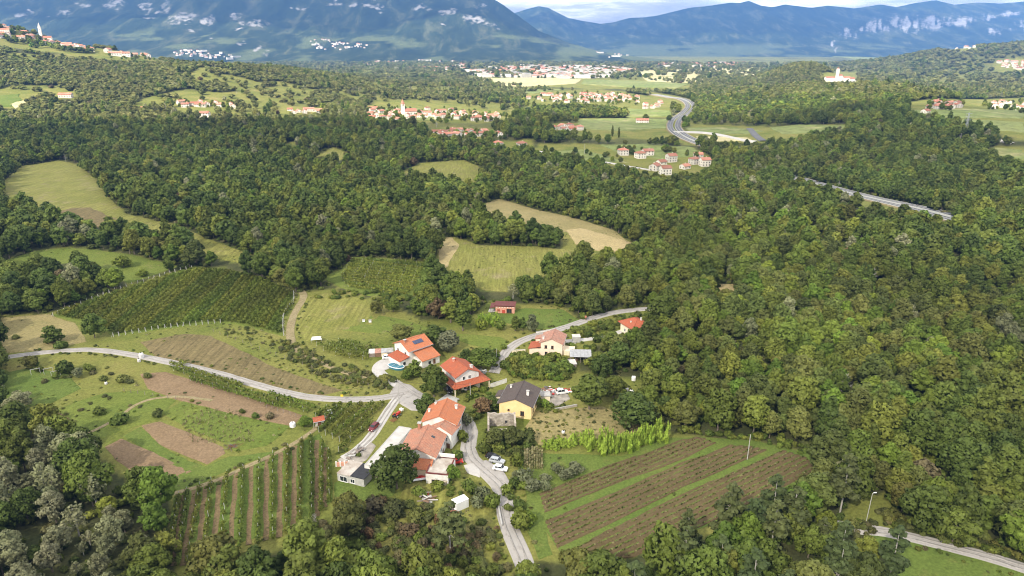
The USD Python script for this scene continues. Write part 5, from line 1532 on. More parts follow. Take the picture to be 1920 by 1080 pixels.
# 3 the yellow house with the brown roof
h, L, W = building("house", "yellow house with a broad dark brown roof beside the stone ruin", "house", (936, 755.5), (996, 763), 13.0, 4.8)
obj("wall", gable_wall(L, W, 4.8, 6.9, -2.2), "plaster_yellow", h)
gable_roof(h, L, W, 4.8, 6.9, "tile_brown", 0.6, 0.35)
chimney(h, -1.0, -3.0, 5.5, 1.9, .75); chimney(h, 3.5, 3.9, 5.0, 1.4, .6)
add_window(h, "w", -2.4, 1.2, 1.1, 1.5, L, W, "frame_brown"); add_window(h, "w", 2.2, 2.4, .5, .5, L, W, "frame_brown")
for u in (-3.5, 0.5, 3.5):
    add_window(h, "s", u, 1.2, 1.0, 1.3, L, W, "frame_brown")
obj("annex_wall", box(4.0, 3.0, 4.2, (L / 2 - 3.5, W / 2 + 1.505, -1.4)), "plaster_cream", h)
obj("annex_roof", slab([(L / 2 - 5.8, W / 2 + 3.5, 2.8), (L / 2 - 1.2, W / 2 + 3.5, 2.8), (L / 2 - 1.2, W / 2 + .02, 3.8), (L / 2 - 5.8, W / 2 + .02, 3.8)], .18), "tile_brown", h)

# 4 the stone ruin: stones laid one by one on the inner face one looks at
h, L, W = building("ruin", "roofless stone ruin with open top in front of the yellow house", "ruin", (914, 800), (968, 799), 6.2, 3.2, "width")
t = 0.6
wall_specs = [("back", L, (0, W / 2 - t / 2), 0, 4.6), ("front", L, (0, -W / 2 + t / 2), 0, 2.2), ("left", W - 2 * t, (-L / 2 + t / 2, 0), 1, 3.6), ("right", W - 2 * t, (L / 2 - t / 2, 0), 1, 4.0)]
r4 = np.random.default_rng(4)
for nm, ln, (cx_, cy_), turned, hh_ in wall_specs:
    prof = [( -ln / 2, -1.8)] + [(u, hh_ + r4.uniform(-.35, .3)) for u in np.linspace(-ln / 2, ln / 2, 9)] + [(ln / 2, -1.8)]
    m_ = trimesh.creation.extrude_polygon(Polygon(prof), t, engine="earcut")
    m_.apply_transform(np.array([[1, 0, 0, 0], [0, 0, -1, t / 2], [0, 1, 0, 0], [0, 0, 0, 1.0]]))
    if turned:
        m_.apply_transform(trimesh.transformations.rotation_matrix(math.pi / 2, [0, 0, 1]))
    m_.apply_translation([cx_, cy_, 0])
    wobj = obj("wall", m_, "stone_wall", h)
    if nm in ("back", "front"):
        z = -0.4
        while z < hh_ - 0.5:
            u = -ln / 2 + .7
            ch = r4.uniform(.36, .52)
            while u < ln / 2 - .8:
                sw = r4.uniform(.5, .95)
                if not (nm == "back" and abs(u - 1.2) < .7 and .8 < z < 2.0):
                    b = trimesh.creation.box([sw * .92, .16, ch * .88])
                    b.vertices += r4.uniform(-.04, .04, b.vertices.shape)
                    b.apply_translation([u + sw / 2, cy_ - t / 2 - .03, z + ch / 2])
                    obj("stone", b, "stone_piece", wobj)
                u += sw
            z += ch
obj("opening", box(.8, .1, 1.1, (1.5, W / 2 - t - .06, .85)), "roof_black", h)  # black panel standing in for the shade inside a wall opening
obj("floor", box(L - 2 * t - .02, W - 2 * t - .02, .3, (0, 0, -.5)), "soil_brown", h)

# 5 the row of three joined houses with orange roofs
h, L, W = building("house", "top house of the joined orange roofed row, smooth new tiles", "house", (792, 791), (855, 796), 11.0, 5.8, group="joined row of orange roofed houses")
obj("wall", gable_wall(L, W, 5.8, 8.2, -2.5), "plaster_white", h)
gable_roof(h, L, W, 5.8, 8.2, "tile_orange", .5, .3)
chimney(h, 2.5, -3.6, 6.4, 1.4, .7); chimney(h, 0.0, 4.6, 5.8, 1.3, .6); chimney(h, 4.4, 3.6, 6.0, 1.1, .6)
for u in (-3.4, 0.2, 3.4):
    add_window(h, "s", u, 3.2, .95, 1.25, L, W, shut=True); add_window(h, "s", u, .5, .95, 1.25, L, W)
h, L, W = building("house", "middle house of the joined orange roofed row with white gable wall", "house", (804, 806), (846, 814.5), 6.0, 5.0, group="joined row of orange roofed houses")
obj("wall", gable_wall(L, W, 5.0, 6.9, -2.5), "plaster_white", h)
gable_roof(h, L, W, 5.0, 6.9, "tile_old", .4, .25)
add_window(h, "w", -2.0, 2.3, .9, 1.2, L, W); add_window(h, "w", 1.6, 2.3, .9, 1.2, L, W); add_window(h, "w", -2.6, -.6, 1.0, 2.1, L, W, "frame_brown", True, "frame_brown")
h, L, W = building("house", "bottom house of the joined orange roofed row, broad old tiles behind the walnut tree", "house", (748, 851), (815.5, 857), 13.0, 4.6, group="joined row of orange roofed houses")
obj("wall", gable_wall(L, W, 4.6, 6.8, -2.5), "plaster_white", h)
gable_roof(h, L, W, 4.6, 6.8, "tile_old", .5, .3)
chimney(h, L / 2 - .8, 2.6, 5.9, 1.9, .9, "tile_old")
sky_ = trimesh.creation.box([.9, 1.1, .12]); sky_.apply_transform(trimesh.transformations.rotation_matrix(math.atan2(2.2, W / 2), [1, 0, 0])); sky_.apply_translation([1.8, -W / 4, 5.98])
obj("skylight", sky_, "glass_dark", h)
for u in (-3.5, 0.5, 4.0):
    add_window(h, "s", u, 1.9, .9, 1.2, L, W)
add_window(h, "s", 2.4, -.6, 1.0, 2.1, L, W, "frame_brown", True, "frame_brown")
obj("porch_wall", box(3.2, 5.2, 4.2, (-L / 2 - 1.602, -W / 2 + 3.4, -1.6)), "plaster_cream", h)
hp = [(-L / 2 - 3.8, -W / 2 + .3, 2.5), (-L / 2 - 3.8, -W / 2 + 6.5, 2.5), (-L / 2 - .31, -W / 2 + 6.5, 3.9), (-L / 2 - .31, -W / 2 + .3, 3.9)]
obj("porch_roof", slab(hp, .18), "tile_orange", h)

# 6 the long low white barn and 7 its annex
h, L, W = building("barn", "long low white barn with pale flat roof beside the walnut tree", "barn", (683, 872), (709, 877), 22.0, 3.6)
obj("wall", box(L, W, 5.2, (0, 0, -1.6)), "plaster_white", h)
flat_roof(h, L, W, 3.6, "roof_white", .14, "concrete")
add_window(h, "w", 1.4, .6, 1.0, 1.4, L, W, "frame_brown"); add_window(h, "w", -1.4, -.4, 1.2, 2.2, L, W, "frame_brown", True, "wood_grey")
h, L, W = building("shed", "flat-roofed annex with half grey half black roof at the end of the barn", "shed", (632, 887), (682, 899), 6.5, 2.5, "width")
obj("wall", box(L, W, 4.1, (0, 0, -1.6)), "concrete", h)
obj("roof", box(L * .5 - .01, W + .4, .2, (-L / 4, 0, 2.5)), "roof_stained", h)
obj("roof", box(L * .5 + .2, W + .2, .2, (L / 4 + .1, 0, 2.5)), "roof_black", h)
add_window(h, "s", -L / 2 + 2.0, .3, 2.2, 1.5, L, W); add_window(h, "s", .6, .5, 1.2, 1.1, L, W); add_window(h, "w", 0, .4, 1.6, 1.2, L, W)
# a low wall and fence closing the yard
w_ = on_plane(630, 868, 1.0); w2_ = on_plane(662, 866, 1.0)
ang_ = math.atan2(w2_[1] - w_[1], w2_[0] - w_[0]); ln_ = float(np.linalg.norm(w2_ - w_))
fx = xform("brick_wall", (*((w_ + w2_) / 2), ground(*w_)), math.degrees(ang_), "low brown brick yard wall behind the flat-roofed annex", "wall")
obj("wall_panel", box(ln_, .3, 2.4, (0, 0, -1)), "brick_red", fx)
for u in np.linspace(-ln_ / 2, ln_ / 2, 5):
    obj("pillar", box(.4, .4, 2.7, (u, 0, -1)), "plaster_white", fx)

# 8 the flat-roofed white house with the red-brown rim
h, L, W = building("house", "small flat-roofed white house with red-brown roof rim below the joined row", "house", (798, 888), (840, 892), 8.5, 3.3, "width")
obj("wall", box(L, W, 5.4, (0, 0, -2.1)), "plaster_white", h)
flat_roof(h, L, W, 3.3, "roof_stained", .4, "tile_maroon")
add_window(h, "s", -.4, -.2, 2.2, 1.7, L, W, "frame_brown"); add_window(h, "s", 2.3, -.6, 1.0, 2.1, L, W, "frame_brown", True, "plaster_cream"); add_window(h, "e", 0, .3, 1.2, 1.2, L, W)
obj("upstand", box(L * .98, .3, 1.1, (0, W / 2 - .155, 3.7)), "plaster_white", h)

# 9 the peach house on the upper road
h, L, W = building("house", "peach house with mottled tile roof beside the bend of the upper road", "house", (1014, 641.6), (1054, 645), 9.5, 5.4)
obj("wall", gable_wall(L, W, 5.4, 7.2, -2.4), "plaster_peach", h)
gable_roof(h, L, W, 5.4, 7.2, "tile_mixed", .55, .45)
chimney(h, -2.6, 3.5, 5.6, 1.3, .6)
for u in (2.2, -.4):
    add_window(h, "w", u, 3.0, .8, 1.2, L, W, "frame_brown")
    add_window(h, "w", u - .2, .2, .9, 1.2, L, W, "frame_brown")
add_window(h, "s", 0, 2.8, .9, 1.2, L, W, "frame_brown")
obj("side_wall", box(6.0, 4.6, 4.0, (-L / 2 + 3.2, W / 2 + 2.305, -1.6)), "plaster_peach", h)
obj("side_roof", slab([(-L / 2 - .3, W / 2 + 5.0, 2.2), (-L / 2 + 6.6, W / 2 + 5.0, 2.2), (-L / 2 + 6.6, W / 2 + .02, 3.5), (-L / 2 - .3, W / 2 + .02, 3.5)], .18), "tile_red", h)
obj("rear_wall", box(3.0, 3.0, 5.6, (L / 2 - 2.2, W / 2 + 1.505, -1.4)), "plaster_peach", h)
obj("rear_roof", slab([(L / 2 - 4.0, W / 2 + 3.4, 4.0), (L / 2 - .4, W / 2 + 3.4, 4.0), (L / 2 - .4, W / 2 + .02, 4.9), (L / 2 - 4.0, W / 2 + .02, 4.9)], .18), "tile_mixed", h)
obj("terrace_wall", box(5.0, 4.4, 3.6, (-L / 2 + 4.2, -W / 2 - 2.205, -1.8)), "plaster_cream", h)

# 10 the house at the edge of the wood
h, L, W = building("house", "cream house with red hipped roof half hidden by the wood edge", "house", (1164, 603), (1187, 617), 8.5, 4.4, "width")
obj("wall", box(L, W, 6.4, (0, 0, -2.0)), "plaster_cream", h)
hip_roof(h, L, W, 4.4, 6.6, "tile_red", .9, inset=1.2)
chimney(h, 1.6, 1.6, 5.3, 1.9, .5); chimney(h, .4, -2.6, 4.9, 1.0, .5, "plaster_cream")
add_window(h, "s", -1.2, 1.2, .9, 1.2, L, W); add_window(h, "s", 1.4, 1.2, .9, 1.2, L, W); add_window(h, "e", 0, 1.2, .9, 1.2, L, W)

# 11 the little brick house
h, L, W = building("house", "small unplastered red brick house on the vivid green lawn", "house", (929, 575), (964.5, 576), 6.5, 3.2, "width")
obj("wall", box(L, W, 4.6, (0, 0, -1.4)), "brick_red", h)
obj("roof", slab([(-L / 2 - .6, -W / 2 - .5, 3.75), (L / 2 + .4, -W / 2 - .5, 3.75), (L / 2 + .4, W / 2 + .4, 3.22), (-L / 2 - .6, W / 2 + .4, 3.22)], .2), "tile_maroon", h)
for i in range(7):
    obj("eave_block", box(.5, .1, .3, (-L / 2 + .6 + i * (L - 1.2) / 6, -W / 2 - .06, 2.8)), "plaster_white", h)
add_window(h, "s", -L / 2 + 1.4, 1.2, 1.0, .7, L, W, "frame_brown", False, "door_red")
add_window(h, "s", -.6, 0, 1.2, 1.6, L, W, "door_red", True, "door_red"); add_window(h, "s", 1.9, .4, 2.2, 1.8, L, W, "frame_brown")
obj("lean_to_post", box(.15, .15, 2.4, (-L / 2 - 2.2, -W / 2 + .3, 0)), "wood_grey", h)
obj("lean_to_roof", slab([(-L / 2 - 2.6, -W / 2, 2.4), (-L / 2 - .01, -W / 2, 2.9), (-L / 2 - .01, W / 2, 2.9), (-L / 2 - 2.6, W / 2, 2.4)], .12), "tile_maroon", h)
obj("terrace", box(3.4, W * .6, .6, (-L / 2 - 1.75, 0, -.45)), "concrete", h)

# 12 the long grey shed, 13 the white container, 14 hut and box
h, L, W = building("shed", "open wooden shed with long grey sheet roof below the peach house", "shed", (1068.5, 668), (1109.5, 669), 5.0, 2.8, "width")
for u in np.linspace(-L / 2 + .3, L / 2 - .3, 5):
    for v_ in (-W / 2 + .3, W / 2 - .3):
        obj("post", box(.18, .18, 3.6, (u, v_, -1)), "wood_grey", h)
for i in range(6):
    w6 = L / 6
    obj("roof_sheet", slab([(-L / 2 + i * w6 + .02, -W / 2 - .4, 2.7 + .02 * (i % 2)), (-L / 2 + (i + 1) * w6 - .02, -W / 2 - .4, 2.7 + .02 * (i % 2)), (-L / 2 + (i + 1) * w6 - .02, W / 2 + .4, 3.3 + .02 * (i % 2)), (-L / 2 + i * w6 + .02, W / 2 + .4, 3.3 + .02 * (i % 2))], .06), "sheet_grey", h)
obj("back_wall", box(L, .12, 3.5, (0, W / 2 - .1, -1)), "wood_grey", h)
for j, (u, wdt, m) in enumerate(((-4, 1.6, "clutter_dark"), (-1.5, 1.2, "wood_brown"), (2, 2.0, "clutter_dark"))):
    obj("stored_stack", box(wdt, 1.6, 1.0 + .2 * j, (u, 0, -.5)), m, h)
h, L, W = building("shed", "small lean-to with pale sheet roof in front of the long grey shed", "shed", (1069, 683), (1081, 682), 3.0, 2.0, "width")
obj("wall", box(L, W, 2.8, (0, 0, -1)), "wood_grey", h)
obj("roof", slab([(-L / 2 - .2, -W / 2 - .3, 1.9), (L / 2 + .2, -W / 2 - .3, 1.9), (L / 2 + .2, W / 2 + .2, 2.4), (-L / 2 - .2, W / 2 + .2, 2.4)], .08), "roof_white", h)
c_ = on_plane(863, 952, ground(*on_plane(863, 952, 0)))
h = xform("container", (*c_, ground(*c_)), 36, "white storage container standing on the rough grass below the lane", "container")
obj("body", box(3.9, 2.4, 2.55, (0, 0, .15)), "paint_white", h)
for i in range(11):
    obj("rib", box(.06, .04, 2.3, (-1.75 + i * .35, -1.215, .27)), "paint_white", h)
obj("roof_rim", cat_meshes([box(3.98, .08, .1, (0, s * 1.2, 2.66)) for s in (-1, 1)] + [box(.08, 2.32, .1, (s * 1.95, 0, 2.66)) for s in (-1, 1)]), "paint_white", h)
for s in (-1, 1):
    d_ = obj("door", box(.05, 1.1, 2.3, (1.972, s * .57, .27)), "paint_white", h)
    obj("handle", box(.05, .05, 1.8, (2.02, s * .2, .5)), "metal_grey", d_)
for s in (-1.6, 1.6):
    obj("skid", box(.2, 2.4, .35, (s, 0, -.2)), "wood_grey", h)
c_ = on_plane(598, 794, 1.0)
h = xform("hut", (*c_, ground(*c_)), 25, "tiny white vineyard hut with red roof at the corner of the vine rows", "hut")
obj("wall", gable_wall(3.0, 2.4, 1.9, 2.6, -.6), "plaster_white", h); gable_roof(h, 3.0, 2.4, 1.9, 2.6, "tile_red", .3, .3, th=.12)
add_window(h, "s", 0, 0, .8, 1.7, 3.0, 2.4, "frame_brown", True, "frame_brown")
c_ = on_plane(715, 662, ground(*on_plane(715, 662, 0)) + 1)
h = xform("shed", (*c_, ground(*c_)), 8, "row of patched shacks with mixed sheet roofs behind the solar house", "shed")
for i in range(4):
    obj("wall", box(2.3, 2.6, 2.2, (-3.6 + 2.4 * i, 0, -.4)), ["wood_grey", "wood_brown", "plaster_cream", "wood_grey"][i], h)
    obj("roof", slab([(-4.8 + 2.4 * i, -1.6, 1.7), (-2.45 + 2.4 * i, -1.6, 1.7 + .05 * i), (-2.45 + 2.4 * i, 1.5, 2.3), (-4.8 + 2.4 * i, 1.5, 2.3)], .08), ["roof_white", "tile_mixed", "sheet_grey", "roof_grey"][i], h)

# ---------------------------------------------------------------- far houses
hr = np.random.default_rng(55)


def far_house(kind):
    r = ClassRoot("village_house")
    P = str(r.GetPath())
    if kind == "hip":
        Lh, Wh, e, rg = 11, 10, 6.0, 8.2
        x, y = Lh / 2 + .6, Wh / 2 + .6
        wall_ = box(Lh, Wh, e + 3, (0, 0, -3))
        k_ = 1.5
        A, B, C, D, E, F_ = (-x, -y, e), (x, -y, e), (x, y, e), (-x, y, e), (-k_, 0, rg), (k_, 0, rg)
        rf = cat_meshes([slab(p_, .2) for p_ in ((A, B, F_, E), (C, D, E, F_), (B, C, F_), (D, A, E))])
    else:
        Lh, Wh, e, rg = {"gable": (13, 9, 5.6, 8.0), "long": (20, 8, 5.2, 7.6), "low": (10, 8, 3.4, 5.6), "tall": (11, 9, 7.4, 9.8)}[kind]
        wall_ = gable_wall(Lh, Wh, e, rg, -3)
        sl_ = (rg - e) / (Wh / 2)
        rf = cat_meshes([slab([(-Lh / 2 - .4, s * (Wh / 2 + .6), e - sl_ * .6 + .02), (Lh / 2 + .4, s * (Wh / 2 + .6), e - sl_ * .6 + .02), (Lh / 2 + .4, 0, rg + .02), (-Lh / 2 - .4, 0, rg + .02)], .2) for s in (-1, 1)])
    usdkit.mesh(stage, P + "/wall", wall_, M("plaster_far"))
    usdkit.mesh(stage, P + "/roof", rf, M("tile_far"))
    usdkit.mesh(stage, P + "/chimney", box(.7, .7, 1.6, (Lh * .2, Wh * .2, rg - 1)), M("plaster_far"))
    n_ = 0
    for zz_ in ([1.0, 3.8] if e > 5 else [1.0]):
        for u in np.linspace(-Lh / 2 + 2, Lh / 2 - 2, max(2, int(Lh / 3.6))):
            for s in (-1, 1):
                usdkit.mesh(stage, f"{P}/window" + (f"_{n_:03d}" if n_ else ""), box(1.1, .06, 1.4, (u, s * (Wh / 2 + .012), zz_)), M("glass_dark"))
                n_ += 1
        for u in (-2, 2):
            for s in (-1, 1):
                usdkit.mesh(stage, f"{P}/window_{n_:03d}", box(.06, 1.1, 1.4, (s * (Lh / 2 + .012), u, zz_)), M("glass_dark"))
                n_ += 1
    return r


FH = {k: far_house(k) for k in ("gable", "long", "low", "tall", "hip")}


def put_house(px, py, kind, label, group, rot=None, s=1.0):
    g = G(px, py)
    copy_of(FH[kind], "village_house", g, hr.uniform(0, 180) if rot is None else rot, (s, s, s), label, "house", group)


# the white hamlet on the valley floor
ham = [(1168, 290, "hip", 12, "white house with red hipped roof, leftmost of the hamlet on the valley floor"), (1200, 296, "hip", 20, "white villa left of the middle of the valley hamlet"), (1214, 291, "gable", 15, "white gabled house behind the villa in the valley hamlet"), (1240, 308, "low", 30, "low white house in the middle of the valley hamlet"), (1258, 303, "tall", 20, "tall white house at the top of the valley hamlet"),
       (1227, 319, "gable", 60, "white house by the lane at the front of the valley hamlet"), (1247, 327, "tall", 15, "white two-storey house nearest the wood in the valley hamlet"), (1284, 316, "low", 35, "small low house right of the middle of the valley hamlet"), (1302, 307, "hip", 25, "white hipped house second from the right in the valley hamlet"), (1321, 311, "tall", 12, "rightmost white house of the valley hamlet"), (1309, 294, "low", 5, "small house behind the right end of the valley hamlet"),
       (933, 276, "hip", 30, "white house with orange roof at the wood edge, left of a pair"), (978, 277, "hip", 20, "white house with orange roof at the wood edge, right of a pair"), (1204, 231, "long", 0, "pink farm building alone on the valley meadow"),
       (385, 219, "gable", 0, "white gabled house alone among the trees below the house row"), (268, 207, "low", 0, "small red roofed house hidden in the left woods"), (124, 183, "long", 5, "white farmhouse alone on the upper left slope"),
       (1600, 194, "low", 0, "white house on the right flank of the castle hill"), (1735, 212, "low", 30, "white house under the castle hill beside the right village")]
for x_, y_, k_, rot, lab in ham:
    put_house(x_, y_, k_, lab, None, rot, 0.95)


def village(poly, n, label, group, s=0.8, kinds=("gable", "hip", "low", "long", "tall"), mind=13):
    P_ = Polygon(pp(poly))
    x0, y0, x1, y1 = P_.bounds
    done, tries = [], 0
    while len(done) < n and tries < 4000:
        tries += 1
        x_, y_ = hr.uniform(x0, x1), hr.uniform(y0, y1)
        if not shapely.contains_xy(P_, x_, y_):
            continue
        g = G(x_, y_)
        if all(np.hypot(*(g[:2] - q[:2])) > mind * s for q in done):
            done.append(g)
    done.sort(key=lambda g: to_px(g)[0])
    for j, g in enumerate(done):
        copy_of(FH[hr.choice(kinds)], "village_house", g, hr.choice([10, 100, 25, 115, 60]) + hr.uniform(-12, 12), (s, s, s), f"{nth(j, len(done))} {label}", "house", group)
    return done


VIL = []
VIL += village("684,216 700,206 760,208 800,206 850,210 905,214 960,222 962,230 900,228 850,224 770,228 690,228", 62, "house in the village around the slim steeple", "houses of the village around the slim steeple")
VIL += village("810,254 850,246 900,246 940,250 938,257 880,258 830,258", 16, "orange roofed house in the row below the steeple village", "houses of the lower row below the church village", kinds=("long", "gable", "low"))
VIL += village("986,186 1020,178 1080,176 1150,176 1200,182 1200,192 1120,194 1040,192", 58, "house in the wide village left of the motorway", "houses of the wide village left of the motorway", 0.9)
VIL += village("1030,244 1060,238 1090,242 1086,248 1040,249", 8, "orange roofed house of the small valley cluster", "houses of the small cluster on the valley floor")
VIL += village("330,194 380,194 438,198 438,203 385,203 334,200", 11, "house in the row on the left slope", "houses of the row on the left slope", kinds=("long", "gable"))
VIL += village("525,208 560,205 602,209 600,214 530,213", 7, "house in the short row at the wood edge", "houses of the short row at the wood edge", kinds=("long", "gable", "low"))
VIL += village("1738,200 1760,192 1800,196 1800,204 1750,206", 15, "house of the village right of the castle", "houses of the village right of the castle hill")
VIL += village("1840,196 1880,190 1920,196 1925,212 1870,206", 10, "white house of the village at the right edge", "houses of the village at the right edge")
VIL += village("0,50 30,58 70,72 110,82 170,92 180,97 120,92 60,80 0,70", 34, "pale house of the church village on the left ridge", "houses of the ridge village on the left", 1.0)
VIL += village("200,98 250,102 300,108 290,111 210,104", 8, "house along the crest beyond the ridge village", "houses along the left crest", 1.2)
VIL += village("1770,86 1800,82 1830,86 1826,92 1776,92", 16, "house of the village atop the far right hill", "houses on the far right hill", 1.5, mind=20)
VIL += village("1870,116 1900,112 1925,116 1925,132 1880,128", 16, "house of the village on the far right slope", "houses on the slope of the far right hill", 1.5, mind=20)
VIL += village("1180,200 1240,190 1250,196 1240,202 1200,206", 8, "red roofed house beside the motorway bend", "houses beside the motorway bend")


def church(px, py, label, hgt, s=1.0, rot=0):
    g = G(px, py)
    x = xform("church", g, rot, label, "church", scale=(s, s, s))
    obj("nave_wall", gable_wall(18, 9, 8, 12, -3), "plaster_far", x)
    for sg in (-1, 1):
        obj("nave_roof", slab([(-9.3, sg * 5.0, 7.6), (9.3, sg * 5.0, 7.6), (9.3, 0, 12.05), (-9.3, 0, 12.05)], .25), "tile_far", x)
    obj("tower", box(5, 5, hgt * .72 + 3, (-11.6, 0, -3)), "plaster_far", x)
    sp = trimesh.creation.cone(3.4, hgt * .30, sections=8); sp.apply_translation([-11.6, 0, hgt * .72 + .01])
    obj("spire", sp, "plaster_far" if hgt > 30 else "tile_far", x)
    for sg in (-1, 1):
        for k_ in range(3):
            obj("window", box(1.0, .08, 2.6, (-5 + 5 * k_, sg * 4.53, 3)), "glass_dark", x)
        obj("belfry_opening", box(1.3, .1, 2.2, (-11.6, sg * 2.53, hgt * .6)), "glass_dark", x)


church(770, 218, "white church with slim pointed steeple in the middle of the valley village", 26, 1.0, 20)
church(90, 78, "white church with tall spire on the left ridge above the houses", 40, 1.0, 15)
g = G(1572, 152)
x = xform("castle", g, 10, "white hilltop castle with a tower and red roofed wings on the right hill", "castle")
for (cx_, cy_, l_, w_c, h_c, gab) in ((0, 0, 16, 10, 15, 1), (-26, 4, 28, 11, 9, 1), (22, -2, 22, 12, 9, 1), (30, -14, 16, 10, 7, 1)):
    wm_ = gable_wall(l_, w_c, h_c, h_c + 3.5, -8); wm_.apply_translation([cx_, cy_, 0]); obj("wall", wm_, "plaster_far", x)
    for sg in (-1, 1):
        r_s = slab([(-l_ / 2 - .4, sg * (w_c / 2 + .5), h_c - .3), (l_ / 2 + .4, sg * (w_c / 2 + .5), h_c - .3), (l_ / 2 + .4, 0, h_c + 3.55), (-l_ / 2 - .4, 0, h_c + 3.55)], .25); r_s.apply_translation([cx_, cy_, 0]); obj("roof", r_s, "tile_far", x)
    for k_ in range(4):
        obj("window", box(1.2, .1, 1.8, (cx_ - l_ / 2 + (k_ + .8) * l_ / 4.6, cy_ - w_c / 2 - .04, h_c - 4)), "glass_dark", x)
obj("tower", box(6, 6, 42, (-9, -4.02, -8)), "plaster_far", x)
sp = trimesh.creation.cone(4.2, 5, sections=4); sp.apply_translation([-9, -4.02, 34.02]); obj("tower_roof", sp, "tile_far", x)
obj("curtain_wall", box(80, 1.2, 9, (0, -22, -7)), "plaster_far", x)
# the town under the massif: past the count that one can tell apart
town = Scatter("town", "pale far town spread along the foot of the mountain massif")
ti = [town.proto(k, [("wall", box(*d, (0, 0, -3)), "plaster_far"), ("roof", slab([(-d[0] / 2 - .4, -d[1] / 2 - .4, d[2] - 3), (d[0] / 2 + .4, -d[1] / 2 - .4, d[2] - 3), (d[0] / 2 + .4, d[1] / 2 + .4, d[2] - 3), (-d[0] / 2 - .4, d[1] / 2 + .4, d[2] - 3)], .6) if flat else cat_meshes([slab([(-d[0] / 2 - .6, sg * (d[1] / 2 + .6), d[2] - 3.3), (d[0] / 2 + .6, sg * (d[1] / 2 + .6), d[2] - 3.3), (d[0] / 2 + .6, 0, d[2] + .2), (-d[0] / 2 - .6, 0, d[2] + .2)], .3) for sg in (-1, 1)]), "roof_grey" if flat else "tile_far")]) for k, d, flat in (("house_a", (14, 11, 10), 0), ("house_b", (20, 11, 11), 0), ("block", (44, 18, 15), 1), ("hall", (70, 34, 12), 1))]
for poly, n, pr in (("870,136 930,128 1000,124 1090,126 1170,128 1190,134 1100,142 1000,146 900,144", 560, [.45, .35, .14, .06]), ("1000,134 1090,132 1160,136 1130,146 1030,148", 120, [.1, .2, .4, .3]), ("700,116 780,116 880,122 870,134 800,138 690,136 660,130", 230, [.55, .38, .05, .02]), ("1190,120 1290,120 1400,118 1400,126 1260,128", 110, [.5, .4, .1, 0])):
    P_ = Polygon(pp(poly)); x0, y0, x1, y1 = P_.bounds
    q = np.column_stack([hr.uniform(x0, x1, n * 3), hr.uniform(y0, y1, n * 3)])
    q = q[shapely.contains_xy(P_, q[:, 0], q[:, 1])][:n]
    g = at(q[:, 0], q[:, 1])
    town.add(hr.choice(ti, len(g), p=pr), g + [0, 0, 1.0], hr.choice([.2, 1.77, .4], len(g)) + hr.uniform(-.2, .2, len(g)), hr.uniform(0.8, 1.25, len(g)))
XX_, YY_, ZZ_, PX_, PY_, PR_ = (a.ravel() for a in MASSIF)
for poly, n in (("326,94 380,96 440,104 440,112 380,110 330,106", 46), ("575,82 600,74 640,80 700,86 700,94 640,94 600,94", 48), ("1120,98 1150,94 1180,104 1180,110 1130,108", 24), ("660,118 760,112 860,116 860,126 760,128 680,126", 60)):
    kk = np.nonzero(shapely.contains_xy(Polygon(pp(poly)), PX_, PY_) & (PR_ < 0.75))[0]
    kk = hr.choice(kk, min(n, len(kk)), replace=False)
    town.add(hr.choice(ti, len(kk), p=[.45, .4, .12, .03]), np.column_stack([XX_[kk], YY_[kk], ZZ_[kk]]) + np.column_stack([hr.uniform(-20, 20, (len(kk), 2)), np.full(len(kk), 3.0)]), hr.uniform(0, 3.1, len(kk)), hr.uniform(.7, 1.15, len(kk)))
town.done()
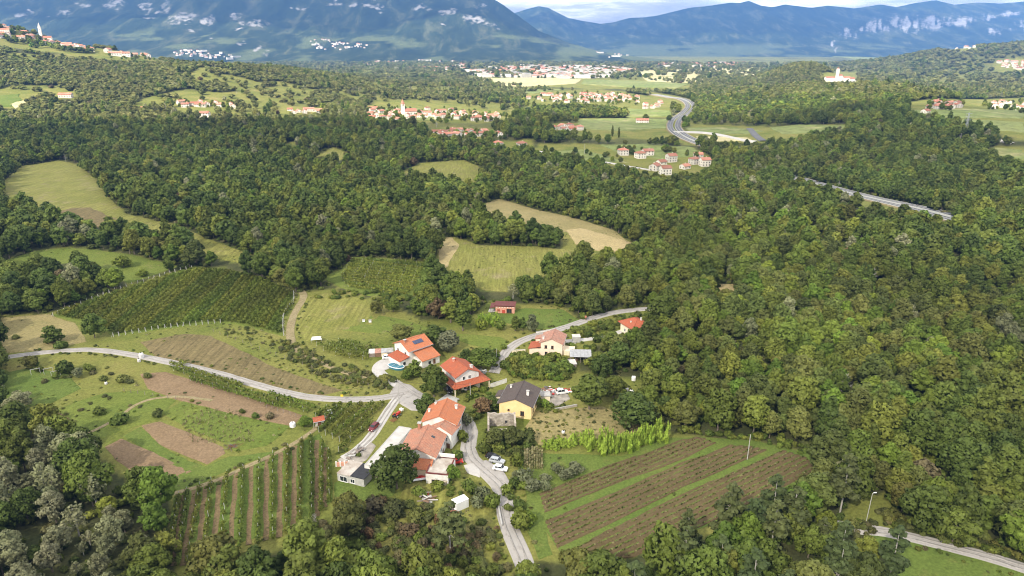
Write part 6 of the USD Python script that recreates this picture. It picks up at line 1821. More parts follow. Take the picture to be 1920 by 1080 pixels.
# ---------------------------------------------------------------- single trees and bushes of the open land: (px, py of the foot, kind, height in metres, label)
tr_ = np.random.default_rng(61)
SINGLES = [
    (745, 916, "broad5", 12.5, 13.5, "big dark walnut tree between the white barn and the orange roofed row"),
    (178, 634, "broad0", 11, 10.5, "round dark tree standing at the corner of the big vineyard"),
    (655, 1012, "broad4", 11, 10, "round yellowish green tree below the lawn of the barn"),
    (1105, 768, "broad3", 13, 13, "large dense tree right of the yellow house yard"),
    (1062, 700, "round_dark", 5.5, 6.5, "dark bushy tree among the overgrown garden below the peach house"),
    (1182, 802, "broad5", 12, 15, "broad tree behind the bamboo hedge at the wood edge"),
    (814, 744, "broad2", 12, 10, "dark tree over the road junction between the two orange roofed houses"),
    (778, 705, "round_dark", 6.5, 6, "dark tree below the white house with solar panels"),
    (800, 782, "broad0", 8.5, 8, "dark tree at the top end of the joined orange roofed row"),
    (842, 658, "silver", 8.5, 11, "silvery green tree behind the house with solar panels"),
    (815, 648, "broad3", 9, 11.5, "dark green tree right behind the house with solar panels"),
    (752, 640, "broad4", 7.5, 11, "olive green tree left of the solar roof"),
    (902, 690, "broad1", 8, 12, "green tree on the slope behind the skirt roofed house"),
    (875, 680, "round_dark", 6, 6, "low dark tree behind the skirt roofed house"),
    (905, 775, "rust", 6, 6, "rust brown small tree between the yellow house and the orange roofed row"),
    (924, 770, "round_dark", 6, 6, "round dark tree against the wall of the yellow house"),
    (872, 800, "olive_tree", 5, 4.5, "thin pale tree at the right end of the orange roofed row"),
    (880, 565, "tall2", 12, 6, "tall dark tree left of the small brick house"),
    (868, 620, "tall", 14, 8, "very tall dark tree in the line left of the brick house"),
    (845, 605, "tall2", 12, 8, "dark tree in the line behind the green slope"),
    (822, 598, "rust", 10, 9, "brownish tree in the line behind the green slope"),
    (800, 590, "broad1", 9, 9, "green tree at the left end of the tree line behind the slope"),
    (938, 618, "bush0", 4.5, 5, "dark bushy tree on the edge of the vivid lawn"),
    (966, 620, "tall2", 7, 5.5, "dark pear shaped tree below the brick house"),
    (980, 620, "tall", 6.5, 4.0, "slim dark tree beside the silver willow"),
    (998, 622, "silver", 8, 5.5, "silver willow on the vivid green lawn"),
    (903, 617, "bush4", 5, 6, "bright green shrubbery on the edge of the vivid lawn"),
    (985, 556, "broad5", 11, 10, "dark round tree in the middle clearing"),
    (962, 560, "thin0", 8, 6, "leafless grey tree beside the dark tree of the clearing"),
    (1014, 562, "fresh", 8, 7, "lighter green tree right of the dark clearing tree"),
    (876, 545, "tall2", 11, 9, "tree rising at the lower edge of the middle clearing"),
    (705, 588, "gold", 6, 6.5, "yellowing tree beside the mown grass above the hamlet"),
    (738, 585, "broad0", 7, 8, "dark tree at the foot of the hillside vineyard"),
    (232, 502, "fresh", 7, 9.5, "bright round tree in the meadow above the big vineyard"),
    (269, 519, "fresh", 4.4, 6, "small bright round tree above the big vineyard"),
    (102, 642, "round_dark", 7.5, 9, "dark tree at the left meadow beside the road"),
    (118, 652, "bush1", 3.4, 6.5, "dark bush under the tree beside the left road"),
    (30, 636, "bush2", 2.2, 3.5, "lone bush on the dry left meadow"),
    (62, 690, "gold", 5, 6, "yellow green fruit tree by the left bend of the road"),
    (125, 700, "bush0", 5, 6.5, "dark green fruit tree below the left road"),
    (148, 708, "olive_tree", 4, 5, "greyish fruit tree below the left road"),
    (40, 770, "pale1", 7.5, 8, "pale greyish tree at the left edge"),
    (230, 715, "bush2", 2.6, 6, "olive hedge bush in the left garden"),
    (222, 795, "bush1", 3.8, 7, "dense dark bush in the middle of the left garden"),
    (188, 778, "bush0", 3, 4, "green bush left of the dense dark bush in the garden"),
    (297, 780, "bush2", 2.8, 4.5, "bush at the corner of the garden plots"),
    (456, 775, "bush1", 1.8, 2.4, "small dark bush on the edge of the brown strip"),
    (480, 784, "bush0", 2, 2.6, "second small bush on the edge of the brown strip"),
    (507, 785, "bush_rust", 2.5, 3.5, "brown bush at the end of the brown strip"),
    (573, 800, "fresh", 4, 4.5, "round green tree beside the tiny vineyard hut"),
    (850, 805, "bush0", 2.5, 3.0, "green bush by the white gable of the orange row"),
    (866, 828, "bush4", 4.5, 5, "bright green tree against the lane wall of the orange row"),
    (858, 860, "bush1", 3.2, 5.5, "dark hedge in front of the bottom house of the row"),
    (848, 902, "fresh", 5.5, 4.5, "fresh green shrub beside the flat-roofed white house"),
    (905, 935, "bush_silver", 4.2, 5, "grey green shrub between the lane and the white container"),
    (885, 925, "bush1", 4, 5.5, "dark shrub left in the clump beside the lane"),
    (922, 950, "bush0", 4, 4.8, "green shrub lowest in the clump beside the lane"),
    (895, 950, "bush_silver", 3.4, 4.2, "silvery shrub in the clump beside the lane"),
    (975, 990, "bush0", 5, 5.5, "tall green bush on the right verge of the lane"),
    (990, 985, "fresh", 4.5, 4.5, "green bush between the lane and the lawn"),
    (930, 838, "broad7", 6.5, 7.5, "olive green thicket tree in front of the ruin"),
    (960, 835, "broad4", 6.5, 8, "olive toned thicket tree right of the ruin"),
    (990, 828, "bush2", 4.5, 7.0, "olive bush behind the garden lawn"),
    (910, 850, "bush1", 3.5, 4.8, "dark bush left of the parked cars at the ruin"),
    (970, 872, "bush4", 4, 5, "green bush right of the parked cars"),
    (985, 905, "bush_silver", 4.6, 5.5, "silvery olive tree right of the paved bay"),
    (1000, 920, "olive_tree", 3.8, 4.8, "olive tree at the edge of the garden lawn"),
    (1020, 918, "bush_silver", 3.2, 4, "low olive bush beside the upper furrow strip"),
    (1042, 888, "olive_tree", 3.6, 4, "grey olive tree in the middle of the garden lawn"),
    (1062, 900, "olive_tree", 3.6, 4.5, "grey olive tree beside the upper furrow strip"),
    (1078, 888, "olive_tree", 3.8, 5, "largest olive tree at the end of the garden lawn"),
    (1022, 905, "olive_tree", 3, 3.4, "small olive tree left in the garden lawn"),
    (845, 1040, "pine1", 15, 9, "pine with a tall bare trunk below the white container"),
    (640, 955, "bush2", 3, 4, "bush at the edge of the barn lawn"),
    (655, 985, "gold", 9.5, 9, "yellowing round tree right of the near vine rows"), (592, 990, "bare0", 5.5, 4, "small leafless tree at the foot of the vine rows"),
    (700, 960, "bush_rust", 4, 7, "brownish thicket below the barn lawn"),
    (735, 965, "bush3", 4, 7, "dry thicket bush below the walnut tree"),
    (780, 975, "bush2", 3.4, 6, "dull green thicket bush left of the white container"),
    (770, 1005, "bush_rust", 3.6, 6, "brownish bush in the rough ground below the container"),
    (820, 918, "bush0", 2.6, 4, "bush in front of the flat-roofed white house"),
    (790, 930, "bush1", 2.8, 5, "bush below the red tarpaulin at the walnut tree"),
    (690, 655, "bush2", 2.4, 4.0, "bush beside the patched shacks"),
    (720, 712, "bush_yellow", 2.2, 4.6, "yellow green hedge along the covered pool"),
    (738, 715, "bush2", 2.0, 4.0, "olive hedge at the bend of the gravel drive"),
    (765, 712, "fresh", 4.5, 5, "round green tree right of the covered pool"),
    (1005, 760, "bush0", 3.4, 4, "leafy shrub at the right corner of the yellow house"),
    (1022, 762, "bush4", 3, 3.6, "light green shrub in the yard of the yellow house"),
    (1150, 745, "broad2", 8, 9, "tree in the rough grass near the white water tank"),
    (1120, 640, "bush0", 3, 5, "bush beside the gravel path to the wood edge house"),
    (1100, 625, "bush1", 2.6, 4.5, "dark bush below the upper road"),
    (1080, 622, "bush0", 2.8, 5.5, "green bush below the bend of the upper road"),
    (1140, 612, "bush1", 2.8, 6, "dark bush between the upper road and the gravel path"),
    (1110, 610, "bush0", 2.4, 5, "leafy bush on the bank of the upper road"),
    (1145, 655, "broad5", 8, 8, "dark tree beside the gravel path at the wood edge"),
    (1210, 640, "broad0", 8.5, 8, "dark tree right of the wood edge house"),
    (1120, 700, "broad3", 9, 8.5, "tree right of the long grey shed"),
    (945, 655, "bush0", 2.4, 3, "bush at the bend of the upper road"),
    (1128, 712, "broad0", 10, 9.5, "dark tree between the long grey shed and the wood"), (1160, 690, "broad3", 11, 10, "high dark tree behind the long grey shed"), (1196, 690, "broad2", 10, 9.5, "green tree above the white water tank"), (1108, 722, "bush0", 4, 6, "dark shrub at the right end of the cluttered yard"),
    (1285, 1040, "pine0", 13, 6.5, "pine left in the group at the bottom of the photo"),
    (1480, 1010, "pine2", 15, 8, "tall pine at the lower end of the ploughed field"),
    (1345, 1100, "pine1", 14, 7, "pine at the bottom edge below the ploughed field"),
    (410, 1090, "gold", 12, 12, "big bright yellow green tree at the bottom edge below the vineyard"),
    (1762, 690, "bare0", 9, 6, "bleached dead tree standing in the right hand wood"),
    (1885, 960, "thin1", 10, 7, "bare grey tree at the right edge above the bottom road"),
    (1755, 985, "fresh", 9, 9, "bright green tree at the right of the wood above the bottom road"),
    (1690, 960, "gold", 9, 8, "orange tinged tree above the bottom road"),
    (1148, 256, "cypress", 14, 4, "left cypress on the valley floor"), (1160, 258, "cypress", 13, 4, "right cypress on the valley floor"),
    (1210, 228, "broad0", 12, 12, "lone dark tree in the valley meadow"),
]
protect = []
for (x_, y_, key, hgt, wid, lab) in SINGLES:
    root, h0, lv_, *_ = KINDS[key]
    if lv_ is not None:
        w0 = np.ptp(lv_[0][:, 0])
    else:
        w0 = 6.0
    g = G(x_, y_)
    nm = "bush" if key.startswith("bush") else ("pine_tree" if key.startswith("pine") else ("cypress_tree" if key == "cypress" else ("bare_tree" if key.startswith(("bare", "thin")) else ("olive_tree" if key == "olive_tree" else "broadleaf_tree"))))
    s = wid / w0
    copy_of(root, nm, g - [0, 0, .15], tr_.uniform(0, 360), (s, s, hgt / h0), lab, "bush" if nm == "bush" else "tree")

# overgrown garden thickets, hedges and weedy slopes: bushes nobody could count
TH = [("940,690 960,670 1000,668 1050,672 1075,690 1060,715 1010,712 960,708", 150, ["bush0", "bush4", "bush0", "bush4", "bush1"], 1.0), ("500,632 540,640 600,668 690,700 735,730 640,722 560,690", 170, ["bush3", "bush2", "bush_yellow", "bush3"], .6), ("400,620 470,612 520,650 460,640", 16, ["bush3", "bush2"], .5),
      ("640,945 720,935 800,945 850,975 930,985 955,1070 900,1085 800,1078 700,1066 640,1020", 300, ["bush3", "bush2", "bush3", "bush_rust", "bush3", "bush2", "bush0", "bush3"], .72), ("820,900 860,905 870,930 830,935", 8, ["bush1", "bush0"], .6), ("985,780 1120,775 1190,810 1100,818 1010,830", 40, ["bush3", "bush_yellow"], .34),
      ("700,715 725,700 748,712 740,728 715,726", 12, ["bush2", "bush_yellow"], .6), ("560,560 640,545 800,555 860,600 790,592 690,562", 60, ["bush0", "bush1", "bush0"], .9), ("880,560 990,566 1060,572 1085,590 1060,578 985,570 890,568", 22, ["bush0", "bush1"], .8),
      ("1075,628 1150,595 1225,590 1230,602 1160,622 1100,636", 46, ["bush0", "bush1", "bush2"], .85), ("1040,655 1130,645 1180,640 1170,680 1120,690 1060,660", 34, ["bush1", "bush0"], .9), ("60,680 150,690 230,690 290,705 240,730 150,705 80,720", 20, ["bush2", "bush0", "bush3"], .7), ("100,770 190,740 270,745 240,770 150,790", 12, ["bush2", "bush3"], .5),
      ("1650,985 1700,996 1790,1022 1920,1052 1920,1030 1800,995 1700,968 1650,960", 90, ["bush3", "bush2", "bush0", "bush_yellow"], .7), ("1570,985 1640,980 1650,1000 1600,1010", 16, ["bush3", "bush2"], .6),
      ("845,780 880,775 915,770 900,785 870,790", 12, ["bush1", "bush0"], .7), ("850,718 890,722 935,735 925,760 880,755 845,738", 24, ["bush0", "bush4", "bush1"], .75), ("1010,765 1060,762 1075,770 1030,778", 9, ["bush0", "bush2"], .6), ("905,800 930,812 975,820 1000,835 980,862 930,850 905,830", 34, ["bush2", "bush0", "bush1"], .95),
      ("945,900 975,880 1000,885 990,930 975,985 950,950", 20, ["bush_silver", "bush0", "bush1"], .8), ("1250,810 1320,812 1420,818 1535,845 1535,860 1420,828 1310,818", 60, ["bush0", "bush1"], .6), ("1535,850 1545,900 1450,950 1320,1005 1300,1010 1440,935 1525,890", 50, ["bush0", "bush1", "bush2"], .8), ("860,660 935,660 930,690 880,690", 18, ["bush0", "bush1"], .9)]
for poly, n, ks, sc in TH:
    P_ = Polygon(pp(poly)); x0, y0, x1, y1 = P_.bounds
    q = np.column_stack([tr_.uniform(x0, x1, n * 5), tr_.uniform(y0, y1, n * 5)])
    q = q[shapely.contains_xy(P_, q[:, 0], q[:, 1])][:n]
    g = at(q[:, 0], q[:, 1])
    for k in set(ks):
        if f"th_{k}" not in globals():
            globals()[f"th_{k}"] = under_.proto("thicket_" + k, [("foliage", KINDS[k][2], KINDS[k][4])])
    ii = np.array([globals()[f"th_{k}"] for k in tr_.choice(ks, len(g))])
    ss = tr_.uniform(.6, 1.3, len(g)) * sc
    under_.add(ii, g - [0, 0, .15], tr_.uniform(0, 6.28, len(g)), np.column_stack([ss, ss, ss * tr_.uniform(.8, 1.3, len(g))]))
# verges: low growth along the lanes and field edges
for nm_, (s, w_, mat_, lb_) in ROADS.items():
    c = spline(at(*np.array(pp(s)).T), 1.6)
    t = np.gradient(c[:, :2], axis=0); t /= np.linalg.norm(t, axis=1, keepdims=True)
    for sd in (-1, 1):
        k = tr_.random(len(c)) < .38
        off = (w_ / 2 + .8 + tr_.uniform(0, 1.4, len(c))) * sd
        q = c[:, :2] + np.column_stack([-t[:, 1], t[:, 0]]) * off[:, None]
        q = q[k]
        px_, py_, _ = to_px(np.column_stack([q, height(q[:, 0], q[:, 1])]))
        kk = ~((px_ > 690) & (px_ < 960) & (py_ > 655) & (py_ < 905))
        q = q[kk]
        under_.add(tr_.choice(bk, len(q)), np.column_stack([q, height(q[:, 0], q[:, 1]) - .1]), tr_.uniform(0, 6.28, len(q)), tr_.uniform(.18, .5, len(q)))
P_ = Polygon(pp("540,1010 600,985 640,960 690,965 680,1040 640,1075 560,1060")); q = np.column_stack([tr_.uniform(540, 690, 400), tr_.uniform(960, 1075, 400)]); q = q[shapely.contains_xy(P_, q[:, 0], q[:, 1])][:70]
g = at(*q.T); ss = tr_.uniform(.5, 1.1, len(g)); under_.add(tr_.choice([th_bush0, th_bush2, th_bush3, th_bush1], len(g)), g - [0, 0, .15], tr_.uniform(0, 6.28, len(g)), ss)
under_.done()

# the bamboo hedge: canes in clumps, each clump a plant of its own
bl = [((tr_.normal(0, .5) * (1 - z / 8), tr_.normal(0, .5) * (1 - z / 8), z), (.42 * (1.15 - z / 6), .42 * (1.15 - z / 6), .75)) for z in np.linspace(.4, 4.4, 14)]
rb = ClassRoot("bamboo")
usdkit.mesh(stage, str(rb.GetPath()) + "/cane", cat_meshes([tube([[a, b, -.3], [a * 1.3, b * 1.3, 4.6]], [.03, .012], 4) for a, b in tr_.normal(0, .4, (8, 2))]), M("leaf_bamboo"))
put_leaves(str(rb.GetPath()) + "/foliage", leaf_mass(tr_, bl, 1100, .27, inner=.2, up=.7), "leaf_bamboo")
c = spline(at(*np.array([(1018, 838), (1055, 838), (1090, 834), (1115, 842), (1140, 850), (1165, 848), (1195, 838), (1222, 826), (1240, 820)], float).T), .2)
for j in range(58):
    u = j / 57
    q = c[int(u * (len(c) - 1))][:2] + tr_.normal(0, 1.25, 2)
    hh_ = (0.55 + .75 * sstep((u - .1) / .35)) * tr_.uniform(.8, 1.15)
    copy_of(rb, "bamboo", (q[0], q[1], ground(*q) - .1), tr_.uniform(0, 360), (1.15, 1.15, hh_ * 1.0), f"{nth(j, 58)} bamboo clump of the bright green hedge above the furrows", "bamboo", "bamboo clumps of the bright hedge")
for j, (x_, y_) in enumerate(((898, 612), (905, 606), (912, 610), (918, 606), (925, 612), (932, 604))):
    g = G(x_, y_); copy_of(rb, "bamboo", g - [0, 0, .1], tr_.uniform(0, 360), (1.3, 1.3, 1.0), f"{nth(j, 6)} light green bamboo clump below the brick house", "bamboo", "bamboo clumps below the brick house")
# garden maize
mz = Scatter("maize", "withered maize rows in the garden beside the parked cars")
m_i = mz.proto("plant", [("leaves", leaf_mass(np.random.default_rng(2), [((0, 0, .9), (.2, .2, .9))], 26, .5, inner=.1), "leaf_maize")])
P_ = Polygon(pp("985,850 1010,848 1016,880 985,880"))
q = np.array([(x_, y_) for x_ in np.linspace(984, 1016, 8) for y_ in np.linspace(848, 880, 7)])
g = at(*q.T); mz.add(m_i, g, tr_.uniform(0, 6, len(g)), tr_.uniform(.8, 1.2, len(g)))
P_ = [(x_ + .55 * (y_ - 775), y_) for x_, y_ in tr_.uniform((330, 770), (450, 830), (260, 2))]
g = at(*np.array(P_).T); mz.add(m_i, g, tr_.uniform(0, 6, len(g)), tr_.uniform(.25, .5, len(g)))
mz.done()


# ---------------------------------------------------------------- vehicles
def loft(profile, widths):
    """A body from a side PROFILE [(x, z)...] (closed), its half width at each height."""
    p = np.array(profile, float)
    zs, ws = np.array(widths, float).T
    hw = np.interp(p[:, 1], zs, ws)
    k = len(p)
    v = np.vstack([np.column_stack([p[:, 0], -hw, p[:, 1]]), np.column_stack([p[:, 0], hw, p[:, 1]])])
    poly = Polygon(p)
    tv, tf = trimesh.creation.triangulate_polygon(poly, engine="earcut")
    order_ = [int(np.argmin(np.linalg.norm(p - q, axis=1))) for q in tv]
    f = [[order_[a] for a in t] for t in tf]
    f2 = [[b + k for b in t][::-1] for t in f]
    s = []
    for i in range(k):
        j = (i + 1) % k
        s += [[i, j, j + k], [i, j + k, i + k]]
    m = trimesh.Trimesh(v, f + f2 + s, process=False)
    trimesh.repair.fix_normals(m)
    return m


def wheel(parent, x, y, r, w):
    c = trimesh.creation.cylinder(r, w, sections=18); c.apply_transform(trimesh.transformations.rotation_matrix(math.pi / 2, [1, 0, 0])); c.apply_translation([x, y, r])
    o = obj("wheel", c, "rubber", parent)
    c = trimesh.creation.cylinder(r * .62, w + .03, sections=14); c.apply_transform(trimesh.transformations.rotation_matrix(math.pi / 2, [1, 0, 0])); c.apply_translation([x, y, r])
    obj("rim", c, "metal_grey", o)


def car(px, py, deg, paint, label, L=4.3, H=1.5, suv=False, name="parked_car"):
    q = on_plane(px, py, ground(*on_plane(px, py, 0)))
    x = xform(name, (q[0], q[1], ground(*q) + lift_at(*q) + .12), deg, label, "car")
    k, hb = L / 4.3, (.95 if not suv else 1.05)
    body = loft([(-2.1 * k, .35), (-2.15 * k, .62), (-2.08 * k, hb - .06), (-1.2 * k, hb), (.95 * k, hb - .02), (1.75 * k, hb - .16), (2.1 * k, .66), (2.14 * k, .4), (2.0 * k, .24), (-2.0 * k, .24)], [(.2, .80), (.6, .88), (hb, .82)])
    obj("body", body, paint, x)
    rear = -2.0 * k if suv else -1.75 * k
    obj("cabin", loft([(rear, hb + .002), (rear + .28 * k, H - .06), (rear + .5 * k, H), (.05 * k, H), (.3 * k, H - .05), (1.0 * k, hb + .002)], [(hb, .80), (H, .64)]), paint, x)
    gz = hb + .05
    hw0, hw1 = np.interp([gz, H - .1], [hb, H], [.80, .64])
    for s in (-1, 1):
        for a, b in (((rear + .32) * 1.0, -.55 * k), (-.48 * k, .62 * k)):
            v = [(a, s * (hw0 + .006), gz), (b + (.18 if b > 0 else 0), s * (hw0 + .006), gz), (b - (.22 if b > 0 else 0), s * (hw1 + .006), H - .1), (a + .12, s * (hw1 + .006), H - .1)]
            obj("side_window", slab_any(v, .02), "glass_dark", x)
    obj("windscreen", slab_any([(.97 * k, -.70, gz), (.97 * k, .70, gz), (.36 * k, .58, H - .07), (.36 * k, -.58, H - .07)], .03), "glass_dark", x)
    obj("rear_window", slab_any([(rear + .02, -.66, gz + .05), (rear + .02, .66, gz + .05), (rear + .24 * k, .58, H - .09), (rear + .24 * k, -.58, H - .09)], .03), "glass_dark", x)
    for sx in (-1.32 * k, 1.32 * k):
        for s in (-1, 1):
            wheel(x, sx, s * .74, .33 if not suv else .36, .22)
    for s in (-1, 1):
        obj("headlight", box(.12, .36, .14, (2.06 * k, s * .58, .60)), "lamp_clear", x)
        obj("tail_light", box(.08, .22, .2, (-2.12 * k, s * .66, .66)), "paint_red", x)
        obj("mirror", box(.14, .18, .12, (.72 * k, s * .93, hb)), paint, x)
    return x


def slab_any(p, th):
    p = np.array(p, float)
    n = np.cross(p[1] - p[0], p[2] - p[0]); n /= np.linalg.norm(n)
    k = len(p)
    v = np.vstack([p + n * th, p - n * th])
    f = []
    for i in range(1, k - 1):
        f += [(0, i, i + 1), (k, k + i + 1, k + i)]
    for i in range(k):
        j = (i + 1) % k
        f += [(i, k + j, j), (i, k + i, k + j)]
    m = trimesh.Trimesh(v, f, process=False)
    trimesh.repair.fix_normals(m)
    return m


car(938, 882, -14, "paint_white", "white car parked nearest the camera in the bay beside the lane", 4.4, 1.52)
car(932, 868, -20, "paint_silver", "silver estate car parked behind the white car", 4.7, 1.5, True)
car(924, 860, -22, "paint_black", "black car parked under the bushes behind the silver car", 4.4, 1.46)
car(701, 805, 250, "paint_maroon", "maroon car on the gravel lane beside the vineyard", 4.5, 1.6, True)
car(840, 735, -60, "paint_black", "dark blue black car parked beside the skirt roofed house", 4.8, 1.75, True)
car(727, 673, 10, "paint_white", "white car on the gravel forecourt of the solar house", 4.2, 1.48)
car(856, 869, 10, "paint_red", "bright red car half hidden beside the flat-roofed house", 4.0, 1.42)
car(1054, 739, 15, "paint_white", "white van like car in the cluttered yard behind the yellow house", 4.6, 1.9, True)

# the red farm machine on the grass by the lane
q = on_plane(744, 782, 0.0)
x = xform("tractor", (q[0], q[1], ground(*q)), 62, "small red tractor on the grass between the lane and the orange row", "tractor")
obj("hood", box(1.5, .7, .7, (.9, 0, .7)), "paint_red", x); obj("chassis", box(2.8, .4, .3, (.2, 0, .5)), "rubber", x)
obj("seat", cat_meshes([box(.5, .5, .12, (-.7, 0, 1.15)), box(.12, .5, .5, (-.95, 0, 1.2))]), "rubber", x); obj("mudguard", cat_meshes([box(1.0, .3, .1, (-.7, s * .62, 1.25)) for s in (-1, 1)]), "paint_red", x)
obj("roll_bar", tube([(-1.1, -.5, .8), (-1.1, -.5, 2.1), (-1.1, .5, 2.1), (-1.1, .5, .8)], .05, 5), "paint_red", x); obj("steering_wheel", tube([(-.1 + .2 * math.cos(t_), .2 * math.sin(t_), 1.45) for t_ in np.linspace(0, 6.28, 12)], .03, 4), "rubber", x)
for s in (-1, 1):
    wheel(x, -.7, s * .72, .62, .34); wheel(x, 1.3, s * .6, .36, .24)
q = on_plane(752, 774, 0.0)
x = xform("plough", (q[0], q[1], ground(*q)), 50, "red and white farm implement left on the grass beside the tractor", "farm implement")
obj("frame", box(2.2, .16, .16, (0, 0, .7)), "paint_red", x); obj("hopper", box(.9, 1.3, .6, (.3, 0, .8)), "paint_white", x)
for i in range(4):
    obj("tine", tube([(-.9 + .5 * i, 0, .7), (-1.0 + .5 * i, 0, .2), (-.8 + .5 * i, 0, -.05)], .05, 4), "rust", x)
q = on_plane(738, 790, 0.0)
x = xform("harrow", (q[0], q[1], ground(*q)), 55, "rusty harrow lying below the red tractor", "farm implement")
for i in range(5):
    obj("bar", box(2.0, .1, .1, (0, -.8 + .4 * i, .35)), "rust", x)
for i in range(4):
    obj("cross_bar", box(.1, 1.8, .08, (-.9 + .6 * i, 0, .45)), "rust", x)

# ---------------------------------------------------------------- poles, lamps, signs
def pole(px, py, hgt, label, r=.11, arm=False, name="utility_pole", lean=(0, 0), insul=True, mat="concrete"):
    g = G(px, py)
    x = xform(name, g, 0, label, "pole")
    obj("shaft", tube([(0, 0, -.6), (lean[0], lean[1], hgt)], [r * 1.25, r * .8], 8), mat, x)
    if insul:
        obj("cross_arm", box(1.3, .09, .11, (lean[0], lean[1], hgt - .5)), "wood_grey", x)
        for u in (-.55, 0, .55):
            obj("insulator", tube([(u + lean[0], lean[1], hgt - .38), (u + lean[0], lean[1], hgt - .2)], .05, 6), "paint_white", x)
    return x


pole(748, 756, 9.0, "tall white utility pole at the road junction", .12)
pole(1401, 862, 8.5, "pale utility pole standing on the ploughed field", .12, insul=False)
pole(882, 748, 6.0, "pale pole in the garden of the skirt roofed house", .1, insul=False)
pole(931, 678, 5.5, "pole beside the bend of the upper road", .1, insul=False)
pole(1164, 785, 5.0, "thin grey pole behind the bamboo hedge", .08, insul=False)
x = pole(1624, 978, 8.6, "white street lamp at the bend of the bottom road", .085, name="street_lamp", lean=(.2, .1), insul=False, mat="concrete")
obj("arm", tube([(.2, .1, 8.5), (.6, .12, 8.75)], .05, 6), "paint_white", x); obj("lamp_head", box(.7, .26, .14, (.85, .12, 8.7)), "paint_white", x); obj("lamp_glass", box(.45, .18, .05, (.88, .12, 8.645)), "lamp_clear", x)
for x_, y_, hh_, lab in ((1225, 480, 10, "thin pole rising from the woods right of the middle clearing"), (880, 280, 12, "pole among the woods below the valley village"), (1096, 290, 12, "pole on the valley meadow left of the white hamlet"), (1806, 245, 18, "pole beyond the right hand hill"), (312, 212, 14, "white mast among the trees of the left slope")):
    pole(x_, y_, hh_, lab, .14)
# overhead wires from pole to pole
def wire(a, b, label, sag=.9):
    (xa, ya, ha), (xb, yb, hb_) = a, b
    A, B = G(xa, ya) + [0, 0, ha], G(xb, yb) + [0, 0, hb_]
    u = np.linspace(0, 1, 14)[:, None]
    p = A * (1 - u) + B * u - np.array([0, 0, 1.0]) * (4 * sag * u * (1 - u))
    x = xform("overhead_wire", p[0], 0, label, "wire")
    for k_, d_ in enumerate((-.5, .5)):
        obj("strand", tube(p - p[0] + [d_, 0, 0], .022, 4), "rubber", x)


wire((748, 756, 8.6), (882, 748, 5.9), "black overhead wire between the junction pole and the garden pole")
wire((882, 748, 5.9), (931, 678, 5.4), "black overhead wire from the garden pole up to the road bend")
wire((748, 756, 8.6), (835, 800, 6.4), "black overhead wire dropping to the top orange roofed house")
wire((748, 756, 8.6), (640, 752, 4.0), "black overhead wire running west along the village road", .3)
# power lattice mast near the right hill
g = G(1808, 256)
x = xform("lattice_mast", g, 0, "grey lattice power mast right of the castle hill", "mast")
for sx in (-1, 1):
    for sy in (-1, 1):
        obj("leg", tube([(sx * 1.6, sy * 1.6, -1), (sx * .3, sy * .3, 26)], .14, 4), "metal_grey", x)
for k_ in range(8):
    z0, z1 = k_ * 3.2, (k_ + 1) * 3.2
    a0, a1 = 1.6 - 1.3 * z0 / 26, 1.6 - 1.3 * z1 / 26
    obj("brace", cat_meshes([tube([(-a0, s * a0, z0), (a1, s * a1, z1)], .07, 3) for s in (-1, 1)] + [tube([(s * a0, -a0, z0), (s * a1, a1, z1)], .07, 3) for s in (-1, 1)]), "metal_grey", x)
for z_ in (18, 21.5, 25):
    obj("cross_arm", box(7, .3, .3, (0, 0, z_)), "metal_grey", x)
# signs
q = G(642, 752)
x = xform("road_sign", q, 0, "small yellow road sign beside the village road", "sign")
obj("post", tube([(0, 0, -.3), (0, 0, 2.2)], .05, 6), "metal_grey", x); obj("plate", box(.9, .05, .8, (0, -.06, 1.7)), "paint_yellow", x)
q = G(1098, 601)
x = xform("road_sign", q, 0, "orange brown wayside post beside the upper road", "sign")
obj("post", box(.3, .3, 1.6, (0, 0, -.2)), "wood_brown", x); obj("plate", box(.9, .5, .8, (0, 0, 1.4)), "tile_old", x)

# ---------------------------------------------------------------- things lying about
q = on_plane(743, 691, 0.0)
x = xform("swimming_pool", (q[0], q[1], ground(*q) + .02), -28, "covered oval swimming pool with teal sheet in front of the solar house", "pool")
e_ = [(3.4 * math.cos(a), 1.9 * math.sin(a)) for a in np.linspace(0, 2 * math.pi, 32, endpoint=False)]
cov_ = trimesh.creation.extrude_polygon(Polygon(e_), .9, engine="earcut"); obj("cover", cov_, "pool_cover", x)
obj("rim", tube([(a * 1.03, b * 1.05, .92) for a, b in e_ + e_[:1]], .14, 6), "paint_white", x)
for s in (-1.2, 1.2):
    obj("strap", box(.07, 3.3, .03, (s, 0, .905)), "paint_white", x)


def tank(px, py, r, hgt, label, mat="clutter_white"):
    g = G(px, py)
    x = xform("water_tank", g, tr_.uniform(0, 90), label, "tank")
    pts = [(0, 0), (r, 0), (r * 1.02, hgt * .75), (r * .8, hgt * .95), (r * .3, hgt), (0, hgt)]
    obj("body", trimesh.creation.revolve(np.array(pts), sections=18), mat, x)
    obj("lid", box(.4, .4, .12, (0, 0, hgt - .01)), "rubber", x)
    for k_ in range(2):
        obj("hoop", tube([(r * 1.03 * math.cos(a), r * 1.03 * math.sin(a), hgt * (.25 + .3 * k_)) for a in np.linspace(0, 6.283, 16)], .04, 4), "metal_grey", x)


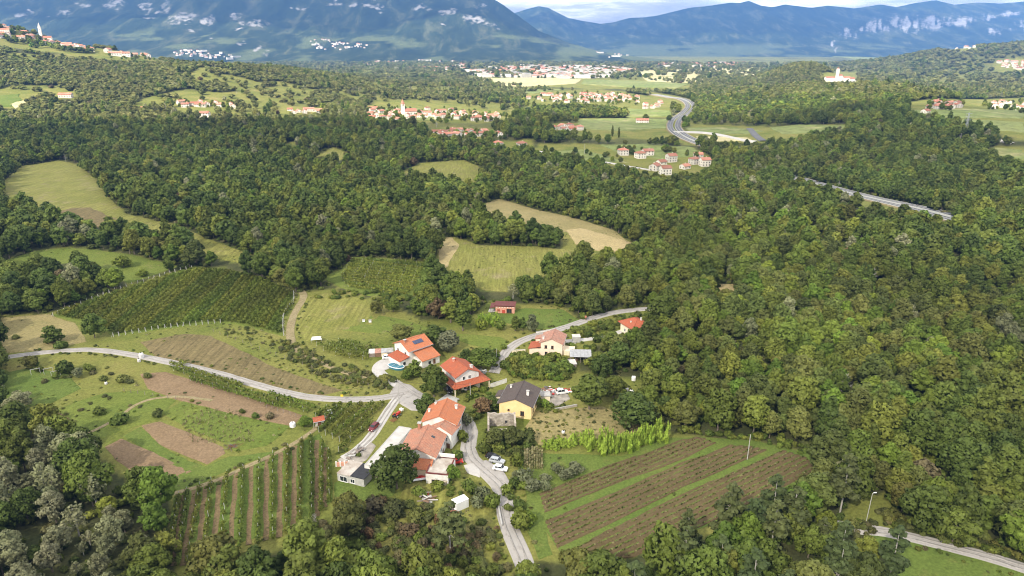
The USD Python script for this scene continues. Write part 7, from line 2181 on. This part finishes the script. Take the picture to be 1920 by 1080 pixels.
tank(266, 672, .9, 2.4, "white water tank on the verge of the village road"); tank(261, 678, .6, 1.2, "small white barrel beside the roadside tank")
tank(549, 800, .9, 1.6, "white square looking tank near the vineyard hut"); tank(137, 415, 1.1, 2.4, "white hunting stand like tank in the left meadow")
tank(1188, 713, .8, 1.7, "white tank in the grass at the right wood edge"); tank(1056, 812, .5, .9, "pale round barrel in the dry grass behind the bamboo")
tank(1175, 733, .7, 1.2, "cream barrel left of a pair by the wood"); tank(1184, 737, .7, 1.2, "cream barrel right of a pair by the wood"); tank(618, 776, .9, 1.3, "pale heap like tank at the top of the vine rows")
tank(67, 792, .5, 1.0, "white barrel at the edge of the lower left wood"); tank(199, 720, .45, .9, "white barrel in the left garden")
for x_, y_, lab in ((682, 604, "white beehive left of a pair under the orchard"), (694, 605, "white beehive right of a pair under the orchard")):
    g = G(x_, y_); x = xform("beehive", g, 10, lab, "beehive"); obj("box", box(1.1, .9, .9, (0, 0, .25)), "paint_white", x); obj("lid", box(1.25, 1.05, .12, (0, 0, 1.152)), "sheet_grey", x)
    for a in (-.4, .4):
        obj("leg", box(.1, .7, .5, (a, 0, -.25)), "wood_grey", x)
g = G(594, 640)
x = xform("tent", g, 12, "white canopy over stored things beside the farm path", "canopy")
obj("canopy", slab([(-2.2, -1.5, 1.3), (2.2, -1.5, 1.3), (1.6, 0, 2.1), (-1.6, 0, 2.1)], .06), "paint_white", x); obj("canopy", slab([(-2.2, 1.5, 1.3), (2.2, 1.5, 1.3), (1.6, 0.01, 2.1), (-1.6, 0.01, 2.1)], .06), "paint_white", x)
for a in (-2.1, 2.1):
    for b in (-1.4, 1.4):
        obj("pole", box(.08, .08, 1.6, (a, b, -.3)), "metal_grey", x)
# pergola frame in the left garden
g = G(88, 700)
for j, (dx_, dy_) in enumerate(((-3.4, -1.0), (1.0, -.4), (5.2, -2.6))):
    zz_ = ground(g[0] + dx_, g[1] + dy_)
    x = xform("goal_frame", (g[0] + dx_, g[1] + dy_, zz_), 35, f"{['left','middle','right'][j]} pale bar frame of three in the left garden", "frame")
    for s in (-1.4, 1.4):
        obj("upright", box(.14, .14, 2.5, (s, 0, -.3)), "concrete", x)
    obj("top_bar", box(3.0, .14, .14, (0, 0, 2.2)), "concrete", x)
# bonfire heap, timber and sheet piles, tarpaulin
g = G(437, 838)
x = xform("brush_heap", g, 0, "dark heap of burnt branches at the corner of the bare garden field", "heap")
for k_ in range(26):
    a = tr_.uniform(0, 6.28); e = np.array([math.cos(a), math.sin(a), tr_.uniform(-.1, .5)]) * tr_.uniform(.9, 1.7); c0 = np.append(tr_.normal(0, .7, 2), tr_.uniform(.1, .8))
    obj("branch", tube([c0 - e, c0, c0 + e], [.05, .07, .04], 4), "clutter_dark" if k_ % 3 else "rust", x)


def pile(px, py, n, lx, mats, label, name="timber_pile", deg=20, sx=.2):
    g = G(px, py)
    x = xform(name, g, deg, label, "pile")
    for k_ in range(n):
        b = box(lx * tr_.uniform(.5, 1), tr_.uniform(.6, 1.6) * sx * 2, tr_.uniform(.5, 1.3) * sx, (tr_.normal(0, lx * .2 + (1.1 if name == "clutter_pile" else 0)), tr_.normal(0, lx * .24 + (.7 if name == "clutter_pile" else 0)), .06 + k_ * (.012 if name == "clutter_pile" else .055)), tr_.normal(0, .5))
        obj("board", b, mats[k_ % len(mats)], x)


pile(800, 937, 22, 3.4, ["wood_grey", "clutter_dark", "wood_brown", "roof_white"], "jumbled pile of grey boards below the flat-roofed house")
pile(846, 956, 16, 2.8, ["wood_grey", "rust", "clutter_dark"], "pile of scrap boards against the white container", deg=60)
pile(1040, 735, 34, 1.3, ["clutter_white", "roof_white", "clutter_dark", "sheet_grey", "paint_red"], "white and dark clutter heaped in the yard behind the yellow house", "clutter_pile", 10, .35)
pile(1022, 733, 26, 1.2, ["clutter_white", "clutter_dark", "rust"], "clutter heap left in the yard behind the yellow house", "clutter_pile", 40, .3)
pile(1068, 733, 16, 1.0, ["paint_red", "clutter_white", "rust"], "red and white clutter at the right end of the yard", "clutter_pile", 10, .3)
pile(780, 660, 12, 1.6, ["clutter_white", "clutter_dark"], "small clutter behind the solar house", "clutter_pile", 10, .25)
pile(905, 697, 10, 2.4, ["clutter_white", "sheet_grey"], "white garden things right of the skirt roofed house", "clutter_pile", 10, .25)
pile(672, 846, 16, 3.0, ["wood_grey", "clutter_dark", "concrete"], "weathered boards and rubble along the gravel lane", deg=70)
pile(655, 857, 12, 2.4, ["wood_grey", "concrete"], "grey rubble heap at the end of the gravel lane", deg=10)
g = G(790, 902)
x = xform("tarpaulin", g, 15, "long white sheet laid on a bench below the walnut tree", "sheet")
obj("sheet", box(5.4, .9, .08, (0, 0, .65)), "paint_white", x)
for a in (-2.4, 0, 2.4):
    obj("trestle", box(.1, .8, .95, (a, 0, -.3)), "wood_grey", x)
for x_, y_, r1_, lab in ((790, 897, 1.0, "red tarpaulin heap beside the walnut tree"), (797, 928, .8, "red cloth on the pile of grey boards")):
    g = G(x_, y_)
    s_ = trimesh.creation.icosphere(3, 1.0); s_.vertices *= [r1_ * 1.3, r1_, r1_ * .6]; s_.vertices += .25 * (meshkit.noise(s_.vertices * 2.2, 3)[:, None] - .5) * s_.vertices
    xx_ = xform("tarpaulin", g + [0, 0, .15], 0, lab, "tarpaulin"); obj("cover", s_, "paint_red", xx_, smooth=True)
# garden wall left of the yellow house, retaining wall along the lane, parapet by the upper road
def low_wall(px0, px1, hgt, th, label, mat="plaster_white", name="garden_wall", n=6):
    a, b = G(*px0), G(*px1)
    d = b - a; L = float(np.hypot(d[0], d[1]))
    x = xform(name, a, math.degrees(math.atan2(d[1], d[0])), label, "wall")
    for k_ in range(n):
        u0, u1 = L * k_ / n, L * (k_ + 1) / n
        pz = ground(*(a[:2] + d[:2] * (k_ + .5) / n)) - a[2]
        obj("panel", box(u1 - u0 - .02, th, hgt + .8, ((u0 + u1) / 2, 0, pz - .8)), mat, x)
        obj("coping", box(u1 - u0 - .02, th + .1, .08, ((u0 + u1) / 2, 0, pz + hgt + .001)), "concrete", x)


low_wall((920, 727), (950, 717), 1.5, .25, "white garden wall between the skirt roofed house and the yellow house")
low_wall((1040, 770), (1082, 762), .8, .3, "low stone edging of the yard right of the yellow house", "stone_wall")
low_wall((934, 950), (941, 988), .7, .3, "low pale retaining wall along the left side of the lane", "concrete", "retaining_wall")
low_wall((1005, 626), (1040, 620), .9, .3, "white railing wall on the outer side of the upper road bend")
low_wall((960, 662), (985, 660), 1.2, .3, "cream terrace wall left of the peach house", "plaster_cream")
low_wall((1056, 646), (1080, 644), .8, .3, "pale wall of the path behind the peach house", "concrete")
# small outhouses in the yard
q = on_plane(1022, 746, 0)
x = xform("shed", (q[0], q[1], ground(*q)), 5, "small grey roofed shed in the yard beside the yellow house", "shed")
obj("wall", box(3.2, 2.4, 2.6, (0, 0, -.4)), "plaster_cream", x); obj("roof", slab([(-1.8, -1.5, 2.2), (1.8, -1.5, 2.2), (1.8, 1.4, 2.6), (-1.8, 1.4, 2.6)], .1), "roof_grey", x)
q = on_plane(1080, 642, 0)
x = xform("shed", (q[0], q[1], ground(*q)), 5, "small pale flat hut behind the peach house", "shed")
obj("wall", box(3.0, 2.4, 2.8, (0, 0, -.4)), "concrete", x); obj("roof", slab([(-1.7, -1.4, 2.4), (1.7, -1.4, 2.4), (1.7, 1.3, 2.7), (-1.7, 1.3, 2.7)], .1), "roof_white", x)
# wooden fence along the left side of the garden plots
for (a_, b_, n_, lab) in (((233, 735), (330, 750), 8, "rough post fence above the left garden"), ((500, 765), (580, 790), 8, "wire fence posts below the vine strip"), ((400, 622), (640, 712), 16, "row of wooden stakes along the hedge slope"), ((640, 712), (738, 735), 10, "line of grey stakes at the road junction below the hedge slope")):
    c = spline(at(*np.array([a_, b_], float).T), .5)
    x = xform("fence", c[0], 0, lab, "fence")
    for j in np.linspace(0, len(c) - 1, n_).astype(int):
        p_ = c[j]
        obj("post", box(.13, .13, 1.7, (p_[0] - c[0][0], p_[1] - c[0][1], ground(*p_[:2]) - c[0][2] - .3)), "wood_grey", x)
